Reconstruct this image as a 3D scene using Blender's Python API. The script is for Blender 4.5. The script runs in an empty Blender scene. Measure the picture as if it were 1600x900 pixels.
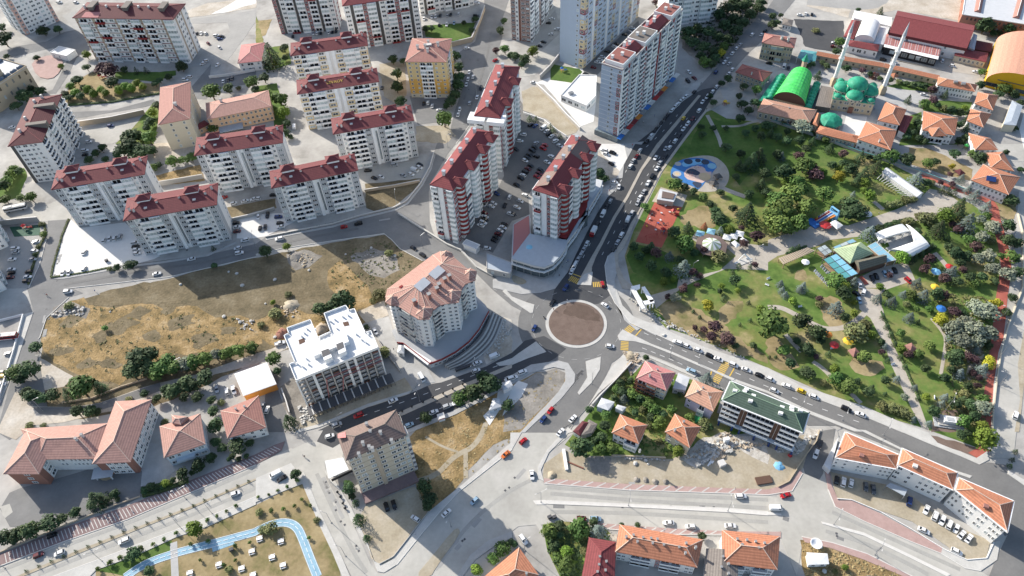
import bpy, bmesh, math, random
from mathutils import Vector, Matrix
from mathutils.geometry import tessellate_polygon
rnd = random.Random(7)
S = bpy.context.scene
COL = S.collection
# ---------------------------------------------------------------- camera
FPX, NX, NY, CH = 1150.0, 858.0, 1450.0, 265.0
_nd = Vector((NX-800, NY-450, FPX)).normalized()
_z = -_nd
_y = (Vector((0, 0, 1)) - _z*_z.z).normalized()
_x = _y.cross(_z)
RM = Matrix((_x, _y, _z))                    # camera axes (right, down, forward) to world
CAMP = Vector((0, 0, CH))
cd = bpy.data.cameras.new('camera')
cam = bpy.data.objects.new('camera', cd)
COL.objects.link(cam)
cd.sensor_width = 36
cd.lens = FPX/1600*36
cd.clip_start, cd.clip_end = 1, 6000
_m = RM.copy()
_cm = Matrix((( _m[0][0], -_m[0][1], -_m[0][2]), (_m[1][0], -_m[1][1], -_m[1][2]), (_m[2][0], -_m[2][1], -_m[2][2])))
cam.matrix_world = Matrix.Translation(CAMP) @ _cm.to_4x4()
S.camera = cam
# ---------------------------------------------------------------- light
SUN_AZ, SUN_EL = math.radians(138), math.radians(28)     # where the sun stands (x axis = 0)
W = bpy.data.worlds.new('World'); S.world = W; W.use_nodes = True
nt = W.node_tree
sky = nt.nodes.new('ShaderNodeTexSky'); sky.sky_type = 'NISHITA'; sky.sun_disc = False
sky.sun_elevation = SUN_EL; sky.sun_rotation = math.radians(90)-SUN_AZ
sky.air_density = 1.0; sky.dust_density = 1.5
nt.links.new(sky.outputs[0], nt.nodes['Background'].inputs[0])
nt.nodes['Background'].inputs[1].default_value = 0.128
sl = bpy.data.lights.new('sun', 'SUN'); so = bpy.data.objects.new('sun', sl); COL.objects.link(so)
sl.energy = 4.4; sl.angle = math.radians(0.5); sl.color = (1.0, 0.94, 0.85)
sd = Vector((math.cos(SUN_EL)*math.cos(SUN_AZ), math.cos(SUN_EL)*math.sin(SUN_AZ), math.sin(SUN_EL)))
so.rotation_euler = sd.to_track_quat('Z', 'Y').to_euler(); so.location = (0, 0, 400)
S.view_settings.view_transform = 'Standard'; S.view_settings.look = 'None'
S.view_settings.exposure = 0.78; S.view_settings.gamma = 1
S.render.engine = 'CYCLES'
S.cycles.max_bounces = 5; S.cycles.diffuse_bounces = 2; S.cycles.glossy_bounces = 2; S.cycles.transparent_max_bounces = 4
# ---------------------------------------------------------------- pixel to place
def G(px, py, h=0.0):
    d = RM @ Vector((px-800, py-450, FPX))
    return CAMP + d*((h-CH)/d.z)
def hgt(b, t):
    g = G(*b); d = RM @ Vector((t[0]-800, t[1]-450, FPX))
    s = (g.x*d.x+g.y*d.y)/(d.x*d.x+d.y*d.y)
    return CH+s*d.z
def pp(s):
    """'t12 100,200 ..' reads 4x-enlarged tile (col 1,row 2) coordinates; 'f' goes back to photo pixels"""
    ox = oy = 0.0; k = 1.0; out = []
    for w in s.split():
        if w[0] == 't': ox, oy, k = int(w[1])*400.0, int(w[2])*225.0, 0.25
        elif w[0] == 'c': ox, oy, k = (float(e) for e in w[1:].split(',')); k = 1/k
        elif w == 'f': ox = oy = 0.0; k = 1.0
        else:
            a = w.split(','); out.append((ox+float(a[0])*k, oy+float(a[1])*k)+tuple(a[2:]))
    return out
def GP(s, h=0.0): return [G(p[0], p[1], h) for p in pp(s)]
# ---------------------------------------------------------------- materials
MATS = {}
def mat(name, cols, scale=0.3, rough=0.85, bump=0.0, big=0.0, rand=0.0, metal=0.0, spec=0.3, lo=0.3, hi=0.7, stretch=None, fine=0.08, coord='w', detail=5, courses=0, hue=0):
    m = bpy.data.materials.new(name); m.use_nodes = True; MATS[name] = m
    n, l = m.node_tree.nodes, m.node_tree.links
    b = n['Principled BSDF']; b.inputs['Roughness'].default_value = rough; b.inputs['Metallic'].default_value = metal
    b.inputs['Specular IOR Level'].default_value = spec
    if coord == 'w': src = n.new('ShaderNodeNewGeometry').outputs['Position']
    elif coord == 'uv': src = n.new('ShaderNodeTexCoord').outputs['UV']
    else: src = n.new('ShaderNodeTexCoord').outputs['Object']
    if stretch:
        mp = n.new('ShaderNodeMapping'); mp.inputs['Scale'].default_value = stretch[:3]
        if len(stretch) > 3: mp.inputs['Rotation'].default_value = (0, 0, math.radians(stretch[3]))
        l.new(src, mp.inputs['Vector']); src = mp.outputs[0]
    no = n.new('ShaderNodeTexNoise'); no.inputs['Scale'].default_value = scale; no.inputs['Detail'].default_value = detail
    no.inputs['Roughness'].default_value = 0.62
    l.new(src, no.inputs['Vector'])
    rp = n.new('ShaderNodeValToRGB'); e = rp.color_ramp.elements
    while len(e) < len(cols): e.new(0.5)
    for i, c in enumerate(cols):
        e[i].position = lo+(hi-lo)*i/max(1, len(cols)-1); e[i].color = (*c, 1)
    l.new(no.outputs['Fac'], rp.inputs[0]); out = rp.outputs[0]
    def mul(fac_socket, lo_, hi_, out):
        mr = n.new('ShaderNodeMapRange'); mr.inputs['To Min'].default_value = lo_; mr.inputs['To Max'].default_value = hi_
        l.new(fac_socket, mr.inputs['Value'])
        mx = n.new('ShaderNodeVectorMath'); mx.operation = 'SCALE'
        l.new(out, mx.inputs[0]); l.new(mr.outputs[0], mx.inputs['Scale']); return mx.outputs[0]
    if fine:
        nf = n.new('ShaderNodeTexNoise'); nf.inputs['Scale'].default_value = scale*9; nf.inputs['Detail'].default_value = 3
        l.new(src, nf.inputs['Vector']); out = mul(nf.outputs['Fac'], 1-fine*2.2, 1+fine*2.2, out)
    if big:
        nb = n.new('ShaderNodeTexNoise'); nb.inputs['Scale'].default_value = 0.022; nb.inputs['Detail'].default_value = 3
        l.new(src, nb.inputs['Vector']); out = mul(nb.outputs['Fac'], 1-big*2, 1+big*2, out)
    if rand:
        oi = n.new('ShaderNodeObjectInfo'); out = mul(oi.outputs['Random'], 1-rand, 1+rand, out)
    if courses:
        wv = n.new('ShaderNodeTexWave'); wv.bands_direction = 'Y'; wv.inputs['Scale'].default_value = courses; wv.inputs['Distortion'].default_value = .6; wv.inputs['Detail'].default_value = 1
        l.new(n['Texture Coordinate'].outputs['UV'], wv.inputs['Vector']); out = mul(wv.outputs['Fac'], .80, 1.12, out)
    if hue:
        oi2 = n.new('ShaderNodeObjectInfo'); mr2 = n.new('ShaderNodeMapRange'); mr2.inputs['To Min'].default_value = .5-hue; mr2.inputs['To Max'].default_value = .5+hue*.5
        mt = n.new('ShaderNodeMath'); mt.operation = 'FRACT'; m3 = n.new('ShaderNodeMath'); m3.operation = 'MULTIPLY'; m3.inputs[1].default_value = 7.3
        l.new(oi2.outputs['Random'], m3.inputs[0]); l.new(m3.outputs[0], mt.inputs[0]); l.new(mt.outputs[0], mr2.inputs['Value'])
        hs = n.new('ShaderNodeHueSaturation'); l.new(mr2.outputs[0], hs.inputs['Hue']); l.new(out, hs.inputs['Color']); out = hs.outputs[0]
    l.new(out, b.inputs['Base Color'])
    if bump:
        bp = n.new('ShaderNodeBump'); bp.inputs['Strength'].default_value = min(1, bump); bp.inputs['Distance'].default_value = bump
        l.new((nf if fine else no).outputs['Fac'], bp.inputs['Height']); l.new(bp.outputs[0], b.inputs['Normal'])
    return m
def flat(name, c, rough=0.6, rand=0.0, metal=0.0, spec=0.4, var=0.06):
    return mat(name, [tuple(v*(1-var) for v in c), tuple(min(1, v*(1+var)) for v in c)], 0.5, rough, rand=rand, metal=metal, spec=spec, fine=0.03)
# ground
mat('concrete_ground', [(.24, .23, .21), (.335, .32, .295), (.40, .385, .355), (.46, .445, .41)], .055, .95, .05, .04, fine=.05)
mat('asphalt_new', [(.060, .062, .066), (.078, .079, .082)], .15, .9, .02, .06, fine=.07)
mat('asphalt_mid', [(.15, .148, .143), (.19, .186, .178)], .12, .9, .02, .08, fine=.06)
mat('asphalt_track', [(.31, .302, .278), (.36, .35, .32)], .2, .9, fine=.05)
mat('asphalt_grey', [(.165, .164, .16), (.22, .217, .21)], .10, .9, .02, .09, fine=.05)
mat('asphalt_pale', [(.355, .34, .305), (.41, .395, .355), (.47, .45, .41)], .07, .92, .02, .07, fine=.05)
mat('asphalt_worn', [(.30, .295, .28), (.36, .35, .33)], .08, .92, .02, .07, fine=.05)
mat('lot_white', [(.62, .605, .57), (.70, .685, .65)], .06, .92, .02, .05, fine=.03)
mat('pavement_white', [(.44, .428, .395), (.53, .515, .48)], .3, .9, .02, .04, fine=.05)
mat('pavement_grey', [(.36, .355, .34), (.44, .435, .42)], .3, .9, .02, .05, fine=.06)
mat('pavement_pink', [(.36, .245, .22), (.43, .30, .27)], .4, .9, .02, .05, fine=.08)
mat('pavement_red', [(.20, .14, .135), (.26, .185, .175)], .4, .9, .02, .05, fine=.08)
mat('kerb', [(.55, .53, .49), (.62, .60, .56)], .5, .9)
mat('dirt_pale', [(.36, .31, .245), (.46, .41, .34), (.53, .49, .43)], .10, 1, .2, .07, fine=.12)
mat('dirt_grey', [(.17, .155, .135), (.25, .23, .20), (.34, .31, .275)], .12, 1, .3, .08, fine=.14)
mat('dirt_brown', [(.14, .10, .08), (.19, .14, .115)], .25, 1, .2, .06, fine=.1)
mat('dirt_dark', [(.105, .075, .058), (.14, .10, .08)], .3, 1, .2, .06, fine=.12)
mat('dirt_tan', [(.30, .25, .175), (.37, .32, .235), (.42, .37, .29)], .12, 1, .2, .07, fine=.1)
mat('dry_grass', [(.12, .095, .045), (.22, .155, .068), (.33, .23, .11), (.40, .31, .19)], .13, 1, .5, .10, lo=.30, hi=.70, fine=.30, detail=9)
mat('dry_grass_dark', [(.10, .085, .05), (.17, .135, .08), (.24, .20, .13)], .10, 1, .5, .1, lo=.28, hi=.72, fine=.22, detail=8)
mat('dry_lawn', [(.14, .135, .05), (.27, .21, .11), (.34, .27, .15)], .08, 1, .2, .06, lo=.34, hi=.62, fine=.12)
mat('lawn', [(.06, .115, .022), (.11, .175, .038), (.18, .19, .06), (.33, .275, .14)], .05, 1, .2, .05, lo=.36, hi=.66, fine=.14, detail=7)
mat('lawn_green', [(.05, .10, .02), (.085, .145, .03), (.12, .16, .045)], .07, 1, .2, .05, lo=.3, hi=.7, fine=.12)
mat('track_red', [(.33, .09, .065), (.42, .13, .095)], .3, .9, .02, .05)
mat('track_blue', [(.20, .35, .45), (.32, .47, .56)], .4, .85, fine=.04)
mat('court_red', [(.36, .085, .055), (.42, .115, .08)], .2, .85, fine=.05)
mat('rubble', [(.30, .27, .23), (.48, .45, .40), (.60, .57, .53)], .4, 1, .4, fine=.2, coord='o')
mat('paving_tan', [(.37, .33, .275), (.45, .41, .35)], .3, .92, .02, .05, fine=.08)
# paint
flat('paint_white', (.70, .69, .66), .7)
flat('paint_yellow', (.60, .40, .08), .7)
flat('paint_worn', (.40, .39, .37), .8)
flat('paint_blue', (.04, .17, .42), .7)
flat('paint_dark', (.03, .045, .08), .7)
flat('paint_tan', (.55, .42, .26), .7)
flat('paint_pink', (.58, .42, .36), .7)
flat('paint_sky', (.18, .42, .62), .7)
# walls
def wallmat(n, c, v=.05): mat(n, [tuple(x*(1-v) for x in c), c], .25, .88, 0, .02, fine=.03)
for n, c in dict(wall_white=(.78, .765, .735), wall_cream=(.60, .53, .40), wall_yellow=(.62, .36, .09), wall_pale_yellow=(.66, .50, .25), wall_blue=(.42, .49, .58),
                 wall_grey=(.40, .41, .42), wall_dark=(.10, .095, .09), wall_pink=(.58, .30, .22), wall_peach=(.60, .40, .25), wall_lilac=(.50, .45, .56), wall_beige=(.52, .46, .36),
                 wall_red=(.24, .035, .035), wall_brown=(.22, .10, .07), wall_stone=(.46, .38, .27), wall_brick=(.30, .145, .105), wall_orange=(.60, .24, .05), wall_hangar=(.68, .38, .02),
                 wall_paleblue=(.50, .57, .63), wall_concrete=(.45, .43, .40), wall_tan=(.44, .36, .27), wall_darkbrown=(.12, .07, .05)).items(): wallmat(n, c)
# roofs: streaks run down the slope through the UV map
def roofmat(n, c, v=.16, rough=.8):
    mat(n, [tuple(x*(1-v) for x in c), c, tuple(min(1, x*(1+v)) for x in c)], .9, rough, .04, 0, .05, coord='uv', stretch=(1.6, .5, 1), fine=.13, courses=.33)
for n, c in dict(roof_red=(.165, .045, .048), roof_crimson=(.20, .05, .052), roof_maroon=(.115, .032, .036), roof_orange=(.45, .19, .11), roof_salmon=(.42, .24, .195), roof_peach=(.48, .27, .19),
                 roof_terra=(.34, .17, .14), roof_brown=(.20, .145, .125), roof_grey=(.20, .175, .155), roof_green=(.085, .125, .095), roof_pink=(.48, .20, .19), roof_palegreen=(.36, .44, .27),
                 roof_rust=(.30, .12, .10), roof_hangar=(.50, .27, .19), roof_moss=(.14, .13, .10)).items(): roofmat(n, c)
flat('roof_white', (.70, .70, .69), .7); flat('roof_palegrey', (.52, .53, .54), .7); flat('roof_zinc', (.38, .42, .46), .5)
mat('dome_green', [(.02, .20, .12), (.025, .29, .17), (.05, .34, .22)], .5, .6, fine=.1); mat('vault_green', [(.05, .46, .08), (.07, .55, .11), (.11, .6, .16)], .35, .6, fine=.08); flat('dome_blue', (.10, .13, .17), .5)
flat('ridge_light', (.60, .45, .36), .8); flat('ridge_red', (.26, .07, .07), .8); flat('ridge_green', (.22, .32, .22), .8)
flat('white', (.78, .78, .77), .6); flat('offwhite', (.58, .56, .53), .7); flat('black', (.02, .02, .022), .6); flat('grey', (.26, .26, .26), .7); flat('darkgrey', (.08, .08, .085), .7)
flat('steel', (.35, .36, .37), .4, metal=.6); flat('red', (.45, .03, .03), .5); flat('blue', (.03, .15, .45), .5); flat('yellow', (.7, .45, .04), .5); flat('brown', (.13, .07, .04), .8); flat('orange', (.6, .2, .03), .6)
flat('wood', (.28, .19, .12), .8); flat('fabric_white', (.68, .68, .66), .8); flat('fabric_blue', (.22, .42, .52), .7); flat('panel_teal', (.10, .32, .33), .35); flat('panel_sky', (.22, .48, .62), .35)
flat('tarp_green', (.03, .28, .10), .6); flat('court_green', (.025, .09, .055), .8)
def glass(name, c, rough=.12, rand=.5):
    m = mat(name, [tuple(x*.6 for x in c), c], .35, rough, spec=.6, rand=rand, fine=.0); return m
glass('glass', (.055, .065, .075)); glass('glass_pale', (.50, .57, .57), .2, .3); glass('glass_dark', (.022, .024, .028)); glass('glass_mid', (.16, .19, .20), .2, .5)
# leaves and bark
def leafmat(n, c1, c2, c3):
    m = mat(n, [c1, c2, c3], .55, .75, 0, 0, .36, spec=.25, lo=.3, hi=.7, fine=.25, coord='w', hue=.035)
for n, a, b, c in (('leaf_green', (0.043, 0.090, 0.020), (0.080, 0.145, 0.032), (0.123, 0.196, 0.051)), ('leaf_dark', (0.023, 0.049, 0.020), (0.041, 0.075, 0.029), (0.065, 0.109, 0.041)),
                   ('leaf_bright', (.075, .135, .018), (.115, .19, .025), (.16, .235, .035)), ('leaf_spruce', (.075, .105, .095), (.12, .155, .14), (.18, .21, .19)),
                   ('leaf_silver', (.12, .15, .10), (.19, .215, .15), (.25, .27, .20)), ('leaf_purple', (0.046, 0.026, 0.029), (0.080, 0.043, 0.043), (0.116, 0.070, 0.061)), ('leaf_yellow', (.19, .20, .015), (.28, .27, .02), (.36, .33, .04)),
                   ('leaf_rust', (.14, .05, .02), (.2, .08, .03), (.26, .12, .05)), ('leaf_olive', (0.087, 0.102, 0.036), (0.138, 0.152, 0.058), (0.189, 0.203, 0.087)),
                   ('grass_tuft', (.16, .13, .06), (.26, .20, .10), (.35, .28, .15))): leafmat(n, a, b, c)
flat('bark', (.10, .075, .055), .9)
# vehicles
for n, c in dict(car_white=(.72, .72, .71), car_silver=(.40, .41, .42), car_black=(.012, .012, .014), car_grey=(.10, .105, .11), car_blue=(.02, .045, .15), car_red=(.38, .015, .018), car_yellow=(.75, .50, .02), car_lightblue=(.28, .40, .50),
                 car_darkred=(.12, .012, .016), car_orange=(.55, .14, .03)).items():
    flat(n, c, .25, spec=.55, var=.02)
flat('car_glass', (.015, .018, .022), .08, spec=.7, var=.02); flat('tyre', (.015, .015, .015), .8)
# ---------------------------------------------------------------- object helpers
def sanitize(o, label=None, cat=None, group=None, kind=None):
    if label: o['label'] = label
    if cat: o['category'] = cat
    if group: o['group'] = group
    if kind: o['kind'] = kind
    return o
WLOC = {}
def link(o, parent=None):
    COL.objects.link(o)
    if parent is not None: o.parent = parent
    return o
def wl(parent):
    v = Vector((0, 0, 0))
    while parent is not None:
        v = v+parent.location; parent = parent.parent
    return v
def root(name, loc, label, cat, group=None):
    o = bpy.data.objects.new(name, None); o.empty_display_size = .5; o.location = loc; COL.objects.link(o)
    return sanitize(o, label, cat, group)
def meshdata(name, v, f, mats, mi=None, smooth=False, uv=None):
    me = bpy.data.meshes.new(name); me.from_pydata([tuple(p) for p in v], [], f)
    for m in (mats if isinstance(mats, (list, tuple)) else [mats]): me.materials.append(MATS[m])
    if mi: me.polygons.foreach_set('material_index', mi)
    if smooth: me.polygons.foreach_set('use_smooth', [True]*len(me.polygons))
    if uv:
        u = me.uv_layers.new(name='UVMap'); k = 0
        for i, p in enumerate(me.polygons):
            for j in range(p.loop_total): u.data[k].uv = uv[i][j]; k += 1
    me.update(); return me
def mk(name, v, f, mats, parent=None, mi=None, smooth=False, uv=None, **tags):
    """world-coordinate mesh; origin moved to its own centre"""
    v = [Vector(p) for p in v]; c = sum(v, Vector())/len(v); c.z = min(p.z for p in v)
    me = meshdata(name, [p-c for p in v], f, mats, mi, smooth, uv)
    o = bpy.data.objects.new(name, me); link(o, parent); o.location = c-wl(parent)
    return sanitize(o, **tags)
def inst(name, me, parent, loc, rz=0, scale=(1, 1, 1)):
    o = bpy.data.objects.new(name, me); link(o, parent)
    o.location = Vector(loc)-wl(parent); o.rotation_euler = (0, 0, rz); o.scale = scale
    return o
_C = [(-.5, -.5, 0), (.5, -.5, 0), (.5, .5, 0), (-.5, .5, 0), (-.5, -.5, 1), (.5, -.5, 1), (.5, .5, 1), (-.5, .5, 1)]
_CF = [(0, 3, 2, 1), (4, 5, 6, 7), (0, 1, 5, 4), (1, 2, 6, 5), (2, 3, 7, 6), (3, 0, 4, 7)]
CUBES = {}
def box(name, parent, loc, size, rz=0, m='white', **tags):
    """box standing on loc; data shared per material"""
    if m not in CUBES: CUBES[m] = meshdata('block', _C, _CF, m)
    return sanitize(inst(name, CUBES[m], parent, loc, rz, size), **tags)
class MB:
    """collects pieces of ONE object"""
    def __init__(s): s.v = []; s.f = []; s.mi = []
    def box(s, c, size, rz=0, mi=0, M=None):
        n = len(s.v); ca, sa = math.cos(rz), math.sin(rz)
        for p in _C:
            x, y, z = p[0]*size[0], p[1]*size[1], p[2]*size[2]
            q = Vector((c[0]+x*ca-y*sa, c[1]+x*sa+y*ca, c[2]+z)); s.v.append(M @ q if M else q)
        s.f += [tuple(i+n for i in f) for f in _CF]; s.mi += [mi]*6
    def bar(s, a, b, r=.05, mi=0, n=4, r2=None):
        a, b = Vector(a), Vector(b); d = (b-a).normalized(); u = d.orthogonal().normalized(); w = d.cross(u); k = len(s.v); r2 = r if r2 is None else r2
        for P, R in ((a, r), (b, r2)):
            for i in range(n):
                t = 2*math.pi*i/n; s.v.append(P+u*math.cos(t)*R+w*math.sin(t)*R)
        for i in range(n): s.f.append((k+i, k+(i+1) % n, k+n+(i+1) % n, k+n+i)); s.mi.append(mi)
        s.f.append(tuple(k+n+i for i in range(n))); s.mi.append(mi)
    def lathe(s, c, prof, n=16, mi=0, a0=0, a1=2*math.pi):
        k = len(s.v); full = abs(a1-a0-2*math.pi) < 1e-6; m = n if full else n+1
        for r, z in prof:
            for i in range(m):
                t = a0+(a1-a0)*i/n; s.v.append(Vector((c[0]+r*math.cos(t), c[1]+r*math.sin(t), c[2]+z)))
        for j in range(len(prof)-1):
            for i in range(n):
                i2 = (i+1) % m
                s.f.append((k+j*m+i, k+j*m+i2, k+(j+1)*m+i2, k+(j+1)*m+i)); s.mi.append(mi)
    def poly(s, pts, mi=0):
        k = len(s.v); s.v += [Vector(p) for p in pts]; s.f.append(tuple(range(k, k+len(pts)))); s.mi.append(mi)
    def prism(s, pts, z0, z1, mi=0, mtop=None):
        n = len(pts); k = len(s.v)
        s.v += [Vector((p[0], p[1], z0)) for p in pts]+[Vector((p[0], p[1], z1)) for p in pts]
        for i in range(n): s.f.append((k+i, k+(i+1) % n, k+n+(i+1) % n, k+n+i)); s.mi.append(mi)
        mt = mi if mtop is None else mtop
        if n <= 4: s.f.append(tuple(range(k+n, k+2*n))); s.mi.append(mt)
        else:
            for tri in tessellate_polygon([[Vector((p[0], p[1], 0)) for p in pts]]):
                a, b, c = (s.v[k+n+i] for i in tri)
                if (b.x-a.x)*(c.y-a.y)-(b.y-a.y)*(c.x-a.x) < 0: tri = tri[::-1]
                s.f.append(tuple(k+n+i for i in tri)); s.mi.append(mt)
    def build(s, name, mats, parent=None, smooth=False, **tags): return mk(name, s.v, s.f, mats, parent, s.mi, smooth, **tags)
    def data(s, name, mats, smooth=False): return meshdata(name, s.v, s.f, mats, s.mi, smooth)
def ccw(p):
    a = sum(p[i][0]*p[(i+1) % len(p)][1]-p[(i+1) % len(p)][0]*p[i][1] for i in range(len(p)))
    return list(p) if a > 0 else list(reversed(p))
def jitter(pts, amp, step):
    out = []
    for i, a in enumerate(pts):
        b = pts[(i+1) % len(pts)]; n = max(1, int((b-a).length/step)); t = (b-a).normalized(); nn = Vector((-t.y, t.x, 0))
        for k in range(n): out.append(a.lerp(b, k/n)+nn*rnd.uniform(-amp, amp)*(1 if k else .5))
    return out
def smoothp(pts, it=2, closed=True):
    for _ in range(it):
        q = []; n = len(pts)
        for i in range(n if closed else n-1):
            a, b = pts[i], pts[(i+1) % n]; q += [a*.75+b*.25, a*.25+b*.75]
        if not closed: q = [pts[0]]+q+[pts[-1]]
        pts = q
    return pts
ZL = [0.0]
def patch(name, m, s, z=.02, jit=0, step=4, sm=0, kind='structure', **tags):
    """a sheet on the ground, or a raised slab when z is a kerb height"""
    pts = GP(s) if isinstance(s, str) else s
    if sm: pts = smoothp(pts, sm)
    if jit: pts = jitter(pts, jit, step)
    ZL[0] += .0004
    b = MB(); b.prism(ccw(pts), -.3, z+ZL[0])
    return b.build(name, m, None, kind=kind, **tags)
def stripe_pts(pts, w):
    L, R = [], []
    for i, p in enumerate(pts):
        t = (pts[min(i+1, len(pts)-1)]-pts[max(i-1, 0)]).normalized(); n = Vector((-t.y, t.x, 0))
        ww = w[i] if isinstance(w, (list, tuple)) else w
        L.append(p+n*ww/2); R.append(p-n*ww/2)
    return L+R[::-1]
def strip(name, m, s, w, z=.02, sm=2, **tags):
    pts = GP(s) if isinstance(s, str) else s
    if sm: pts = smoothp(pts, sm, False)
    return patch(name, m, stripe_pts(pts, w), z, **tags)
def along(pts, d):
    """point and direction d metres along a polyline"""
    for a, b in zip(pts, pts[1:]):
        L = (b-a).length
        if d <= L: return a.lerp(b, d/L if L else 0), (b-a).normalized()
        d -= L
    return None, None
def plen(pts): return sum((b-a).length for a, b in zip(pts, pts[1:]))
# ================================================================ GROUND
b = MB(); b.poly([(-2500, -1500, 0), (2500, -1500, 0), (2500, 3500, 0), (-2500, 3500, 0)])
b.build('ground', 'concrete_ground', kind='structure')
# ---- fields and lots
patch('dirt', 'dry_grass_dark', 'f 62,505 78,482 110,470 155,460 240,440 330,418 440,395 520,378 608,366 640,390 668,405 650,440 600,480 560,500 450,545 330,598 230,640 150,650 70,660 40,645 45,590 64,560', .02, .8, 5)
patch('dry_field', 'dry_grass', 't02 250,325 310,175 420,92 520,62 600,112 720,130 860,92 960,100 1030,135 1240,112 1350,182 1500,172 1640,205 1640,345 1450,385 1300,420 1100,405 880,520 750,605 620,590 560,560 480,545 330,475 270,400', .04, 1.2, 4)
patch('dry_field', 'dry_grass_dark', 't02 620,30 760,0 900,-40 1130,-10 1040,20 860,60 700,68', .045, .8, 4)
patch('dry_field', 'dry_grass_dark', 't01 f 330,452 300,440 360,425 430,408 480,430 485,470 440,490 390,500 360,480', .05, 1.2, 4)
patch('dry_field', 'dry_grass', 't11 450,790 520,730 700,880 760,990 560,1050 460,900', .05, 1, 4)
patch('dry_field', 'dry_grass_dark', 't11 510,720 640,640 830,590 930,690 1010,740 960,800 860,890 740,900', .05, 1, 4)
patch('dry_field', 'dry_grass', 'f 400,500 440,480 520,500 600,470 600,490 560,510 520,520 470,540 420,540 400,520', .05, 1, 4)
for c_, r_ in (('t02 450,200', 7), ('t02 620,310', 5), ('t02 760,230', 8), ('t02 960,300', 6), ('t02 1130,210', 7), ('t02 1260,330', 6), ('t02 380,400', 5), ('t02 860,160', 6), ('t02 560,470', 5), ('t02 1420,270', 5), ('t02 690,480', 5), ('t02 1060,130', 5)):
    g = GP(c_)[0]; n_ = 9; a_ = len(c_)+r_
    patch('scrub', 'dry_grass_dark', [g+Vector((math.cos(t+a_)*r_*rnd.uniform(.4, 1.5), math.sin(t+a_)*r_*rnd.uniform(.3, .9), 0)) for t in [k*2*math.pi/n_ for k in range(n_)]], .055, .9, 1.6, 1)
patch('dirt_pile', 'dirt_grey', 't11 190,690 300,660 420,700 330,770 250,790 200,740', .06, .6, 3)
patch('dirt', 'dirt_grey', 't11 590,700 740,650 860,690 900,790 800,840 680,800', .055, 1, 3)
patch('dirt', 'dirt_grey', 't02 310,180 330,120 420,85 500,110 560,130 540,190 430,170 350,190', .06, .8, 3)
patch('dirt', 'dirt_pale', 't02 240,430 330,480 460,552 400,620 280,640 250,560', .05, .5, 4)
strip('dirt_track', 'dry_grass_dark', 't02 560,80 700,90 860,75 1000,60 1160,80 1300,30 f 350,430 400,420 450,410', 5, .055)
# dry field in front of the beige block
patch('dry_field', 'dry_grass', 't13 960,30 1120,-110 1300,-230 t12 1400,720 1500,640 1700,560 t22 150,530 270,500 330,530 330,600 220,720 100,860 20,930 t13 1480,80 1290,300 1110,480 1080,500 1010,420 1000,300', .03, .8, 4)
patch('dry_field', 'dirt_grey', 't22 40,600 150,535 270,503 330,530 320,610 200,740 60,880 -60,900 -40,700', .045, .6, 4)
strip('dirt_path', 'dirt_tan', 't13 1000,310 1130,270 1220,170 1280,130 1350,100 1410,20 1440,-60', 2.2, .05)
strip('dirt_path', 'dirt_tan', 't13 1310,130 1312,290', 1.8, .052)
strip('dirt_path', 'dirt_tan', 't13 1060,30 1160,90 1260,125', 1.0, .054)
# playing strip lower left (young trees, picnic tables)
patch('dry_field', 'dry_lawn', 't03 600,860 700,830 870,770 1110,655 1280,600 1600,455 f 460,760 472,757 t13 330,380 470,600 530,900 f 530,905 150,905', .03, .4, 4)
patch('lawn', 'lawn_green', 't03 600,870 850,760 1070,680 1100,740 900,800 780,900', .04, .4, 4)
patch('cycle_path', 'track_blue', stripe_pts(smoothp(GP('t03 780,910 900,825 1100,755 1300,705 1450,665 1600,625 t13 0,620 100,575 190,562 255,590 290,660 330,770 385,905'), 2, False), 3.3), .06)
patch('paved_pad', 'track_blue', 't03 1320,700 1440,665 1470,700 1330,750', .065)
cyc = smoothp(GP('t03 780,910 900,825 1100,755 1300,705 1450,665 1600,625 t13 0,620 100,575 190,562 255,590 290,660 330,770 385,905'), 2, False)
strip('path', 'pavement_grey', 't03 1085,690 1095,910', 2.6, .065, 0)
# park
patch('lawn', 'lawn', 'f 1112,172 1135,185 1180,190 1240,205 1300,222 1370,245 1440,280 1520,320 1562,350 1562,420 1556,500 1545,600 1543,705 1440,668 1350,642 1200,575 1080,525 1040,512 1010,480 985,440 976,400 990,360 1010,320 1040,260 1060,225 1090,180', .03)
patch('dry_lawn', 'dry_lawn', 't21 1060,430 1200,370 1290,450 1270,540 1130,520 1050,500', .04, 1.3, 2.2, 1)
patch('dry_lawn', 'dry_lawn', 't22 930,70 1100,100 1250,190 1400,300 1600,430 1600,480 1300,370 1050,270 940,220', .04, 1.3, 2.2, 1)
patch('dry_lawn', 'dry_lawn', 't22 1290,110 1430,70 1450,120 1380,210 1280,250', .04, 1.3, 2.2, 1)
patch('dry_lawn', 'dry_lawn', 't32 300,60 420,40 480,150 460,250 360,240', .04, 1.3, 2.2, 1)
patch('dry_lawn', 'dry_lawn', 't32 480,440 700,440 740,520 560,560', .04, 1.3, 2.2, 1)
patch('dry_lawn', 'dry_lawn', 't31 160,790 240,780 250,850 170,860', .04, 1.3, 2.2, 1)
patch('dry_lawn', 'dry_lawn', 't32 0,270 90,340 200,480 160,520 0,480', .04, 1.3, 2.2, 1)
patch('dirt', 'dirt_tan', 't32 1220,320 1330,300 1370,560 1250,580 1240,450', .04, .6, 3)
patch('dirt', 'dirt_brown', 't32 1040,760 1180,760 1250,900 1020,900', .045, .5, 3)
patch('dirt', 'dirt_brown', 't33 880,0 1060,30 1380,120 1320,165 1080,75', .045, .4, 3)
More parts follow.
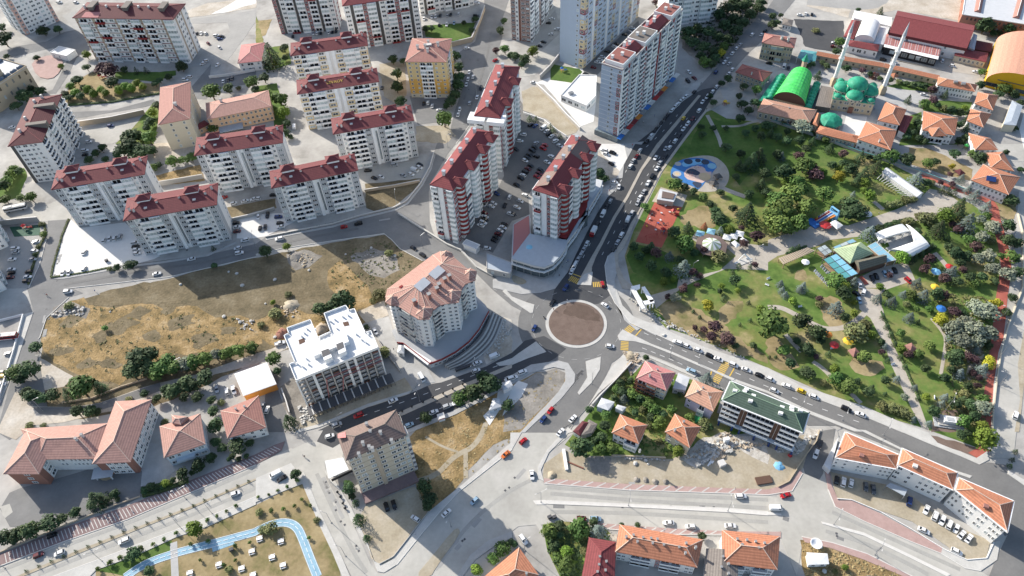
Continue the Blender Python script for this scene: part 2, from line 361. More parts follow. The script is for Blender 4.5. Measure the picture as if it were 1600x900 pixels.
patch('lawn', 'lawn_green', 't20 1200,720 1420,800 1600,760 t30 200,780 420,850 t31 480,40 400,140 120,150 -100,160 t21 1420,260 1290,110 1120,50 t20 1120,880', .04, .5, 4)
patch('lawn', 'lawn_green', 't21 740,620 930,660 1060,720 1020,830 900,880 760,800 715,700', .04, .5, 4)
# park walks
patch('plaza', 'paving_tan', 't31 0,600 250,520 330,500 500,510 740,430 800,410 950,340 1010,280 1110,300 1190,360 1100,430 960,480 880,480 620,520 560,580 380,600 300,640 220,660 60,700 0,740 t21 1600,790 1340,780 1140,860 1060,900 t22 900,130 870,45 1030,0 t21 1040,850 1300,790 1400,700 1330,640 1160,620 1120,590 1150,550 1250,600 1450,620 1600,640', .06)
patch('path', 'paving_tan', 't31 560,840 700,770 870,740 920,850 740,910 t32 570,0 740,0 690,60 720,140 770,330 900,600 960,760 1010,900 f 1440,668 t32 900,760 770,480 730,360 640,190 570,130', .06)
strip('path', 'paving_tan', 't32 0,120 80,120 160,160 270,220 360,260 480,250 560,200 620,140', 2.6, .065)
strip('path', 'paving_tan', 't20 1220,720 1290,850 1310,920', 2.2, .065)
strip('path', 'paving_tan', 't20 1310,790 1430,790 1500,760 t30 200,720', 1.8, .066)
strip('path', 'paving_tan', 't21 1300,270 1400,310 1460,330', 3, .065)
strip('path', 'paving_tan', 't32 1020,190 1080,260 1115,320 1100,420 1080,540', 1.4, .065)
strip('path', 'paving_tan', 't32 280,460 340,500 390,550', 2.0, .065)
strip('path', 'paving_tan', 't32 110,290 160,350 210,400', 2.0, .066)
strip('path', 'paving_tan', 't32 520,660 550,690 580,720', 2, .067)
strip('path', 'paving_tan', 't31 1040,680 1100,740 1140,800', 2.4, .065)
strip('path', 'paving_tan', 't31 660,360 720,410', 2.4, .065)
strip('running_track', 'track_red', 't31 960,190 1100,240 1230,300 1340,330 1410,380 1420,470 1450,560 1475,660 1490,760 1470,900 t32 1460,60 1450,180 1430,330 1410,480 1395,620 1375,780 1360,900 t33 1350,20', 4.6, .06)
patch('track_pad', 'track_red', 't33 1250,130 1330,90 1385,120 1310,165', .06)
patch('playground_paving', 'paving_tan', smoothp(GP('t21 1010,130 1090,85 1250,65 1340,130 1365,210 1320,290 1190,305 1080,270 1000,210'), 2), .06)
patch('playground_court', 'court_red', 't21 890,365 1062,395 935,648 772,610', .07)
patch('paving_tan', 'paving_tan', 't21 930,270 1095,320 1065,395 875,360', .065).name = 'paved_yard'
# mosque precinct and yards
patch('yard', 'pavement_grey', 't20 1440,480 t30 -40,400 100,380 280,440 420,500 700,600 860,640 870,720 560,850 460,830 330,800 300,680 0,620 -60,600', .03)
patch('yard', 'lot_white', 't30 490,720 620,730 590,850 460,830', .05)
patch('asphalt_lot', 'asphalt_new', 't30 160,120 470,130 480,300 420,330 230,290 200,200', .03, .6, 3)
patch('yard', 'pavement_grey', 't30 730,530 960,570 1010,600 960,640 870,660 720,620', .04)
patch('yard', 'paving_tan', 't30 480,320 690,350 1030,430 1300,470 1340,440 1100,340 1080,330 1060,400 800,380', .035)
patch('yard', 'dirt_pale', 't30 240,40 500,110 520,60 700,90 800,60 1200,130 1230,-40 250,-40', .03, 1, 4)
patch('yard', 'asphalt_worn', 't30 250,-40 820,-40 690,50 560,65 350,40 240,30', .035, .8, 4)
patch('lawn', 'lawn_green', 't30 960,620 1280,640 1240,720 1180,720 970,690', .045, .4, 3)
patch('lawn', 'lawn_green', 't30 870,730 960,700 960,880 1160,900 1240,830 1260,900 820,910', .045, .4, 3)
patch('lawn', 'lawn_green', 't30 740,540 850,510 1040,510 1040,580 850,560', .045, .4, 3)
patch('dry_yard', 'dry_lawn', 't31 880,20 1010,30 1180,110 1280,160 1260,230 1100,190 900,130', .045, .6, 3)
patch('dry_yard', 'dry_lawn', 't31 1400,350 1560,350 1540,470 1460,480 1410,400', .04, .5, 3)
patch('wood_floor', 'dirt_grey', 't20 1320,0 1600,0 1600,60 1480,180 1390,290 1280,420 1210,430 1060,300 1070,200 1270,160', .03, .8, 4)
patch('yard', 'asphalt_pale', 't31 1400,0 1600,0 1600,110 1500,110 1400,20', .035)
# upper left streets
P = lambda m, s, z=.04, **k: patch('road', m, s, z, **k)
P('asphalt_grey', 't01 310,850 700,765 1000,730 f 330,397 400,381 t11 60,582 270,540 480,500 640,450 860,402 940,360 1030,250 1080,150 1110,60 1130,0 f 685,222 t10 1210,830 1240,700 1290,560 1300,420 1265,330 1370,260 1430,60 1425,0 f 755,-12 796,-12 t10 1580,0 1530,150 1540,230 1520,300 1500,380 1470,450 1400,620 1330,790 1250,900 t11 1200,60 1100,230 1080,300 1085,480 1110,560 1170,620 1280,670 1400,790 1600,880 f 836,455 840,488 826,492 800,478 770,453 745,428 720,420 t11 1160,760 1040,730 900,655 850,600 800,560 500,602 170,652 0,692 t01 1600,705 1060,830 700,872 400,905 300,880', .04)
P('asphalt_grey', 't01 300,480 290,600 250,750 170,905 t02 210,150 100,470 -20,900 60,950 300,760 240,420 250,310 290,190 430,60 f 130,458 t01 330,850 320,830 385,600 445,470', .035)
P('asphalt_pale', 't01 0,400 150,430 280,390 400,330 460,420 440,470 300,485 0,480', .034)
P('asphalt_grey', 't00 -20,330 100,290 290,260 400,200 480,185 545,240 560,310 480,360 420,480 350,585 260,585 330,560 400,420 450,310 330,300 150,340 -20,380', .034)
P('asphalt_worn', 't00 380,100 470,70 510,200 480,190 400,110', .034)
P('asphalt_grey', 't00 450,700 700,690 960,620 980,650 900,670 480,740 440,740', .034)
P('asphalt_pale', 't00 480,830 700,770 900,740 820,850 700,900 500,900', .034)
P('asphalt_grey', 't00 1600,440 1400,480 1310,490 1320,400 1200,540 1220,620 1290,620 1330,560 1600,520', .034)
P('asphalt_worn', 't00 1190,120 1440,90 1600,60 1600,130 1520,250 1420,380 1340,330 1180,440 1140,430 1300,300 1440,200 1420,140 1200,150', .034)
patch('parking_lot', 'lot_white', 't01 430,460 380,560 330,830 400,825 680,775 870,745 960,720 1000,700 780,490 500,525', .03)
patch('parking_lot', 'lot_white', 't01 1480,470 1600,440 t11 200,430 250,480 60,578 -20,590 t01 1560,590 1480,590', .03)
patch('parking_lot', 'asphalt_pale', 't11 640,150 1020,100 1060,130 1030,215 680,250 650,200', .03)
patch('yard', 'dry_grass_dark', 't11 680,250 1030,215 1010,270 860,390 740,420 690,400', .04, .4, 3)
patch('yard', 'dry_grass_dark', 't01 1400,400 1600,360 t11 120,340 130,400 0,420 t01 1440,470', .04, .4, 3)
patch('yard', 'dry_grass', 't01 960,200 1250,130 1280,230 1000,260', .04, .4, 3)
patch('yard', 'asphalt_worn', 't01 960,160 1250,90 1280,180 1000,230', .035)
patch('lawn', 'lawn_green', 't01 -20,250 60,170 150,150 170,200 120,330 0,370', .04, .4, 3)
patch('dirt', 'dirt_pale', 't01 960,0 1200,-20 1210,60 1120,100 960,130', .04, .6, 3)
patch('lawn', 'dry_lawn', 't00 400,600 480,500 600,440 700,520 1000,520 1000,580 700,640 420,660', .04, .4, 3)
patch('lawn', 'lawn_green', 't00 720,450 1000,450 1100,440 1100,470 960,510 720,490', .045, .3, 3)
patch('paved_terrace', 'pavement_pink', smoothp(GP('t00 190,380 330,340 400,370 380,450 320,500 230,480'), 1), .3)
patch('parking_lot', 'asphalt_worn', 't01 -20,600 130,600 250,600 220,700 190,900 40,905 -20,760', .03)
patch('lawn', 'court_green', 't01 60,520 250,505 250,570 90,580', .04)
patch('yard', 'dirt_tan', 't10 770,400 930,380 940,600 860,640 800,600', .04, .4, 3)
patch('parking_lot', 'asphalt_grey', 't10 960,600 1220,610 1160,760 1010,780', .034)
patch('lawn', 'lawn_green', 't10 1050,160 1370,140 1340,230 1240,260 1060,230', .04, .2, 3)
patch('lawn', 'dry_lawn', 't10 0,130 100,120 60,220 0,240', .04, .3, 3)
patch('dirt', 'dirt_pale', 't00 1170,70 1300,20 1600,-20 1600,50 1400,80 1180,110', .04, .8, 4)
patch('yard', 'lot_white', 't00 1320,90 1480,0 1600,-30 1600,20 1400,80', .045, .5, 4)
patch('dirt', 'dirt_tan', 't10 1000,790 1200,780 1250,850 1180,900 1000,880', .04, .6, 3)
patch('lawn', 'lawn', 't00 960,900 720,900 830,800 960,640 1000,700', .045, .3, 3)
patch('lawn', 'lawn', 't10 0,90 60,300 200,280 220,400 100,440 0,420', .045, .3, 3)
patch('lawn', 'lawn_green', 't10 0,540 130,520 150,600 200,850 130,880 80,600 0,580', .046, .3, 3)
# between the towers
patch('parking_lot', 'asphalt_mid', 't10 1510,600 1600,560 t20 120,720 300,860 360,860 t21 340,0 100,320 110,440 0,480 t11 1480,680 1390,640 1300,600 1280,560 1500,300 1550,200 1530,0 t10 1540,800', .03)
patch('embankment', 'dirt_tan', 't20 60,570 130,540 200,560 420,800 400,830 340,850 210,740 70,690', .05, .5, 3)
patch('yard', 'lot_white', 't20 140,520 250,480 430,400 530,470 530,600 510,760 430,790 200,530', .03)
P('asphalt_pale', 't20 60,420 170,330 300,210 300,330 200,430 140,470 60,480', .034)
P('asphalt_worn', 't20 110,270 270,60 300,170 160,310 110,340', .034)
P('asphalt_mid', 't20 440,430 520,350 640,260 790,130 800,180 620,380 530,470 460,480', .034)
P('asphalt_worn', 't20 1040,310 1090,330 1200,440 1200,480 1130,520 1060,470 1030,420', .036)
patch('yard', 'dirt_pale', 't21 520,30 610,110 700,200 600,220 520,130', .04, .3, 3)
patch('yard', 'lot_white', 't21 530,0 770,0 700,140 680,215 620,190 560,60', .036)
patch('lawn', 'lawn_green', 't20 240,400 420,430 440,450 380,520 240,500', .04, .2, 3)
# avenue north east
P('asphalt_grey', 'f 1217,-12 1252,-12 t20 1600,200 1560,260 1480,330 1400,420 1330,500 1250,610 1200,600 1130,590 1190,520 1280,420 1330,360 1390,280 1480,170 1600,45', .045)
P('asphalt_new', 't20 1130,590 1190,560 1290,540 1250,610 1200,700 1120,800 1050,900 t21 930,160 890,240 850,310 790,420 740,500 710,570 670,640 640,680 600,700 580,760 590,850 600,905 f 953,462 935,475 880,482 862,470 867,450 877,437 887,425 897,397 910,377 920,357 935,330 947,307 960,280 t21 690,215 700,130 770,0 t20 900,800 1000,680', .05)
# roundabout ring
RC = G(900.3, 505.3)
ring = [RC+Vector((math.cos(t)*26.5, math.sin(t)*26.5, 0)) for t in [i*math.pi/32 for i in range(64)]]
P('asphalt_mid', ring, .046)
# south east dual road
P('asphalt_mid', 't22 600,0 640,90 740,220 900,290 1010,340 1200,410 1400,480 1600,575 t32 300,690 600,800 840,890 t33 1000,70 1200,150 1320,200 1380,190 1500,210 1490,260 1600,335 1600,600 1480,650 1450,590 1530,440 1290,330 1180,290 900,150 600,30 420,-40 t32 250,860 t22 1290,610 1150,550 1000,470 820,400 690,390 600,380 560,200', .048)
P('asphalt_mid', 't33 1540,560 1600,480 1600,905 1380,905 1420,800 1480,680', .052)
P('asphalt_mid', 't33 290,0 420,-20 400,100 350,210 345,260 320,300 230,260 220,220 240,150', .05)
# west dual avenue
P('asphalt_new', 'f 520,700 495,690 505,672 t12 390,890 700,740 960,660 1010,640 1100,600 1160,590 1440,490 1600,405 t22 80,330 200,300 340,380 270,440 130,520 0,580 t12 1480,650 1240,765 940,890 900,900 640,905', .047)
P('asphalt_pale', 't12 860,905 920,850 t13 560,80 540,160 430,190 300,260 230,230 200,120 330,60 f 495,690 520,680', .044)
# south arm and junction
P('asphalt_mid', 't22 280,440 560,400 690,390 640,420 610,500 560,600 480,730 400,830 330,905 60,905 130,830 340,640 390,560 390,500 340,460', .049)
P('asphalt_pale', 't22 330,880 60,900 f 815,675 t13 1600,110 1270,370 1140,510 1000,680 870,850 800,885 740,885 690,850 600,905 f 550,905 710,905 t13 1250,905 1340,770 1450,680 1600,620 t23 40,590 150,580 200,660 320,910 350,910 200,620 180,580 360,560 560,600 1000,640 1600,665 t33 80,620 80,670 180,900 220,660 400,700 600,770 905,905 1380,905 1330,870 1230,850 1080,760 900,690 600,560 420,470 370,330 345,230 220,230 180,340 80,390 0,395 t23 1340,385 730,365 200,325 180,240 230,130 380,10', .043)
P('asphalt_pale', 't13 1600,620 1450,680 1340,770 1250,905 800,905 900,830 1000,690 1140,520 1280,380 1420,480 1560,570', .047)
P('asphalt_pale', 't13 230,230 300,260 400,500 540,790 600,905 780,905 720,830 640,650 600,560 500,400 440,290 430,190 f 460,712', .042)
# boulevard lower left
P('asphalt_pale', 't03 -20,860 400,690 800,550 1200,380 1600,205 f 455,700 t13 240,110 300,250 f 467,740 t13 0,290 t03 1600,405 1180,582 860,705 600,805 330,905 -20,910', .043)
# dirt lane by the field
P('dirt_pale', 't02 -20,900 100,640 200,740 450,745 620,720 900,620 1010,590 1230,540 1600,410 t12 100,380 180,340 200,375 0,480 t02 1340,540 1250,590 1010,680 760,760 640,780 400,840 200,860 100,950', .036)
P('asphalt_mid', 't02 200,745 450,745 620,722 900,625 1000,590 1010,640 880,690 640,760 400,800 250,790', .037)
patch('school_yard', 'asphalt_grey', 't03 130,350 330,300 600,220 870,240 900,250 890,400 760,470 480,540 240,590 60,590 0,480 60,380', .036)
patch('yard', 'pavement_grey', 't03 900,60 1000,80 1100,240 1000,320 880,340 890,230', .04)
patch('paved_mark', 'paint_tan', smoothp(GP('t03 610,280 650,255 700,260 705,290 650,310'), 1), .05)
patch('yard', 'asphalt_pale', 't03 0,470 60,450 80,500 30,540', .04, .5, 2)
patch('yard', 'asphalt_mid', 't12 60,660 140,640 190,780 170,900 40,900 50,760', .036)
patch('yard', 'dirt_grey', 't12 150,620 240,560 330,760 370,820 300,890 250,850 180,760', .04, .6, 3)
patch('yard', 'dirt_tan', 't12 330,790 640,690 930,560 980,640 960,660 700,745 400,870 250,880', .045, .4, 3)
patch('yard', 'pavement_grey', 't12 700,200 830,180 880,340 1060,480 1120,590 1010,600 880,460 760,310', .036)
patch('yard', 'dirt_pale', 't12 630,150 800,80 830,170 690,220', .037, .4, 3)
patch('yard', 'dirt_pale', 't12 1420,400 1550,180 1600,200 1600,400 1440,480', .038, .5, 3)
patch('parking_yard', 'dirt_tan', 't13 690,450 990,340 1040,420 1080,490 960,640 870,790 780,830 720,790 640,560', .04, .3, 3)
# garden plot south of the roundabout
patch('garden', 'lawn', 't22 720,480 820,470 1320,640 1280,780 1600,890 t23 1300,30 1150,170 500,170 330,80 t22 470,800', .03)
patch('dirt_lot', 'dirt_tan', 't23 190,300 200,200 330,110 400,150 560,150 700,150 1000,170 1080,120 1300,0 1600,60 t33 330,0 220,220 150,340 0,380 t23 1340,360 730,325', .04)
patch('rubble_yard', 'rubble', 't23 1060,170 1160,60 1330,0 1600,60 1600,200 1400,90 1250,180 1150,230', .06, .8, 3)
patch('rubble_yard', 'rubble', 't33 0,60 60,130 180,150 250,60 320,10 340,-20 250,-20 200,90', .06, .8, 3)
patch('dirt', 'dirt_grey', 't23 460,150 620,160 600,270 500,260', .055, .5, 3)
patch('rubble_yard', 'rubble', 't22 690,400 790,400 830,460 740,550 720,480', .06, .5, 3)
patch('garden', 'lawn', 't23 190,580 330,560 570,590 640,660 480,680 440,905 300,905 220,740', .05)
patch('school_lot', 'dirt_tan', 't33 390,250 740,330 900,400 1100,560 1390,680 1360,790 1240,800 900,560 520,430 430,420', .05)
patch('dry_yard', 'dry_grass', 't33 200,670 340,700 500,740 640,810 850,905 230,905', .045, .6, 3)
patch('yard', 'paving_tan', 't23 600,640 660,640 650,690 600,670', .05)
patch('yard', 'lot_white', 't12 1420,800 1500,720 1520,600 1600,560 1600,640 1460,860', .048)
patch('yard', 'lot_white', 't22 0,620 40,580 100,600 60,680 -60,800', .05)
P('asphalt_pale', 'f 1600,290 1592,300 1575,507 1562,550 1555,600 1550,690 1548,716 1574,716 1583,720 1592,640 1602,560', .05)
patch('yard', 'dirt_tan', 't32 1560,480 1600,260 1600,600 1570,900 1540,900 1575,700', .055)
for s_ in ('t23 220,345 730,385 1340,412 1600,424', 't23 240,385 730,425 1340,462 1600,476', 't23 240,500 730,505 1340,545 1600,565', 't33 400,500 600,590 900,725 1200,860', 't33 360,620 600,690 850,810 1000,890', 't03 0,870 400,712 800,572 1200,404 1600,232', 't03 240,890 600,745 860,650 1200,520 1600,350', 't13 380,260 480,480 600,740 690,880', 'f 840,745 790,770 730,820 680,890', 't01 400,880 900,790 1300,740 1600,660 t11 300,590 640,530', 't10 1300,780 1370,600 1440,380 1470,200'):
    strip('worn_lane', 'asphalt_track' if s_[:3] in ('t23', 't33', 't03', 't13', 'f 8') else 'asphalt_mid', s_, 1.5, .052)
# ---- repairs in the asphalt, manholes
RR = random.Random(21)
for x, y in [(RR.uniform(0, 1), RR.uniform(0, 1)) for _ in range(46)]:
    a, c, m_ = RR.choice([((100, 425), (600, 345), 'asphalt_worn'), ((690, 260), (760, 70), 'asphalt_mid'), ((820, 735), (690, 880), 'asphalt_worn'), ((850, 790), (1180, 795), 'asphalt_grey'), ((1230, 810), (1440, 880), 'asphalt_grey'), ((500, 740), (560, 860), 'asphalt_worn'), ((860, 640), (910, 580), 'asphalt_grey'), ((20, 870), (440, 720), 'asphalt_worn'), ((850, 750), (1250, 775), 'asphalt_worn'), ((100, 370), (60, 560), 'asphalt_worn')])
    g = G(a[0]+(c[0]-a[0])*x+RR.uniform(-4, 4), a[1]+(c[1]-a[1])*x+RR.uniform(-3, 3)); t = G(*c)-G(*a); r = math.atan2(t.y, t.x); box('road_patch', None, (g.x, g.y, 0), (RR.uniform(1.5, 6), RR.uniform(.8, 2), .06+ZL[0]), r, m_, kind='structure')
    g = G(a[0]+(c[0]-a[0])*y+RR.uniform(-4, 4), a[1]+(c[1]-a[1])*y+RR.uniform(-3, 3)); box('manhole_cover', None, (g.x, g.y, 0), (.8, .8, .065+ZL[0]), r, 'darkgrey', kind='structure')
# ---- pavements with kerbs
PV = lambda m, s, z=.14, **k: patch('pavement', m, s, z, **k)
isl = [RC+Vector((math.cos(t)*14, math.sin(t)*14, 0)) for t in [i*math.pi/32 for i in range(64)]]
patch('roundabout_island', 'pavement_white', isl, .16)
patch('roundabout_bed', 'dirt_brown', [RC+(p-RC)*(12.5/14) for p in isl], .26)
patch('dirt', 'dirt_dark', [RC+Vector((math.cos(t)*r, math.sin(t)*r, 0)) for t, r in ((0.0, 11.5), (.4, 11.6), (.8, 11.5), (1.3, 11.4), (1.9, 11), (2.3, 8), (1.7, 4), (1.0, 3), (.3, 5))], .27, .8, 1.5)  # darker soil, with the shadow over the bed's north-east part painted into its colour
def kerbline(s, w=.3, m='kerb', z=.17, sm=0):
    return strip('kerb', m, s, w, z, sm)
# avenue median and islands
PV('paving_tan', 't20 1165,595 1180,600 940,895 t21 815,165 728,335 650,460 570,620 525,705 500,770 495,885 405,880 440,810 500,700 550,615 632,455 712,330 800,160 905,0 t20 915,890', .15)
PV('pavement_white', 't21 450,815 505,800 495,885 405,880', .16)
PV('pavement_grey', 't21 600,700 650,655 668,770 640,850 650,910 f 962,462 975,500 995,517 t22 800,255 900,290 900,300 740,225 640,90 600,0 t21 600,905 590,850 580,760', .15)
PV('paving_tan', 't20 1250,610 1300,560 1330,640 1215,700 1060,905 t21 930,185 850,340 800,420 700,650 665,690 665,760 700,840 750,890 740,910 690,905 650,800 640,690 660,645 710,570 740,500 790,420 850,310 890,240 930,160 1030,20 t20 1120,800 1200,700', .16)
PV('pavement_white', 't22 590,0 650,0 690,110 760,180 850,215 930,240 1000,280 1200,370 1600,500 t32 200,610 600,740 760,810 880,860 1000,905 840,905 600,805 300,692 0,582 t22 1400,482 1200,412 1010,342 900,292 740,222 640,90', .145)
PV('pavement_white', 't32 840,905 1000,905 t33 1060,70 1300,165 1370,120 1380,175 1320,205 1200,152 1000,72 830,0', .15)
PV('pavement_white', 't22 660,300 690,260 710,270 770,300 870,350 1000,400 1300,530 1420,580 1600,645 t32 260,768 560,885 t33 610,-10 840,105 1180,245 1275,275 1260,290 1170,258 840,118 590,0 t32 540,898 250,785 0,660 t22 1400,590 1300,545 1000,415 860,360 770,335 670,328', .15)
PV('pavement_grey', 't20 870,880 1000,690 1060,600 1130,520 1190,510 1130,590 1000,682 900,802 810,905 t21 770,0 700,130 690,215 650,215 720,90 700,0', .15)
PV('pavement_grey', 't21 560,290 640,215 680,260 600,330 540,420 480,530 440,610 400,690 350,800 310,850 270,905 t22 180,30 60,40 -120,0 t21 -120,850 0,780 180,850 260,830 340,690 380,600 470,450', .15)
PV('pavement_white', 't22 0,55 90,90 140,105 130,155 115,158 0,80 f 785,455 790,452', .15)
PV('pavement_white', 't22 0,440 40,410 150,335 215,400 100,440 0,482 f 780,572 775,568', .15)
PV('paving_tan', 't12 890,780 1280,608 1600,475 1600,500 1290,630 910,800', .15)
PV('pavement_grey', 't12 1600,545 t22 120,480 290,455 350,470 395,540 390,590 310,690 180,810 80,905 50,905 180,770 290,650 340,570 330,510 260,495 120,530 0,600 t12 1480,670 1250,790 960,905 900,905 1240,765 1480,645', .15)
PV('pavement_white', 't12 260,905 400,870 700,745 960,660 1010,600 980,640 700,725 400,850 250,890', .15)
PV('pavement_white', 't22 620,500 700,410 760,470 540,660 400,830 350,905 270,905 400,830 480,730 560,600', .15)
PV('pavement_white', 't22 460,460 555,430 550,510 500,590 420,670 410,655 470,560', .15)
PV('pavement_white', 't23 380,0 350,10 230,130 180,240 200,310 160,290 160,220 220,110 350,-30', .155)
PV('pavement_white', 't22 60,905 -10,905 t13 1590,70 1290,330 1090,490 970,650 850,800 790,830 740,810 690,700 590,550 530,370 470,320 430,250 470,180 540,150 580,240 600,260 480,280 600,480 700,700 750,850 f 590,893 600,895 t13 880,830 1000,680 1140,510 1270,370 1600,110', .15)
patch('traffic_island', 'dirt_tan', smoothp(GP('t13 990,910 1100,780 1230,615 1270,600 1275,640 1130,840 1090,910'), 1), .14)
PV('pavement_grey', 't13 1600,620 1450,680 1340,770 1250,905 1290,905 1370,800 1480,720 1600,660', .15)
PV('pavement_white', 't13 270,260 300,250 400,500 540,790 590,905 540,905 480,760 400,590 300,350', .15)
PV('pavement_red', 't03 -20,775 400,600 800,462 1200,300 1600,140 f 430,695 445,690 440,704 t03 1600,205 1200,375 800,545 400,685 -20,845', .15)
PV('pavement_white', 't03 330,905 600,803 860,703 1180,582 1600,403 t13 0,290 220,195 270,260 t13 300,320 0,440 t03 1600,455 1280,600 1110,655 870,765 600,865 560,905', .15)
PV('dirt_tan', 't03 100,905 480,745 860,595 1200,463 1600,290 1600,302 1200,478 860,612 490,762 130,910', .15)
PV('pavement_pink', 't23 200,290 230,293 730,327 1340,352 1600,360 t33 140,320 200,230 215,260 150,370 0,393 t23 1340,383 730,363 200,322', .15)
PV('pavement_pink', 't23 360,555 560,572 1000,605 1310,620 t33 20,625 80,625 80,665 0,640 t23 1310,640 1000,640 560,603 360,560', .15)
PV('pavement_pink', 't33 355,235 385,235 395,330 440,430 520,430 700,510 900,620 1090,720 1080,760 900,688 600,558 420,468 375,360', .155)
PV('pavement_white', 't33 1090,720 1240,800 1360,790 1400,690 1450,680 1430,800 1330,868 1230,850 1080,760', .15)
PV('pavement_pink', 't33 210,655 260,660 400,690 620,760 905,905 850,905 600,800 400,730 230,690', .155)
PV('kerb', 't23 130,430 200,425 220,430 730,452 1350,478 1600,500 t33 0,500 80,512 85,522 0,520 t23 1350,500 730,468 220,448 200,455 150,455', .15)
PV('kerb', 't33 330,560 350,565 600,630 850,750 1140,890 1120,905 850,770 600,650 340,575', .15)
PV('pavement_white', 't32 1500,230 1590,0 1600,0 1600,10 1510,240 1450,420 1420,600 1405,905 1390,905 1410,600 1440,400', .16)
PV('pavement_white', 't33 1500,240 1600,300 1600,335 1500,265', .15)
PV('pavement_white', 't02 150,165 210,150 100,480 -20,780 -20,690', .15)
PV('pavement_white', 't22 1000,480 870,430 840,430 1140,560 1160,540', .15)
patch('dirt', 'dirt_tan', smoothp(GP('c800,370,9.1 0,540 90,570 200,620 210,660 120,690 0,640'), 1), .19)
PV('pavement_grey', 't11 60,592 270,550 480,510 650,459 860,409 940,369 1030,257 1085,157 1110,67 1122,67 1097,160 1042,262 950,378 868,418 655,470 484,521 274,561 62,603')
PV('pavement_grey', 't01 330,845 400,832 680,782 870,752 1010,735 1300,690 1480,610 1480,622 1300,702 1010,747 870,764 680,794 400,844')
# ---- kerb stones along the big roads
for s in ('t23 200,323 730,364 1340,384 1600,394 t33 0,394 150,370 215,260', 't23 360,558 560,604 1000,641 1310,641', 't33 375,360 420,469 600,559 900,689 1080,760 1230,851 1330,869',
          't33 210,655 400,692 620,762 905,905', 't23 220,430 730,452 1350,478 1600,500', 't23 220,449 730,469 1350,501 1600,521', 't03 -20,846 400,686 800,546 1200,376 1600,206', 't03 330,904 600,804 860,704 1180,583 1600,404',
          't01 1600,706 1060,831 700,873 400,906', 't11 0,691 170,653 500,603 800,561 850,601 900,656 1040,731', 't10 1250,900 1330,790 1400,620 1470,450', 't02 240,320 250,310 290,190 430,60', 't01 290,600 250,750 180,900', 't22 600,0 640,90 740,221 900,291 1010,341', 't13 1600,111 1270,371 1140,511 1000,681 880,831', 't21 600,905 590,850 580,760 600,700'):
    kerbline(s)
# ---- painted markings
def dashes(s, n, m='paint_white', L=2.2, w=.2, z=.085, name='lane_line'):
    pts = smoothp(GP(s), 2, False); T = plen(pts)
    for i in range(n):
        p, t = along(pts, (i+.5)*T/n)
        if p is not None: box(name, None, (p.x, p.y, 0), (L, w, .06+ZL[0]), math.atan2(t.y, t.x), m, kind='structure')
def crossing(a, b, n, wide, m='paint_yellow', name='crosswalk', z=.075):
    """bars laid side by side from a to b (across the road), each wide metres along the road"""
    A, B = G(*a), G(*b); t = (B-A).normalized(); L = (B-A).length; r = math.atan2(t.y, t.x)
    o = bpy.data.objects.new(name, None); COL.objects.link(o); o.location = (A+B)/2; o['kind'] = 'structure'
    for i in range(n):
        p = A+t*(i+.5)*L/n; box('stripe', o, (p.x, p.y, 0), (L/n*.55, wide, .065+ZL[0]), r, m)
crossing((979.5, 518.5), (992, 508), 6, 3.6); crossing((975.5, 548), (976.5, 531), 7, 3.4)
crossing((890, 434), (905, 441), 6, 3.4); crossing((926, 445), (946, 444), 7, 3.2)
crossing((1117, 598), (1137, 564), 14, 3.2)
for a, b_ in (((993, 525), (1002, 515)), ((1109.5, 588), (1112, 580)), ((1140, 588), (1147, 576)), ((895, 428), (908, 433))):
    A, B = G(*a), G(*b_); box('stop_line', None, ((A.x+B.x)/2, (A.y+B.y)/2, 0), ((B-A).length, .5, .062+ZL[0]), math.atan2(B.y-A.y, B.x-A.x), 'paint_yellow', kind='structure')
dashes('t20 1050,700 960,810 t21 750,100 660,270 580,430 480,640 430,740', 16, 'paint_white'); dashes('t20 1110,720 1010,850 t21 880,150 780,290 690,460 600,620 550,720', 16)
dashes('t22 800,270 1000,360 1200,450 1400,530 1600,620 t32 260,730 600,850', 16); dashes('t22 800,370 1000,450 1250,560', 8); dashes('t12 640,810 960,700 1250,590 1600,450', 13); dashes('t12 980,830 1250,710 1600,540', 9)
dashes('t11 1040,680 1130,760 f 720,424 760,445 800,468', 8, 'paint_worn')
for k in range(22):
    t = k/22*2*math.pi; p = RC+Vector((math.cos(t)*20.2, math.sin(t)*20.2, .055))
    box('lane_line', None, Vector((p.x, p.y, 0)), (2.4, .16, .058+ZL[0]), t+math.pi/2, 'paint_worn', kind='structure')
T = plen(cyc)
for k in range(34):
    p, t = along(cyc, (k+.5)*T/34); box('lane_line', None, (p.x, p.y, 0), (1.8, .16, .09+ZL[0]), math.atan2(t.y, t.x), 'white', kind='structure')
for sgn in (1, -1):
    strip('edge_line', 'white', [p+Vector((-(cyc[min(i+1, len(cyc)-1)]-cyc[max(i-1, 0)]).normalized().y, (cyc[min(i+1, len(cyc)-1)]-cyc[max(i-1, 0)]).normalized().x, 0))*1.45*sgn for i, p in enumerate(cyc)], .13, .072, 0)
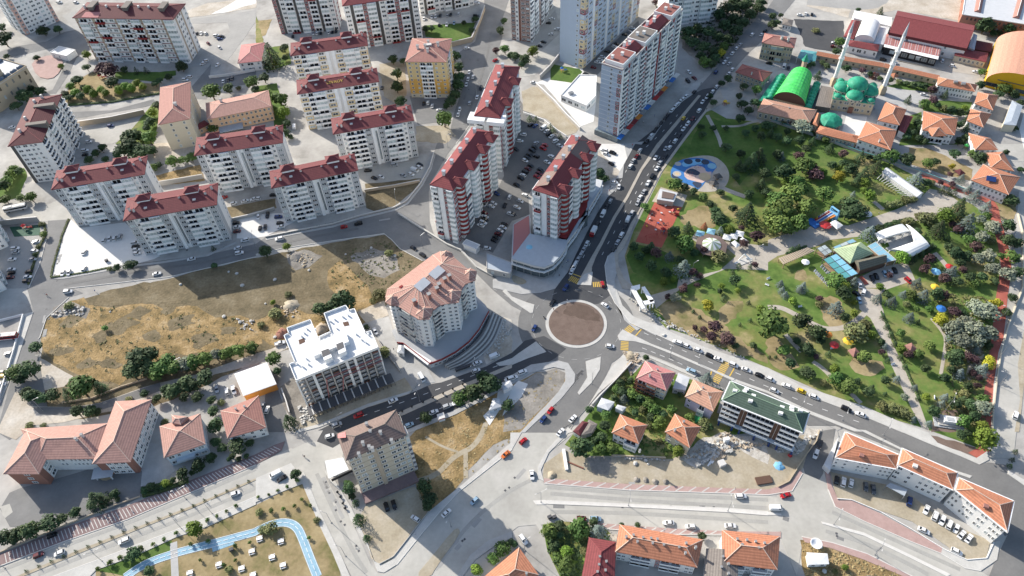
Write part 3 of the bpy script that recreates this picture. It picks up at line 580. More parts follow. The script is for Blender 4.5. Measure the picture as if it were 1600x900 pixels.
# white cross strips of the pink pavements, pale blocks of the boulevard pavement
def crossbars(s1, s2, n, m, w=.5, skew=0.0, z=.165, name='pavement_band'):
    A, B = GP(s1), GP(s2); LA, LB = plen(A), plen(B)
    for i in range(n):
        p, _ = along(A, min(LA-.01, (i+.5)/n*LA)); q, _ = along(B, min(LB-.01, max(0.01, (i+.5)/n*LB+skew)))
        d = q-p; box(name, None, ((p.x+q.x)/2, (p.y+q.y)/2, 0), (d.length, w, .165+ZL[0]), math.atan2(d.y, d.x), m, kind='structure')
crossbars('t23 230,294 730,328 1340,352 1600,360', 't23 200,321 730,362 1340,382 1600,392', 17, 'pavement_white', .45, -2.2)
crossbars('t23 560,574 1000,607 1310,621', 't23 540,602 1000,639 1310,639', 12, 'pavement_white', .45, -2.2)
crossbars('t03 20,765 400,612 800,474 1200,312 1600,152 f 430,697', 't03 20,826 400,674 800,534 1200,364 1600,194 f 438,703', 78, 'kerb', .26, .6)
0 and crossbars('t33 395,330 440,430 520,432 700,512 900,622 1060,706', 't33 378,362 422,466 600,556 700,600 900,686 1050,745', 9, 'pavement_white', .4, -1)
0 and crossbars('t33 240,664 400,694 620,764 880,892', 't33 232,686 400,726 600,796 860,904', 10, 'pavement_white', .4, 0)
# ================================================================ BUILDING KIT
def uvface(vs):
    """u along the eave (first edge), v up the slope"""
    o = vs[0]; u = (vs[1]-vs[0]).normalized(); n = (vs[1]-vs[0]).cross(vs[-1]-vs[0]).normalized(); w = n.cross(u)
    return [((p-o).dot(u), (p-o).dot(w)) for p in vs]
def uvmesh(name, faces, mats, parent, mis=None, **tags):
    v, f, uv = [], [], []
    for fc in faces:
        k = len(v); v += fc; f.append(tuple(range(k, k+len(fc)))); uv.append(uvface(fc))
    return mk(name, v, f, mats, parent, mis, False, uv, **tags)
def offset(poly, d):
    """move every edge of a ccw polygon inward by d"""
    n = len(poly); out = []
    for i in range(n):
        a, b, c = poly[i-1], poly[i], poly[(i+1) % n]
        t1 = Vector((b.x-a.x, b.y-a.y, 0)).normalized(); t2 = Vector((c.x-b.x, c.y-b.y, 0)).normalized()
        n1, n2 = Vector((-t1.y, t1.x, 0)), Vector((-t2.y, t2.x, 0)); m = n1+n2; L = m.length
        m = m/L if L > 1e-6 else n1
        out.append(b+m*(d/max(.35, m.dot(n1))))
    return out
def rect3(A, B, C, h):
    a, b, c = G(*A, h), G(*B, h), G(*C, h)
    if (c-b).length > 1.15*(b-a).length: w = (c-b).normalized(); a = a-w*(a-b).dot(w)      # the long edge rules
    u = (b-a).normalized(); n = Vector((-u.y, u.x, 0)); dd = (c-b).dot(n)
    return ccw([a, b, b+n*dd, a+n*dd])
def startat(poly, p):
    i = min(range(len(poly)), key=lambda k: (poly[k]-p).length); return poly[i:]+poly[:i]
def hip(R, q, rise, m, ridge=None, gable=False, name='roof', thick=.3, rs=.16, **tags):
    q = [Vector(p) for p in q]; a, b, c, d = q
    if (a-b).length+(c-d).length < (b-c).length+(d-a).length: a, b, c, d = b, c, d, a   # ab and cd are the long sides
    m1, m2 = (b+c)/2, (d+a)/2; ax = (m1-m2); L = ax.length; s = ((b-c).length+(d-a).length)/4
    ins = 0 if gable else min(s, L/2-.05); ax.normalize()
    r1, r2 = m1-ax*ins, m2+ax*ins; r1 = r1+Vector((0, 0, rise)); r2 = r2+Vector((0, 0, rise)); t = Vector((0, 0, -thick))
    fs = [[a, b, r1, r2], [c, d, r2, r1], [b, c, r1], [d, a, r2]]
    fs += [[a+t, b+t, b, a], [b+t, c+t, c, b], [c+t, d+t, d, c], [d+t, a+t, a, d], [d+t, c+t, b+t, a+t]]
    o = uvmesh(name, fs, m, R, **tags)
    if ridge:
        mb = MB(); mb.bar(r1, r2, rs)
        if not gable:
            for e, r in ((b, r1), (c, r1), (a, r2), (d, r2)): mb.bar(e, r, rs)
        mb.build('ridge_tiles', ridge, o)
    return o, r1, r2
_WM = {}
def winmesh(frame='white', pane='glass'):
    k = (frame, pane)
    if k not in _WM:
        v = []; f = []; mi = []
        def ring(x0, z0, x1, z1, y): 
            n = len(v); v.extend([(x0, y, z0), (x1, y, z0), (x1, y, z1), (x0, y, z1)]); return n
        a = ring(-.5, 0, .5, 1, 0); b_ = ring(-.5, 0, .5, 1, .09); c = ring(-.41, .07, .41, .93, .09); d = ring(-.41, .07, .41, .93, .03)
        for p, q in ((a, b_), (b_, c), (c, d)):
            for i in range(4): f.append((p+i, q+i, q+(i+1) % 4, p+(i+1) % 4)[::-1]); mi.append(0)
        f.append((d+3, d+2, d+1, d)); mi.append(1)
        n = len(v); v += [(-.03, .03, .07), (.03, .03, .07), (.03, .03, .93), (-.03, .03, .93), (-.03, .08, .07), (.03, .08, .07), (.03, .08, .93), (-.03, .08, .93)]
        f += [(n+4, n+7, n+6, n+5), (n, n+3, n+7, n+4), (n+1, n+5, n+6, n+2)]; mi += [0, 0, 0]
        _WM[k] = meshdata('window', v, f, [frame, pane], mi)
    return _WM[k]
def balmesh(m='white', rail='white'):
    k = ('b', m, rail)
    if k not in _WM:
        b = MB(); b.box((0, .5, -.06), (1, 1, .06)); b.box((0, .965, 0), (1, .07, .34), 0, 1); b.box((-.48, .48, 0), (.04, .9, .34), 0, 1); b.box((.48, .48, 0), (.04, .9, .34), 0, 1)
        _WM[k] = b.data('balcony', [m, rail])
    return _WM[k]
def glzmesh(m='white', g='glass_pale'):
    k = ('g', m, g)
    if k not in _WM:
        b = MB(); b.box((0, .5, -.06), (1, 1, .42)); b.box((0, .47, .36), (.97, .94, .5), 0, 1); b.box((0, .5, .86), (1, 1, .08))
        for x in (-.485, -.17, .17, .485): b.box((x, .95, .36), (.025, .08, .5))
        _WM[k] = b.data('glazed_balcony', [m, g])
    return _WM[k]
def facade(R, p, q, z0, fh, floors, pat, st):
    """p to q left to right seen from outside"""
    t = (q-p); t.z = 0; L = t.length; t.normalize(); n = Vector((t.y, -t.x, 0)); rz = math.atan2(-n.x, n.y); rz = math.atan2(n.y, n.x)-math.pi/2
    fr, pane, wall2, bal = st.get('frame', 'white'), st.get('pane', 'glass'), st.get('accent', 'wall_grey'), st.get('bal', 'white')
    dep = st.get('dep', 1.3); pr = st.get('prob', .4); gl = st.get('glaz', 'glass_pale')
    wts = {'B': 2.2, 'W': 1.5, 'G': 2.2, 'p': .7, 's': .8, 'k': .8, '-': .4, 'C': 1.5, 'R': 1.0}
    tot = sum(wts.get(c, 1) for c in pat); x = 0
    rr = random.Random(int(L*100)+len(pat))
    for c in pat:
        bw = wts.get(c, 1)/tot*L; xc = x+bw/2; x += bw
        P0 = p+t*xc; P0 = Vector((P0.x, P0.y, 0))
        if c in '.-': continue
        H = fh*floors
        if c == 'p': box('pier', R, P0+n*.25+Vector((0, 0, z0)), (bw*.9, .7, H), rz, st.get('pier', 'white')); continue
        if c == 'k': box('wall_panel', R, P0+n*.02+Vector((0, 0, z0)), (bw*.9, .12, H), rz, st.get('dark', 'wall_dark')); continue
        if c == 's':
            inst('stair_window', winmesh(fr, 'glass_mid'), R, P0+Vector((0, 0, z0+fh*.4)), rz, (bw*.6, 1, H-fh*.7)); continue
        for k in range(floors):
            z = z0+k*fh
            if c in 'wWdRC':
                w = {'w': min(1.35, bw*.55), 'W': bw*.72, 'd': bw*.85, 'R': bw*.6, 'C': bw*.7}[c]
                if c in 'RC' and (k % st.get('every', 1)) not in st.get('skip', ()):
                    a2 = wall2 if isinstance(wall2, str) else wall2[k % len(wall2)]
                    if a2: box('wall_panel', R, P0+n*.02+Vector((0, 0, z+.12)), (bw*.94, .1, fh-.24), rz, a2)
                inst('window', winmesh(fr, rr.choice((pane, pane, pane, pane, 'glass_mid', 'glass_pale', 'glass_mid'))), R, P0+n*(.06 if c in 'RC' else 0)+Vector((0, 0, z+fh*.30)), rz, (w, 1.2, fh*.50))
                if rr.random() < .06 and bw > 2: box('air_conditioner', R, P0+t*(bw*.44)+n*.3+Vector((0, 0, z+fh*.2)), (.8, .45, .6), rz, 'offwhite')
            elif c == 'r':
                box('wall_panel', R, P0+n*.02+Vector((0, 0, z+.1)), (bw*.9, .1, fh-.2), rz, wall2 if isinstance(wall2, str) else wall2[k % len(wall2)] or 'wall_white')
            elif c in 'bB':
                if k == 0 and st.get('noground'): 
                    inst('window', winmesh(fr, pane), R, P0+Vector((0, 0, z+fh*.3)), rz, (bw*.6, 1, fh*.5)); continue
                if rr.random() < pr: inst('glazed_balcony', glzmesh(bal, gl), R, P0+Vector((0, 0, z)), rz, (bw*.97, dep, fh))
                else:
                    inst('balcony', balmesh(st.get('slab', 'white'), bal if rr.random() > .15 else st.get('bal2', bal)), R, P0+Vector((0, 0, z)), rz, (bw*.97, dep, fh))
                    inst('balcony_door', winmesh(fr, 'glass_dark'), R, P0+n*-.02+Vector((0, 0, z+.05)), rz, (bw*.86, 1.2, fh*.80))
            elif c == 'G': inst('glazed_balcony', glzmesh(bal, gl), R, P0+Vector((0, 0, z)), rz, (bw*.97, dep, fh))
def chim(R, pts, h, s=.75, hh=1.9, m='offwhite'):
    for (x, y) in pp(pts) if isinstance(pts, str) else pts:
        g = G(x, y, h+hh); b = MB(); b.box((g.x, g.y, h-.9), (s, s, hh+.6)); b.box((g.x, g.y, h-.3+hh), (s*1.35, s*1.35, .22), 0, 1); b.build('chimney', [m, 'grey'], R)
def building(name, label, cat, quad, h, wall, roof=('hip', 2.5, 'roof_red', 'ridge_red'), floors=3, z0=0.0, F=None, Rt=None, L=None, K=None, ov=.5, st=None, group=None, plinth=None, gf=0.0, gable=False, h0=0.0):
    """quad: eaves corners ccw from front left; walls stand ov inside them"""
    q = [Vector((p.x, p.y, h)) for p in quad]; w = offset(q, ov); c = sum(q, Vector())/len(q)
    R = root(name, (c.x, c.y, 0), label, cat, group)
    b = MB(); b.prism([Vector((p.x, p.y, 0)) for p in w], h0-.3, h-.05); b.build('wall', wall, R)
    if plinth: 
        b = MB(); b.prism([Vector((p.x, p.y, 0)) for p in offset(q, ov-.15)], -.3, plinth[1]); b.build('plinth', plinth[0], R)
    st = st or {}; fh = (h-gf-h0-.35)/floors
    for (i, j), pat in (((0, 1), F), ((1, 2), Rt), ((2, 3), K), ((3, 0), L)):
        if pat: facade(R, w[i], w[j], h0+gf, fh, floors, pat, st)
    if roof[0] == 'hip':
        o, r1, r2 = hip(R, q, roof[1], roof[2], roof[3] if len(roof) > 3 else None, gable)
    elif roof[0] == 'flat':
        b = MB(); b.prism([Vector((p.x, p.y, 0)) for p in q], h-.3, h); b.build('roof', roof[2], R)
        par = roof[1]
        if par:
            b = MB(); n = len(q)
            for i in range(n):
                a, e = q[i], q[(i+1) % n]; t = (e-a); ll = t.length; t.normalize(); nn = Vector((-t.y, t.x, 0)); mid = (a+e)/2+nn*.18
                b.box((mid.x, mid.y, h), (ll-(.36 if i % 2 else 0), .36, par), math.atan2(t.y, t.x))
            b.build('parapet', roof[3] if len(roof) > 3 else wall, R)
    elif roof[0] == 'vault':
        vault(R, q, roof[1], roof[2], roof[3] if len(roof) > 3 else None)
    R['h'] = h
    return R
def vault(R, q, rise, m, end=None, n=14, z=0.0, name='roof'):
    """barrel over the quad, axis along b-c"""
    a, b, c, d = [Vector(p) for p in q]; fs = []
    P = lambda s, e, f_: (s.lerp(e, (1-math.cos(math.pi*f_))/2)+Vector((0, 0, rise*math.sin(math.pi*f_))))
    for i in range(n):
        f0, f1 = i/n, (i+1)/n; fs.append([P(a, b, f0), P(a, b, f1), P(d, c, f1), P(d, c, f0)])
    o = uvmesh(name, [f_[::-1] if ((f_[1]-f_[0]).cross(f_[2]-f_[0])).z < 0 else f_ for f_ in fs], m, R)
    if end:
        for s, e in ((a, b), (c, d)): 
            pts = [P(s, e, i/n) for i in range(n+1)]; mk('gable_wall', pts, [tuple(range(n+1))], end, R)
    return o
def dome(R, c, r, m, n=20, rise=1.0, name='dome', finial=True, drum=None):
    b = MB(); prof = [(r*math.cos(t*math.pi/2/8), r*rise*math.sin(t*math.pi/2/8)) for t in range(8)]+[(.02, r*rise)]
    b.lathe(c, prof, n); o = b.build(name, m, R, smooth=True)
    if finial: b = MB(); b.bar((c[0], c[1], c[2]+r*rise), (c[0], c[1], c[2]+r*rise+r*.35), .12, 0, 5, .03); b.build('finial', 'steel', o)
    return o
def mid(q, s, t):
    a, b, c, d = q; return a.lerp(b, s).lerp(d.lerp(c, s), t)
def stair_tower(R, p, w, d, h0, h1, rz, wall, roof, ridge=None):
    o = box('roof_tower', R, (p.x, p.y, h0), (w, d, h1-h0), rz, wall)
    ca, sa = math.cos(rz), math.sin(rz); e = .5
    q = [Vector((p.x+x*ca-y*sa, p.y+x*sa+y*ca, h1)) for x, y in ((-w/2-e, -d/2-e), (w/2+e, -d/2-e), (w/2+e, d/2+e), (-w/2-e, d/2+e))]
    hip(R, q, 1.6, roof, ridge, name='tower_roof', thick=.25)
# ================================================================ BUILDINGS
# ---- eight-storey white slabs with dark red roofs, upper left
def slab(label, A, B, C, b=None, yellow=False, h=26.0, group='white eight-storey slab blocks with red roofs'):
    if b: h = hgt(b, A)
    q = startat(rect3(A, B, C, h), G(*A, h))
    st = dict(accent=('wall_pale_yellow' if yellow else 'wall_grey'), prob=.42, dep=1.5, every=2, skip=(1,) if yellow else ())
    R = building('apartment_block', label, 'apartment block', q, h, 'wall_white', ('hip', 2.6, 'roof_red', 'ridge_red'), 8, F='CbBCp-pCBbC' if yellow else 'CwBBCpsCBBwC', Rt='r.w', L='Cw.', K='wwwwsw', ov=.9, st=st, group=group)
    rz = math.atan2((q[1]-q[0]).y, (q[1]-q[0]).x)
    for s in (.22, .74):
        p = mid(q, s, .62); stair_tower(R, p, 6.2, 4.2, h+.4, h+4.0, rz, 'white', 'roof_red', 'ridge_red')
        pp_ = mid(q, s+.02, .30); box('skylight', R, (pp_.x, pp_.y, h+.9), (1.5, 1.2, .9), rz, 'offwhite')
    for s, t in ((.07, .33), (.12, .25), (.36, .42), (.60, .45), (.88, .45), (.94, .7)):
        p = mid(q, s, t); box('chimney', R, (p.x, p.y, h+.3), (.9, .9, 2.9), rz, 'offwhite'); box('chimney_cap', R, (p.x, p.y, h+3.2), (1.15, 1.15, .25), rz, 'ridge_red')
    return R
SLABS = [
 slab('white slab block with red roof beside the white triangular car park, westernmost slab', (79.5, 296.7), (226, 272.5), (227.5, 243.7), (120, 356)),
 slab('white slab block with red roof standing directly above the row of four cars', (192, 345.5), (339, 320), (338, 286), (226, 401)),
 slab('white slab block with red roof behind the garden strip, just below the peach school building', (303, 243.7), (442, 223), (436, 196), (343, 299)),
 slab('white slab block with red roof nearest the dry field and the road junction', (423.7, 294.5), (560, 266), (552.5, 240), (447, 350)),
 slab('white slab block with red roof in front of the orange tower, easternmost of the slabs', (520, 210), (647.5, 188), (640, 164), None, h=25.5),
 slab('yellow and white slab block with red roof, the front one of the two yellow slabs', (464, 147.5), (592.5, 127.5), (587.5, 106), None, True, 25.5, 'yellow and white slab blocks'),
 slab('yellow and white slab block with red roof, the rear one behind its twin', (453.7, 87.5), (575, 71), (572.5, 51), None, True, 25.5, 'yellow and white slab blocks')]
cu = bpy.data.curves.new('roof_lettering', 'FONT'); cu.body = 'LEVAOY'; cu.size = 2.6; cu.extrude = .06; cu.align_x = 'CENTER'
to = bpy.data.objects.new('roof_lettering', cu); COL.objects.link(to); tm = bpy.data.meshes.new_from_object(to.evaluated_get(bpy.context.evaluated_depsgraph_get())); bpy.data.objects.remove(to); tm.materials.append(MATS['paint_yellow'])
S6 = SLABS[5]; q = startat(rect3((464, 147.5), (592.5, 127.5), (587.5, 106), S6['h']), G(464, 147.5, S6['h'])); p = mid(q, .47, .24); rz = math.atan2((q[1]-q[0]).y, (q[1]-q[0]).x)
to = inst('roof_lettering', tm, S6, (p.x, p.y, S6['h']+1.35)); dpt = (q[2]-q[1]).length; to.rotation_euler = (math.atan2(2.6, dpt/2), 0, rz)
# ---- big grey and white slab upper left
A_ = (112.5, 28); h = hgt((155, 97), (117, 30)); q = startat(rect3(A_, (271, 30.5), (287.5, 5.5), h), G(*A_, h))
B2 = building('apartment_block', 'long white and grey slab with red balcony bands above the small playground', 'apartment block', q, h, 'wall_white', ('hip', 3.2, 'roof_maroon', 'ridge_red'), 9,
     F='kBwkBwWkBwBkBwwkG', Rt='.kWWk.W', L='kWw', ov=.9, st=dict(bal='white', bal2='wall_red', slab='wall_red', prob=.35, dep=1.4, dark='wall_tan', pier='wall_tan'))
rz = math.atan2((q[1]-q[0]).y, (q[1]-q[0]).x)
for s in (.16, .5, .86):
    p = mid(q, s, .5); b = MB(); b.box((p.x, p.y, h), (3.6, 8, 4.0), rz); b.box((p.x, p.y, h+4.0), (4.2, 8.6, .4), rz); b.build('roof_tower', 'roof_grey', B2)
for s in (.08, .3, .42, .62, .72): p = mid(q, s, .45); box('chimney', B2, (p.x, p.y, h), (1.1, 1.1, 4.2), rz, 'offwhite')
p = [mid(q, s, t)+Vector((0, 0, .15+2.9*min(1, t*2))) for s, t in ((.09, .02), (.26, .02), (.26, .34), (.12, .34))]; uvmesh('roof_patch', [p], 'roof_pink', B2)
w_ = offset(q, .9); t = w_[1]-w_[0]; n_ = Vector((t.y, -t.x, 0)).normalized()
for k in range(1, 10): m_ = (w_[0]+w_[1])/2+n_*.08; box('floor_band', B2, (m_.x, m_.y, k*(h-.35)/9-.1), (t.length, .3, .32), rz, 'wall_red' if k % 3 else 'wall_brown')
# ---- stepped block at the left edge
A_ = (13.5, 225); h = hgt((50, 286), (15, 225)); q = startat(rect3(A_, (66, 222), (97, 147), h), G(*A_, h))
B3 = building('apartment_block', 'white and dark grey apartment block at the left edge with stepped maroon roofs', 'apartment block', q, h, 'wall_white', ('hip', 3.0, 'roof_maroon', 'ridge_red'), 9, F='kWWww.', Rt='Bk.WBk.WBkWB', ov=.8, st=dict(prob=.2, dark='wall_dark', dep=1.3))
rz = math.atan2((q[1]-q[0]).y, (q[1]-q[0]).x)
for t in (.3, .68): p = mid(q, .72, t); b = MB(); b.box((p.x, p.y, h+.2), (11, 2.6, 3.3), rz); b.build('roof_tower', 'roof_grey', B3)
for s, t in ((.3, .2), (.3, .45), (.35, .8), (.5, .9)): p = mid(q, s, t); box('chimney', B3, (p.x, p.y, h), (1.1, 1.1, 4), rz, 'offwhite')
# ---- salmon block top left corner (roof beyond the frame)
def base_block(name, label, cat, A, B, C, h, *a, **k):
    q = rect3(A, B, C, 0); q = startat(q, G(*A)); return building(name, label, cat, offset(q, -k.get('ov', .5)), h, *a, **k)
base_block('apartment_block', 'white and salmon apartment block in the top left corner', 'apartment block', (42, 55), (93, 32.5), (84, 14), 30, 'wall_white', ('hip', 3, 'roof_salmon'), 10, F='RWwwWWwR', L='GRGwR', st=dict(accent='wall_pink', prob=.5))
# ---- row of red striped white slabs at the top
for lab, A, B, C, F_ in (('white slab with red panels and dark vertical bands at the top, left of its neighbours', (440, 53), (531, 47), (529, 30), 'RkWBkBRBkBW'),
                    ('white slab with red panels in the middle of the top row, behind the orange tower', (551, 76.5), (661, 60), (656, 44), 'WkBRBkWBRBkW'),
                    ('white and grey slab at the top beside the walled parking court', (657, 24), (741, 8), (738, -4), 'WkBWWBkBBW')):
    base_block('apartment_block', lab, 'apartment block', A, B, C, 31 if 'middle' in lab else 33, 'wall_white', ('hip', 2.8, 'roof_crimson', 'ridge_red'), 10, F=F_, Rt='RwWR', L='RW', st=dict(accent='wall_red', every=2, prob=.35, bal='white', bal2='wall_red', dark='wall_dark'), group='striped slabs along the top edge')
# ---- orange tower
A_ = (632.5, 96.5); h = hgt((642.5, 153), A_); q = startat(rect3(A_, (697.5, 97), (705, 60), h), G(*A_, h)); w_ = offset(q, .6)
B16 = building('apartment_block', 'orange and cream apartment tower with salmon hipped roof', 'apartment block', q, h, 'wall_cream', ('hip', 3.2, 'roof_terra', 'ridge_light'), 9, F='wwbbww', Rt='wbww', L='www', ov=.6, st=dict(prob=.3, dep=1.0))
b = MB(); b.prism(offset(q, .5), 2.9, h*.52); b.build('wall_band', 'wall_yellow', B16)
b = MB(); b.prism(offset(q, .52), h*.52, h-.3); b.build('wall_band', 'wall_pale_yellow', B16)
for o in B16.children:
    if o.name.split('.')[0] in ('window', 'balcony_door', 'glazed_balcony'): o.location += (Vector((o.location.x, o.location.y, 0)).normalized())*.16
chim(B16, 't10 1075,250 1008,280 1135,262 1070,300 1055,275', h+2.6, 1.3)
box('water_tank', B16, G(670, 70, h+3)-Vector((0, 0, .8)), (3.2, 2.2, 1.4), .2, 'offwhite')
# ---- schools behind the slabs
A_ = (247, 191); h = hgt((264, 234), (249, 191)); q = startat(rect3(A_, (297.5, 185.5), (298, 127.5), h), G(*A_, h))
R = building('school_building', 'cream school building with salmon hipped roof beside the street wall', 'school', q, h, 'wall_cream', ('hip', 3.0, 'roof_terra', 'ridge_light'), 5, F='..w..w.', Rt='.w.w.w', ov=.6)
chim(R, 't00 1090,640', h+2.5, 1.4)
A_ = (323, 187); h = hgt((339, 207), A_); q = startat(rect3(A_, (424, 166), (418, 141), h), G(*A_, h))
R = building('school_building', 'peach school building with long salmon roof behind the garden wall', 'school', q, h, 'wall_peach', ('hip', 2.6, 'roof_salmon', 'ridge_light'), 3, F='w.wwwwwwwwwwww', Rt='wwww', ov=.6, st=dict(frame='offwhite'))
chim(R, 't00 1375,615', h+2.5, 1.2)
box('canopy', R, G(361, 200, 3), (14, 6, .4), .25, 'roof_zinc')
building('annex', 'small dark red roofed link between the cream school and the peach school', 'annex', startat(rect3((309, 203), (327, 193), (324, 185), 4), G(309, 203, 4)), 4, 'wall_peach', ('hip', 1, 'roof_crimson'), 1, F='ww', ov=.3)
# ---- pink roofed house, kiosk, stone mosque at the left edge
A_ = (371, 98); q = startat(rect3(A_, (409, 95), (414, 66), 7), G(*A_, 7))
R = building('house', 'white house with pink hipped roof beside the steep lane', 'house', q, 7, 'wall_white', ('hip', 2.4, 'roof_pink', 'ridge_light'), 2, F='wWw', L='ww', Rt='ww', ov=.6)
q = startat(rect3((78, 82), (104, 88), (109, 76), 4), G(78, 82, 4))
building('kiosk', 'small white flat-roofed building beside the pink round terrace', 'kiosk', q, 4, 'wall_white', ('flat', .3, 'roof_palegrey'), 1, F='ww.', ov=.1)
q = startat(rect3((-30, 150), (42, 104), (24, 76), 15), G(-30, 150, 15))
R = building('stone_mosque', 'tan stone mosque with blue-grey domes at the left edge', 'mosque', q, 15, 'wall_stone', ('flat', .8, 'roof_palegrey', 'wall_stone'), 2, F='wwwwwww', Rt='www', ov=.2, gf=3, st=dict(frame='wall_stone', pane='glass_dark'))
for i in range(7):
    for t in (.12, .88):
        p = mid(q, .08+i*.14, t); dome(R, (p.x, p.y, 15.2), 2.3, 'dome_blue', 12, .7, 'small_dome', False)
p = mid(q, .45, .5); b = MB(); b.lathe((p.x, p.y, 15), [(9, 0), (9, 3), (8.6, 3.1)], 16); b.build('drum', 'wall_stone', R); dome(R, (p.x, p.y, 18), 8.6, 'dome_blue', 24, .75)
# ---- left edge white block with curved balconies
base_block('apartment_block', 'white block with dark red base at the left edge beside the sunken car park', 'apartment block', (-30, 395), (14, 385), (-8, 330), 20, 'wall_white', ('flat', .8, 'roof_palegrey'), 6, F='wRw', Rt='wGRwGRw', st=dict(accent='wall_red', prob=.5))
base_block('apartment_block', 'pale block cut by the left edge below the white block with the red base', 'apartment block', (-30, 470), (11, 452), (0, 425), 13, 'wall_white', ('flat', .8, 'roof_palegrey'), 4, F='ww', Rt='wGw', st=dict(prob=.5))
# ---- white and brown tower, grey-blue towers, white round block
base_block('tower_block', 'white and brown tower block at the top left of the blue towers', 'tower block', (800, 62), (829, 66), (862, 8), 38, 'wall_white', ('flat', 1, 'roof_palegrey'), 12, F='CwkCC', Rt='BwBWkBwBWB', L='ww', st=dict(accent='wall_brown', prob=.4, dark='wall_brown', dep=1.2))
base_block('tower_block', 'tall blue-grey tower with yellow and red window panels, roof beyond the frame', 'tower block', (876, 94), (911, 107.5), (997, 26), 60, 'wall_blue', ('flat', 1, 'roof_palegrey'), 18, F='...wR', Rt='RWkRWWkWRWkWWRkWR', st=dict(accent=['wall_pale_yellow', 'wall_pale_yellow', None, 'wall_red'], every=1, prob=.3, dark='wall_white', pane='glass_dark'), group=None)
R = base_block('tower_block', 'white curved apartment block behind the dark grove at the top', 'tower block', (1040, 40), (1116, 31), (1122, 5), 26, 'wall_white', ('flat', 1, 'roof_palegrey'), 8, F='WbWGwWGbW', Rt='wGw', L='ww', st=dict(prob=.4))
A_ = (931.5, 107); h = hgt((926, 217), (931, 107)); q = startat(rect3(A_, (972.5, 110), (1067, 15), h), G(*A_, h))
BT = building('tower_block', 'long blue-grey tower slab with red panels and stepped red roof beside the avenue', 'tower block', q, h, 'wall_blue', ('flat', .6, 'roof_rust', 'offwhite'), 15, F='..w.R', Rt='pBrdBpdBrBpBdrBdpBrdBp', L='.w', ov=.2, gf=3.4, st=dict(accent='wall_red', every=3, skip=(2,), prob=.12, dep=1.0, pane='glass_dark', pier='white'))
for i in range(1, 15):
    f0, f1 = offset(q, .2)[0], offset(q, .2)[1]; t = f1-f0; t.z = 0; m_ = (f0+f1)/2; n_ = Vector((t.y, -t.x, 0)).normalized()
    box('wall_band', BT, (m_.x+n_.x*.02, m_.y+n_.y*.02, 3.4+i*(h-3.75)/15), (t.length*.98, .1, .16), math.atan2(t.y, t.x), 'white')
rz = math.atan2((q[1]-q[0]).y, (q[1]-q[0]).x)
for a0, a1, zz, m_ in ((.02, .21, 2.6, 'roof_rust'), (.36, .56, 2.6, 'roof_grey'), (.80, .97, 2.8, 'roof_rust')):
    qq = [mid(q, s, t)+Vector((0, 0, zz)) for s, t in ((.10, a0), (.97, a0), (.97, a1), (.10, a1))]
    b = MB(); b.prism(qq, h, h+zz-.02); b.build('penthouse', 'white', BT); b = MB(); b.prism(offset(qq, .5), h+zz-.02, h+zz+.1); b.build('penthouse_roof', m_, BT)
for a0, a1 in ((.22, .35), (.57, .79)):
    qq = [mid(q, s, t) for s, t in ((.15, a0), (.85, a0), (.85, a1), (.15, a1))]; hip(BT, [p+Vector((0, 0, .6)) for p in qq], 2.2, 'roof_crimson', None, True, name='pitched_roof')
for s, t in ((.35, .05), (.6, .12), (.3, .25), (.45, .28), (.4, .42), (.6, .46), (.35, .6), (.5, .66), (.42, .7), (.5, .86), (.6, .92)):
    p = mid(q, s, t); box('vent', BT, (p.x, p.y, h), (1.3, 1.3, 4.3), rz, 'white'); box('vent_cap', BT, (p.x, p.y, h+4.3), (1.7, 1.7, .3), rz, 'offwhite')
b = MB(); b.prism(offset(q, -1.2), -.2, 3.3); b.build('shop_floor', 'glass_mid', BT)
q2 = offset(q, -2.2); f0, f1 = q2[1], q2[2]; t = (f1-f0); t.z = 0; L_ = t.length; t.normalize()
for i in range(14): p = f0+t*(L_*(i+.5)/14); box('awning', BT, (p.x, p.y, 3.35), (L_/14*.9, 2.6, .25), math.atan2(t.y, t.x), ['blue', 'offwhite', 'red', 'wall_red', 'orange', 'steel'][i % 6])
# ---- white flat roofed shop behind the tower
h = 4.5; q = startat(ccw([G(876, 149, h), G(916, 165.5, h), G(931, 150, h), G(932, 118, h), G(905, 117, h)]), G(876, 149, h))
R = building('shop', 'low white flat-roofed shop on the pale yard behind the blue-grey tower', 'shop', q, h, 'wall_white', ('flat', .5, 'roof_white'), 1, F='WWWW', Rt='WW', ov=.1, st=dict(pane='glass_dark'))
box('roof_unit', R, G(892, 147, h), (3, 2, 1.4), .4, 'steel')
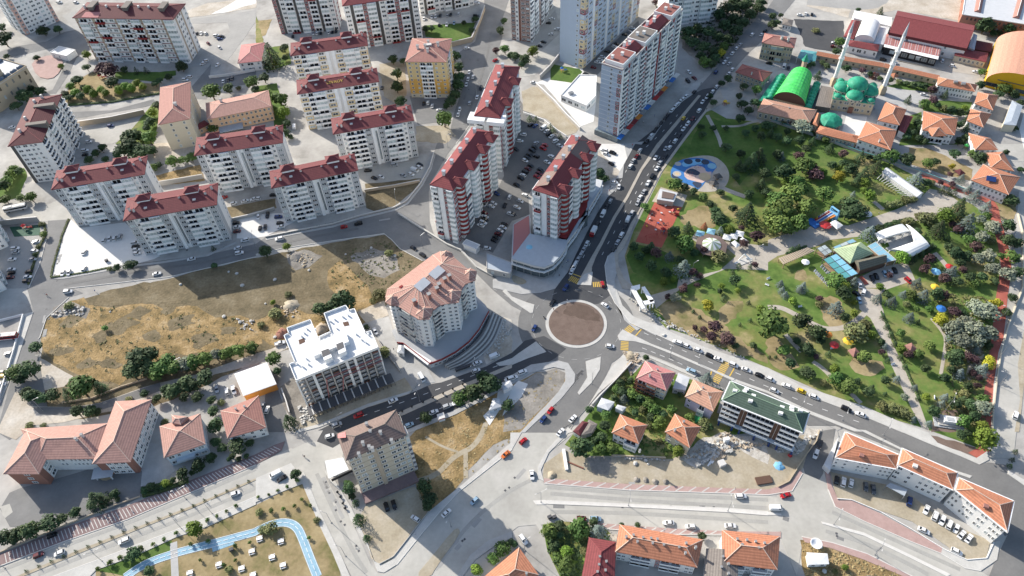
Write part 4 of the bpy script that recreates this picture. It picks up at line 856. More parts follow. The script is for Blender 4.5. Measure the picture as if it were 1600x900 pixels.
# ---- red roofed tower blocks in the middle
def red_tower(label, A, B, C, h, roof='roof_crimson', floors=11, **k):
    q = startat(rect3(A, B, C, h), G(*A, h)); rz = math.atan2((q[1]-q[0]).y, (q[1]-q[0]).x)
    R = building('tower_block', label, 'tower block', q, h, 'wall_white', ('hip', 3.6, roof, 'ridge_red'), floors, F='Bw.CG', Rt='CGwBpCGwBpGwC', L='BwWbpBwWB', ov=.7, st=dict(accent='wall_red', prob=.62, dep=1.3, bal2='wall_red', glaz='glass_pale', dark='wall_red'), group='red-roofed tower blocks round the parking court')
    # rounded glazed bays on the right side and small hipped projections in the roof over them
    for t in k.get('bays', (.14, .42, .7, .9)):
        p = mid(q, .985, t); b = MB(); fh = (h-3)/floors
        for j in range(floors):
            z = 2.6+j*fh; b.lathe((p.x, p.y, z), [(2.7, 0), (2.7, fh*.38)], 12); b.lathe((p.x, p.y, z+fh*.38), [(2.55, 0), (2.55, fh*.5)], 12, 1); b.lathe((p.x, p.y, z+fh*.88), [(2.55, 0), (2.8, 0), (2.8, fh*.12), (2.7, fh*.12)], 12)
        b.build('round_bay', ['wall_red' if t in k.get('bays', (.14, .42, .7, .9))[::2] else 'white', 'glass_pale'], R)
        qq = [p+Vector((x*math.cos(rz)-y*math.sin(rz), x*math.sin(rz)+y*math.cos(rz), .1)) for x, y in ((-5, -3.3), (3.3, -3.3), (3.3, 3.3), (-5, 3.3))]
        hip(R, qq, 2.4, roof, 'ridge_red', name='bay_roof')
    b = MB(); fh = (h-3)/floors
    for s in (.45, .6):
        p = mid(offset(q, .7), s, 0); 
    box('white_pier', R, mid(offset(q, .7), .42, 0)*Vector((1, 1, 0)) if False else Vector((mid(offset(q, .7), .42, 0).x, mid(offset(q, .7), .42, 0).y, 0)), (2.6, .9, h-.4), rz, 'white')
    for t in (.12, .3, .5, .66, .85):
        p = mid(q, .42, t); box('chimney', R, (p.x, p.y, h+1.2), (1.3, 1.3, 4.2), rz, 'offwhite'); box('chimney_cap', R, (p.x, p.y, h+5.4), (1.7, 1.7, .3), rz, 'roof_zinc')
    return R, q, rz
RT1, q1, _ = red_tower('red-roofed tower nearest the road junction, on the left of the parking court', (667, 294), (708, 298), (772, 207), 35.5)
RT2, q2_, _ = red_tower('red-roofed tower with white terraces behind its twin on the left of the parking court', (739, 184), (782, 185), (813, 104), 35.5, bays=(.3, .7))
for p in (mid(q2_, .12, .0), mid(q2_, .85, .0)): box('terrace', RT2, (p.x, p.y, 33), (9, 7, 2.2), _, 'white')
RT3, q3, rz = red_tower('half red and half brown roofed tower on the right of the parking court', (826.5, 304), (873, 309), (932, 221), 35.5, 'roof_crimson')
for a0, a1 in ((.05, .3), (.52, .78)):
    o, r1, r2 = None, None, None
    fs = [mid(q3, s, t)+Vector((0, 0, z+.12)) for s, t, z in ((.5, a0, 3.5), (.5, a1, 3.5), (.03, a1, .3), (.03, a0, .3))]; uvmesh('brown_roof_patch', [fs], 'roof_brown', RT3)
fs = [mid(q3, s, t)+Vector((0, 0, z+.13)) for s, t, z in ((.97, .62, .3), (.97, .95, .3), (.5, .95, 3.5), (.5, .62, 3.5))]; uvmesh('brown_roof_patch', [fs], 'roof_brown', RT3)
# ---- shop podium under the right tower
h = 8.0; q = ccw(GP('t21 0,716 10,500 110,440 112,560 345,600 420,470 470,440 450,310 520,215 566,228 560,265 480,400 400,540 345,612 335,650 300,700 255,745 200,768 140,758', h))
R = root('shopping_podium', (G(850, 390).x, G(850, 390).y, 0), 'low shopping podium with rounded grey roof under the right-hand tower', 'shop')
b = MB(); b.prism(offset(q, .4), -.2, h-.3); b.build('wall', 'glass_mid', R)
b = MB(); b.prism(q, h-.3, h); b.build('roof', 'roof_zinc', R)
b = MB(); b.prism(offset(q, -.5), 4.0, 4.5); b.build('canopy', 'white', R); b = MB(); b.prism(offset(q, -.25), h-1.3, h-.3); b.build('fascia', 'offwhite', R)
b = MB(); b.prism(ccw(GP('t21 5,700 12,505 105,448 112,556', h)), h, h+.12); b.build('pink_terrace', 'roof_pink', R)
b = MB(); b.prism(ccw(GP('t21 285,580 340,592 470,395 475,320 445,330', h)), h, h+.1); b.build('red_terrace', 'wall_red', R)
b = MB(); b.prism(ccw(GP('t21 455,300 520,218 564,230 558,262 500,340', h)), h, h+.14); b.build('white_terrace', 'roof_palegrey', R)
qe = offset(q, .3); n_ = len(qe)
for i in range(n_):
    a, e = qe[i], qe[(i+1) % n_]; t = e-a; t.z = 0; L_ = t.length; t.normalize()
    if L_ < 3: continue
    for k in range(int(L_/3.2)):
        p = a+t*(L_*(k+.5)/int(L_/3.2)); box('mullion', R, (p.x, p.y, 0), (.35, .5, h-1), math.atan2(t.y, t.x), 'grey')
g = G(827, 386, h); dome(R, (g.x, g.y, h), 1.6, 'panel_sky', 12, .2, 'roof_emblem', False)
building('gatehouse', 'small white canopy roof at the parking court entrance by the red tower', 'gatehouse', startat(rect3((722, 381), (744, 390), (754, 384), 4), G(722, 381, 4)), 4, 'wall_white', ('flat', .2, 'roof_palegrey'), 1, ov=.4)
R = building('shed', 'pale grey flat-roofed sheds beside the podium at the sloping road', 'shed', startat(ccw(GP('t11 1440,680 1600,740 1600,790 f 797,428 t11 1440,780', 4)), G(760, 420, 4)), 4, 'wall_concrete', ('flat', .2, 'roof_zinc'), 1, F='ww', ov=.2)
def ridge_roof(R, poly, r1, r2, rise, m, ridge, name='roof', thick=.3, rs=.15):
    """roof over any star-like outline: every eave rises to the ridge r1-r2"""
    d = r2-r1; d.z = 0; L2 = max(d.length_squared, 1e-6); top = []
    for p in poly:
        s = max(0, min(1, ((p-r1).x*d.x+(p-r1).y*d.y)/L2)); q = r1+d*s; top.append(Vector((q.x, q.y, poly[0].z+rise)))
    fs = []; n = len(poly); t = Vector((0, 0, -thick))
    for i in range(n):
        a, b_, c, e = poly[i], poly[(i+1) % n], top[(i+1) % n], top[i]
        fs.append([a, b_, c] if (c-e).length < .05 else [a, b_, c, e]); fs.append([a+t, b_+t, b_, a])
    o = uvmesh(name, fs, m, R)
    if ridge:
        mb = MB()
        if d.length > .2: mb.bar(Vector((r1.x, r1.y, top[0].z+0)), Vector((r2.x, r2.y, top[0].z)), rs)
        for p, q in zip(poly, top): mb.bar(p, q, rs)
        mb.build('ridge_tiles', ridge, o)
    return o
def house(name, label, s, h, wall, roof, rise=2.2, floors=2, F='ww', L='ww', Rt='ww', cat='house', ridge='ridge_light', ov=.6, st=None, b=None, chs=None, group=None, gable=False, plinth=None, gf=0):
    """s: front left, front right, back right, back left eaves"""
    P_ = pp(s)
    if b: h = hgt(pp(b)[0], P_[0][:2])
    q = [G(p[0], p[1], h) for p in P_]
    if len(q) == 3: q = startat(rect3(P_[0], P_[1], P_[2], h), q[0])
    R = building(name, label, cat, q, h, wall, ('hip', rise, roof, ridge), floors, F=F, L=L, Rt=Rt, ov=ov, st=st, group=group, gable=gable, plinth=plinth, gf=gf)
    if chs: chim(R, chs, h+rise*.6, .6, 1.2, 'offwhite')
    return R
# ---- salmon roofed tower by the roundabout
S_ = 'c590,380,4.092 '
h = hgt(pp(S_+'119,612')[0], pp(S_+'70,398')[0]); P_ = GP(S_+'48,345 72,398 130,402 205,452 262,488 332,486 352,432 395,398 440,388 520,378 535,300 560,262 628,235 622,178 570,160 492,92 472,58 400,50 352,74 62,292', h)
poly = ccw(P_)
R = root('apartment_block', (G(676, 500).x, G(676, 500).y, 0), 'eight-storey cream tower with many-gabled salmon roof beside the roundabout', 'apartment block')
w_ = offset(poly, .8); b = MB(); b.prism([Vector((p.x, p.y, 0)) for p in w_], -.3, h-.05); b.build('wall', 'wall_white', R)
r1, r2 = G(655, 452, h), G(692, 420, h); ridge_roof(R, poly, r1, r2, 3.4, 'roof_salmon', 'ridge_light')
for c, e in (('300,440', 2.6), ('480,330', 2.8), ('590,200', 2.3), ('95,365', 2.2), ('435,80', 2.0)):
    g = GP(S_+c, h)[0]; qq = [g+Vector((math.cos(a)*e*1.5, math.sin(a)*e*1.5, .5)) for a in [i*math.pi/3+.4 for i in range(6)]]
    ridge_roof(R, qq, g, g+Vector((.01, 0, 0)), 2.0, 'roof_salmon', 'ridge_light', 'bay_roof')
for i in range(len(w_)):
    a, c = w_[i], w_[(i+1) % len(w_)]; L_ = (c-a).length
    if L_ < 2.2 or (c-a).cross(Vector((0, 0, 1))).dot(Vector((0, 0, 0))-a) < -1e9: continue
    n_ = Vector(((c-a).y, -(c-a).x, 0))
    if n_.dot(-a) < 0: continue
    k = max(1, round(L_/2.5)); facade(R, Vector((a.x, a.y, 0)), Vector((c.x, c.y, 0)), 3.3, (h-3.7)/8, 8, ('b'*k if i % 4 == 2 else 'w'*k), dict(prob=.5, dep=1.1, slab='offwhite', bal='offwhite'))
for c in ('330,335', '235,375', '430,235', '460,215', '395,270', '380,295'): 
    g = GP(S_+c, h+3)[0]; box('chimney', R, (g.x, g.y, h+.6), (1.3, 1.3, 3.6), .5, 'roof_terra'); box('chimney_cap', R, (g.x, g.y, h+4.2), (1.7, 1.7, .25), .5, 'grey')
for c in ('285,262', '378,185'): 
    g = GP(S_+c, h+3.5)[0]; b = MB(); M_ = Matrix.Translation((g.x, g.y, h+3.2)) @ Matrix.Rotation(.85, 4, 'Z') @ Matrix.Rotation(.25, 4, 'X'); b.box((0, 0, 0), (6.5, 4.2, .4), 0, 0, M_); b.build('solar_roof', 'roof_palegrey', R)
for c in ('285,207', '150,275', '240,375'): 
    g = GP(S_+c, h+2)[0]; box('roof_window', R, (g.x, g.y, h+1.1), (1.6, 1.1, .8), .7, 'wall_red')
R = root('shop_podium', (G(700, 560).x, G(700, 560).y, 0), 'curved shop podium with red railing round the foot of the salmon-roofed tower', 'shop')
h = 3.3; arc = GP(S_+'125,640 165,645 335,775 410,748 500,700 585,635 650,555 712,440', h); q = arc+GP(S_+'690,395 620,330 300,380 90,560', h)
b = MB(); b.prism(ccw(q), -.3, h); b.build('wall', ['wall_grey'], R)
b = MB()
for a, c in zip(arc, arc[1:]):
    t = c-a; m_ = (a+c)/2; b.box((m_.x, m_.y, h), (t.length, .25, 1.0), math.atan2(t.y, t.x))
b.build('railing', 'wall_red', R)
for a, c in zip(arc[2:], arc[3:]):
    facade(R, Vector((a.x, a.y, 0)), Vector((c.x, c.y, 0)), 0, h, 1, 'WWW', dict(frame='white', pane='glass_mid'))
b = MB(); b.prism(ccw(GP(S_+'165,640 345,755 320,780 170,665', h+.2)), h, h+.4); b.build('white_canopy', 'white', R)
R = root('curved_steps', (G(740, 555).x, G(740, 555).y, 0), 'wide curved white and grey steps below the shop podium', 'steps')
in_, out_ = smoothp(GP(S_+'430,795 520,745 610,672 680,592 732,460'), 2, False), smoothp(GP(S_+'475,815 575,785 690,700 757,625 805,490'), 2, False)
for k in range(8):
    s0, s1 = k/8, (k+1)/8; A_ = [a.lerp(c, s0) for a, c in zip(in_, out_)]; B_ = [a.lerp(c, s1) for a, c in zip(in_, out_)]
    b = MB(); b.prism(ccw(A_+B_[::-1]), -.2, 2.6*(1-k/8)+.1); b.build('step', 'pavement_white' if k % 2 else 'asphalt_mid', R)
house('gatehouse', 'small white stepped hut at the side of the shop podium', S_+'125,700 170,705 172,650 135,645', 3, 'wall_white', 'roof_white', .8, 1, 'w', 'w', None, 'hut', None, .2)
# ---- block under construction
S_ = 'c430,470,4.735 '
h = hgt(pp(S_+'236,800')[0], pp(S_+'156,600')[0]); O_ = '156,598 106,475 146,460 66,265 100,247 88,208 265,145 320,275 410,235 362,100 525,40 550,75 590,65 670,240 712,228 766,352'
poly = ccw(GP(S_+O_, h)); g = G(540, 600)
R = root('unfinished_building', (g.x, g.y, 0), 'unfinished white concrete frame building with open floors and flat white roof', 'construction')
b = MB(); b.prism(poly, h-.4, h); b.build('roof_slab', 'roof_white', R)
b = MB()
for i in range(len(poly)):
    a, c = poly[i], poly[(i+1) % len(poly)]; t = (c-a); L_ = t.length; t.normalize(); m_ = (a+c)/2+Vector((-t.y, t.x, 0))*.15; b.box((m_.x, m_.y, h), (L_-.3, .3, 1.0), math.atan2(t.y, t.x))
b.build('parapet', 'white', R)
fa, fb = G(*pp(S_+'156,598')[0], h), G(*pp(S_+'766,352')[0], h); t = (fb-fa).normalized(); nn = Vector((-t.y, t.x, 0)); LF = (fb-fa).length; rz = math.atan2(t.y, t.x); fl = 7; fh = h/fl
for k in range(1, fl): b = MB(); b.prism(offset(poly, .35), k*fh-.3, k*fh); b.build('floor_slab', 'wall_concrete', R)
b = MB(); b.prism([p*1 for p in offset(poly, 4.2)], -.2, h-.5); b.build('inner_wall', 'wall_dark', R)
for k in range(11):
    p = fa+t*(LF*(k+.03)/10.06)+nn*.35; wide = k in (2, 7, 6)
    box('column', R, (p.x, p.y, 0), (1.1 if wide else .55, .7, h-.4), rz, 'white' if wide or k in (0, 10) else 'wall_concrete')
for k in range(fl):
    for j in range(10):
        p = fa+t*(LF*(j+.5)/10)+nn*.8
        box('block_parapet', R, (p.x, p.y, k*fh), (LF/10-1.2, .25, fh*.26), rz, 'wall_grey' if (k*3+j*5) % 7 else 'wall_brown')
for k, a0, a1 in ((5, .33, 1), (4, .52, 1)): p = fa+t*(LF*(a0+a1)/2); box('red_beam', R, (p.x, p.y, k*fh-.15), (LF*(a1-a0), .5, .28), rz, 'roof_pink')
for x0, z0_, x1, z1_ in ((.32, 5*fh, .26, 0), (.51, 4*fh, .44, .6)):
    b = MB(); b.bar(fa+t*LF*x0+Vector((0, 0, z0_-h)), fa+t*LF*x1+Vector((0, 0, z1_-h)), .28); b.build('red_brace', 'roof_pink', R)
for side, m_ in ((0, 'white'),):
    lf = G(*pp(S_+'106,475')[0], h); tt = (lf-fa); L2 = tt.length; p = (lf+fa)/2
    for k in range(fl): box('block_wall', R, (p.x+nn.x*.0, p.y, k*fh), (L2*.7, .3, fh*.5), math.atan2(tt.y, tt.x), 'wall_concrete')
for s, m_, hh in (('285,410 545,300 520,222 250,330', 'white', 2.2), ('335,375 395,350 420,415 362,440', 'white', 3.2), ('448,325 505,300 525,370 470,395', 'white', 3.2)):
    b = MB(); b.prism(ccw(GP(S_+s, h+hh)), h-.1, h+hh); b.build('roof_block', m_, R)
for s in ('340,372 395,352 412,392 352,418', '450,322 500,302 512,345 462,370'):
    b = MB(); b.prism(ccw(GP(S_+s, h+3.2)), h+3.1, h+3.26); b.build('stair_opening', 'darkgrey', R)
for s in ('172,290 215,275 222,305 180,325', '498,160 540,152 550,182 512,190'):
    b = MB(); b.prism(ccw(GP(S_+s, h)), h-.1, h+.05); b.build('stair_opening', 'wall_darkbrown', R)
for x, y in pp(S_+'195,265 235,210 215,240 245,470 205,490 165,470 300,310 330,290 365,300 420,265 395,290 430,280 455,205 490,235 440,140 500,120 410,155 640,290 670,310 690,255 300,220 540,110 230,430 600,250'):
    g = G(x, y, h); box('column_stub', R, (g.x, g.y, h), (.6, .6, 1.3), rz, 'white')
R = root('scaffold', (G(555, 640).x, G(555, 640).y, 0), 'dark scaffold gallery along the foot of the unfinished building', 'scaffold')
A_, B_ = GP(S_+'245,812 860,560'); t2 = (B_-A_).normalized(); n2 = Vector((t2.y, -t2.x, 0)); L2 = (B_-A_).length; rz2 = math.atan2(t2.y, t2.x)
for k in range(22): p = A_+t2*L2*k/21; box('post', R, (p.x, p.y, 0), (.18, .18, 3), rz2, 'offwhite'); p = p+n2*5; box('post', R, (p.x, p.y, 0), (.18, .18, 2.6), rz2, 'darkgrey')
m_ = (A_+B_)/2+n2*2.5; box('netting', R, (m_.x, m_.y, 2.7), (L2, 5, .08), rz2, 'darkgrey')
for k in range(1, 21, 2): p = A_+t2*L2*k/21+n2*2.5; box('beam', R, (p.x, p.y, 2.85), (.5, 5, .2), rz2, 'offwhite')
# ---- beige block at the bottom
A_ = (540.5, 719.7); h = hgt((567, 775), A_); q = startat(rect3(A_, (636, 679.5), (615.5, 641), h), G(*A_, h))
R = building('apartment_block', 'beige eight-storey block with brown tiled roof beside the dry field', 'apartment block', q, h, 'wall_beige', ('hip', 3.0, 'roof_brown', 'roof_grey'), 8, F='wd.dpd.ddw', Rt='BwwB', L='ww', ov=.7, gf=1.0, st=dict(prob=.25, pier='wall_tan', bal='offwhite'))
f0, f1 = offset(q, .7)[0], offset(q, .7)[1]; t = f1-f0; t.z = 0; rz = math.atan2(t.y, t.x)
for k in range(1, 8): m_ = (f0+f1)/2; box('floor_band', R, (m_.x+math.sin(rz)*.03, m_.y-math.cos(rz)*.03, 1+k*(h-1.35)/8), (t.length, .12, .18), rz, 'wall_tan')
chim(R, 't13 665,60 705,85 725,95 640,130 845,45 c500,620,3.4625 250,140 270,180 325,185', h+2.0, .85, 1.8, 'offwhite')
fs = [mid(q, s, t_)+Vector((0, 0, z+.12)) for s, t_, z in ((.0, .75, 1.5), (.12, .62, 2.2), (.14, .9, .8), (.02, .95, .3))]; uvmesh('roof_patch', [fs], 'roof_pink', R)
b = MB(); b.prism(ccw(GP('c500,620,3.4625 245,578 535,455 500,380 215,500', 1)), -.2, 1.1); b.build('terrace', 'pavement_red', R)
R = root('tent', (G(517, 735).x, G(517, 735).y, 0), 'white awning with dark signboard beside the beige block', 'awning')
q = GP('t13 455,290 580,235 545,160 430,180', 3.2); b = MB(); b.prism(ccw(q), 3.0, 3.2); b.build('roof', 'fabric_white', R)
for p in q: box('post', R, (p.x, p.y, 0), (.15, .15, 3), 0, 'steel')
g = G(535, 742, 2.5); box('signboard', R, (g.x, g.y, 1.4), (9, .3, 1.6), .45, 'black')
# ---- school lower left
R = building('school', 'large L-shaped school with salmon roofs round the shaded yard, lower left', 'school', startat(rect3((4, 741.6), (61, 741), (95, 671), 10), G(4, 741.6, 10)), 10, 'wall_brick', ('hip', 3.6, 'roof_salmon', 'ridge_light'), 3, F='...W..', Rt='.CCCC', L=None, ov=.7, st=dict(accent='wall_white'))
q = [G(*p, 9.9) for p in ((58, 718), (152, 717), (170, 661), (32, 670))]; w_ = offset(q, .6)
b = MB(); b.prism([Vector((p.x, p.y, 0)) for p in w_], -.2, 9.8); b.build('wall', 'wall_white', R); hip(R, q, 3.5, 'roof_salmon', 'ridge_light'); facade(R, w_[0], w_[1], 3.2, 3.1, 2, '....ww.wwwwww.', {})
q = startat(rect3((144, 724.5), (204, 722), (237, 624), 10.1), G(144, 724.5, 10.1)); w_ = offset(q, .7)
b = MB(); b.prism([Vector((p.x, p.y, 0)) for p in w_], -.2, 10); b.build('wall', 'wall_brick', R); hip(R, q, 3.7, 'roof_salmon', 'ridge_light'); facade(R, w_[0], w_[1], 0, 3.3, 3, '..CCC.', dict(accent='wall_white')); facade(R, w_[1], w_[2], 0, 3.3, 3, '.CCCCCCCCC', dict(accent='wall_white'))
chim(R, 'c0,620,5 585,320 630,290', 13, .8, 1.8)
g = G(161, 738, 3.2); box('entrance_canopy', R, (g.x, g.y, 3), (8, 5, .4), .1, 'roof_zinc')
for x in (-3, 3): box('canopy_post', R, (g.x+x, g.y-1.5, 0), (.4, .4, 3), 0, 'white')
R = house('house', 'salmon-roofed house with a roof dormer next to the large school', 'c0,620,5 1280,478 1605,368 1565,128 1245,230', 8, 'wall_paleblue', 'roof_salmon', 3.2, 2, 'Ww.WW', 'ww', 'ww', st=dict(), ov=.6)
q = GP('c0,620,5 1345,205 1412,218 1468,155 1340,140', 10.6); b = MB(); b.prism(ccw(q), 8, 10.6); b.build('dormer', 'roof_salmon', R); hip(R, ccw(q), 1, 'roof_salmon', 'ridge_light', name='dormer_roof', thick=.1)
g = G(292, 712, 3); box('balcony', R, (g.x, g.y-1, 2.6), (7, 2, 1.2), .33, 'wall_paleblue')
house('house', 'salmon-roofed house below the white shed with orange base', 'f 355,685 416,668 404,618 344,642', 6.5, 'wall_white', 'roof_terra', 2.8, 2, 'wwww', 'ww', 'w', chs='t02 1525,735 1470,750')
house('shed', 'white-roofed shed with orange base wall beside the parked pickup', 'f 380,618.5 432,600 417,566 366,584', 4.5, 'wall_orange', 'roof_white', .7, 1, None, None, None, 'shed', None, .2)
# ---- houses south east of the roundabout
house('house', 'pink-roofed house with framed balconies beside the dual road', 't22 775,565 965,642 1025,528 832,455', 8.5, 'wall_cream', 'roof_pink', 2.6, 3, 'BBdd', 'bb', 'ww', st=dict(prob=.1, bal='wall_brown', slab='wall_brown', dep=1.2), chs='t22 910,505 862,540')
house('house', 'orange-roofed house with lilac walls next to the green-roofed block', 't22 1080,680 1258,772 1322,648 1132,570', 7.5, 'wall_lilac', 'roof_peach', 2.6, 2, 'w.b.', 'ww', 'ww', chs='t22 1160,640 1195,620 1240,680')
house('house', 'orange-roofed white house, left one of the pair in the leafy garden', 't22 622,905 792,975 848,856 675,788', 7, 'wall_white', 'roof_orange', 2.5, 2, 'wdB', 'ww', 'ww', chs='t22 700,870 t23 800,110')
house('house', 'orange-roofed house with cream walls beside the demolition rubble', 't22 955,900 1110,1000 1182,868 1018,785', 7, 'wall_cream', 'roof_orange', 2.5, 2, 'ww.', 'ww', 'ww', chs='t22 1075,830 1020,880')
house('shed', 'small flat-roofed concrete annex between the pink and lilac houses', 't22 1005,625 1085,640 1112,560 1040,530', 4, 'wall_concrete', 'roof_palegrey', .2, 1, 'ww', None, None, 'shed', None, .1)
house('shed', 'white metal shed at the edge of the leafy garden', 't22 530,740 600,765 642,712 560,685', 3.5, 'wall_paleblue', 'roof_palegrey', .4, 1, None, None, None, 'shed', None, .1)
house('shed', 'second white metal shed, smaller, behind the orange-roofed pair', 't22 645,750 690,770 715,745 660,728', 2.8, 'wall_paleblue', 'roof_palegrey', .3, 1, None, None, None, 'shed', None, .1)
house('shed', 'small hut with dark red roof at the roadside south of the roundabout', 't22 380,895 425,925 480,840 440,830', 3.2, 'wall_white', 'roof_maroon', .6, 1, 'w', None, 'ww', 'shed', None, .2)
house('shed', 'long grey shed roof beside the dark red hut', 't22 425,925 500,905 535,850 480,820', 3.0, 'wall_concrete', 'roof_grey', .5, 1, None, None, None, 'shed', None, .2)
S_ = 'c1100,570,6 '
R = house('apartment_block', 'new four-storey block with green tiled roof beside the dual road', S_+'165,332 930,640 988,450 248,150', 13, 'wall_white', 'roof_green', 3.2, 4, 'bbbbkkbbbbbbkkbbbb', 'ww', 'www', 'apartment block', 'ridge_green', .9, dict(prob=0, dark='wall_darkbrown', dep=1.4, frame='darkgrey'), b=S_+'128,548', gf=3)
for x, y in pp(S_+'378,255 395,235 463,292 435,340 730,400 822,405 820,432 718,455 905,430 290,245'): 
    g = G(x, y, R['h']+2.2); box('roof_vent', R, (g.x, g.y, R['h']+1.0), (1.6, 1.0, 1.9), -.4, 'white')
A_, B_ = GP(S_+'140,500 840,795', 3.0); t = B_-A_; n_ = Vector((t.y, -t.x, 0)).normalized(); m_ = (A_+B_)/2; box('shop_canopy', R, (m_.x, m_.y, 2.9), (t.length, 2.4, .35), math.atan2(t.y, t.x), 'wall_paleblue')
for f_ in (.02, .2, .3, .5, .7, .8, .99): p = A_+t*f_+n_*1.2; box('pillar', R, (p.x, p.y, 0), (.8, .8, 2.9), math.atan2(t.y, t.x), 'car_blue')
b = MB(); q = GP(S_+'165,332 930,640 988,450 248,150', R['h'])
for i in range(4):
    a, c = q[i], q[(i+1) % 4]; tt = c-a; m_ = (a+c)/2; b.box((m_.x, m_.y, R['h']-.4), (tt.length+.5, .5, .5), math.atan2(tt.y, tt.x))
b.build('gutter', 'white', R)
# ---- long white building lower right
S_ = 'c1280,660,4.0906 '
R = None
for i, (e, bb, bt, F_) in enumerate((('100,226 496,299 512,207 165,60', '70,312', '100,226', 'w.w..www..www'), ('500,274 858,434 886,322 530,165', '440,400', '500,275', 'd.w.wwwww'), ('868,432 1203,702 1246,503 892,352', '1085,770', '1200,702', 'ww.www.ww.www'))):
    h = hgt(pp(S_+bb)[0], pp(S_+bt)[0]); h = (9.5, 11.5, 12.0)[i]; q = GP(S_+e, h); w_ = offset(q, .5)
    if R is None: R = root('public_building', (w_[0].x, w_[0].y, 0), 'long stepped white building with three orange roofs and a parking yard', 'public building')
    b = MB(); b.prism([Vector((p.x, p.y, 0)) for p in w_], -.2, h-.05); b.build('wall', 'wall_white', R)
    o, r1, r2 = hip(R, q, 2.4, 'roof_orange', 'ridge_light')
    facade(R, w_[0], w_[1], 1.4, (h-1.7)/3, 3, F_, {}); facade(R, w_[1], w_[2], 1.4, (h-1.7)/3, 3, 'w.w', {}); facade(R, w_[3], w_[0], 1.4, (h-1.7)/3, 3, 'w.w', {})
    b = MB()
    for k in range(4):
        a, c = q[k], q[(k+1) % 4]; tt = c-a; m_ = (a+c)/2; b.box((m_.x, m_.y, h-.3), (tt.length+.3, .4, .4), math.atan2(tt.y, tt.x))
    b.build('gutter', 'white', R)
    g = GP(S_+('272,210', '614,277', '1067,535')[i], h+1.6)[0]; box('roof_hatch', R, (g.x, g.y, h+1.0), (1.6, 1.4, 1.0), -.5, 'roof_terra' if i != 1 else 'offwhite')
h = 3.6; b = MB(); q = ccw(GP(S_+'428,405 545,470 565,430 455,385', h)); b.prism(q, h-.3, h); b.build('entrance_canopy', 'roof_zinc', R)
for p in q: box('canopy_post', R, (p.x, p.y, 0), (.25, .25, h-.3), 0, 'steel')
b = MB(); b.prism(ccw(GP(S_+'30,270 70,310 125,90 80,170', 3)), -.2, 3); b.build('side_wing', 'roof_palegrey', R)
# ---- along the bottom edge
R = house('apartment_block', 'white three-storey block with long bright orange roof at the bottom edge', 't23 645,748 1158,848 1196,672 672,577', 8.5, 'wall_white', 'roof_orange', 2.8, 3, 'dd.BB.RBB.dd', 'ww', 'ww', 'apartment block', 'ridge_light', .7, dict(prob=0, accent='roof_pink', dep=1.0))
chim(R, 't23 715,650 785,680 880,690 950,700 1045,715 760,640 820,655 870,660 910,665 1090,690 1085,750 1150,715', R['h']+2.0, .6, 1.3, 'offwhite')
R = house('house', 'house with dark red metal roof left of the orange-roofed block at the bottom', 't23 425,960 640,985 650,686 480,658', 7, 'wall_white', 'roof_crimson', 2.0, 2, None, 'ww', 'ww', ridge='ridge_red', chs='t23 550,775 590,805 535,870 585,860 545,825')
R = house('house', 'house with dark grey tiled roof between the two orange roofs at the bottom', 't23 1190,1010 1412,1030 1412,756 1214,727', 7, 'wall_white', 'roof_grey', 1.6, 2, None, 'ww', 'ww', ridge=None, chs='t23 1320,775 1310,840 1355,820 1355,880', gable=True)
R = house('apartment_block', 'white block with bright orange roof right of the grey roof at the bottom', 'f 1128,880 1215,890.5 1219,838 1128,828', 8, 'wall_white', 'roof_orange', 2.8, 3, 'wBwBw', 'ww', 'ww', 'apartment block', chs='t23 1410,665 1470,670 1525,680 1545,720 1440,700 1580,690')
R = house('house', 'orange-roofed house cut by the bottom edge beside the curved road', 'f 800,930 842,898 811,855 748,908', 6, 'wall_white', 'roof_orange', 2.6, 2, 'ww', 'ww', 'ww', chs='t23 90,880')
house('shed', 'small white-roofed hut beside the satellite dish at the bottom right', 't33 255,830 382,825 372,760 242,752', 3.2, 'wall_white', 'roof_white', .3, 1, 'ww', None, None, 'hut', None, .3)
# ---- houses by the dry field
house('shed', 'small white roadside hut with pale metal roof under the big dark tree', 't12 1545,640 1605,610 1590,575 1530,600', 3.2, 'wall_white', 'roof_palegrey', .5, 1, None, None, None, 'hut', None, .2)
house('shed', 'small pale blue hut below the roadside hut by the dry field', 't12 1455,765 1535,740 1520,685 1480,690', 2.8, 'wall_paleblue', 'roof_palegrey', .6, 1, 'w', None, None, 'hut', None, .2)
R = root('kiosk', (G(690, 655).x, G(690, 655).y, 0), 'tiny white kiosk with red stripe on the pavement by the dry field', 'kiosk'); g = G(690, 655)
box('body', R, g, (2.6, 2.2, 2.4), .3, 'white'); box('stripe', R, g+Vector((0, 0, 1.6)), (2.7, 2.3, .4), .3, 'red'); box('roof', R, g+Vector((0, 0, 2.4)), (3, 2.6, .2), .3, 'offwhite')
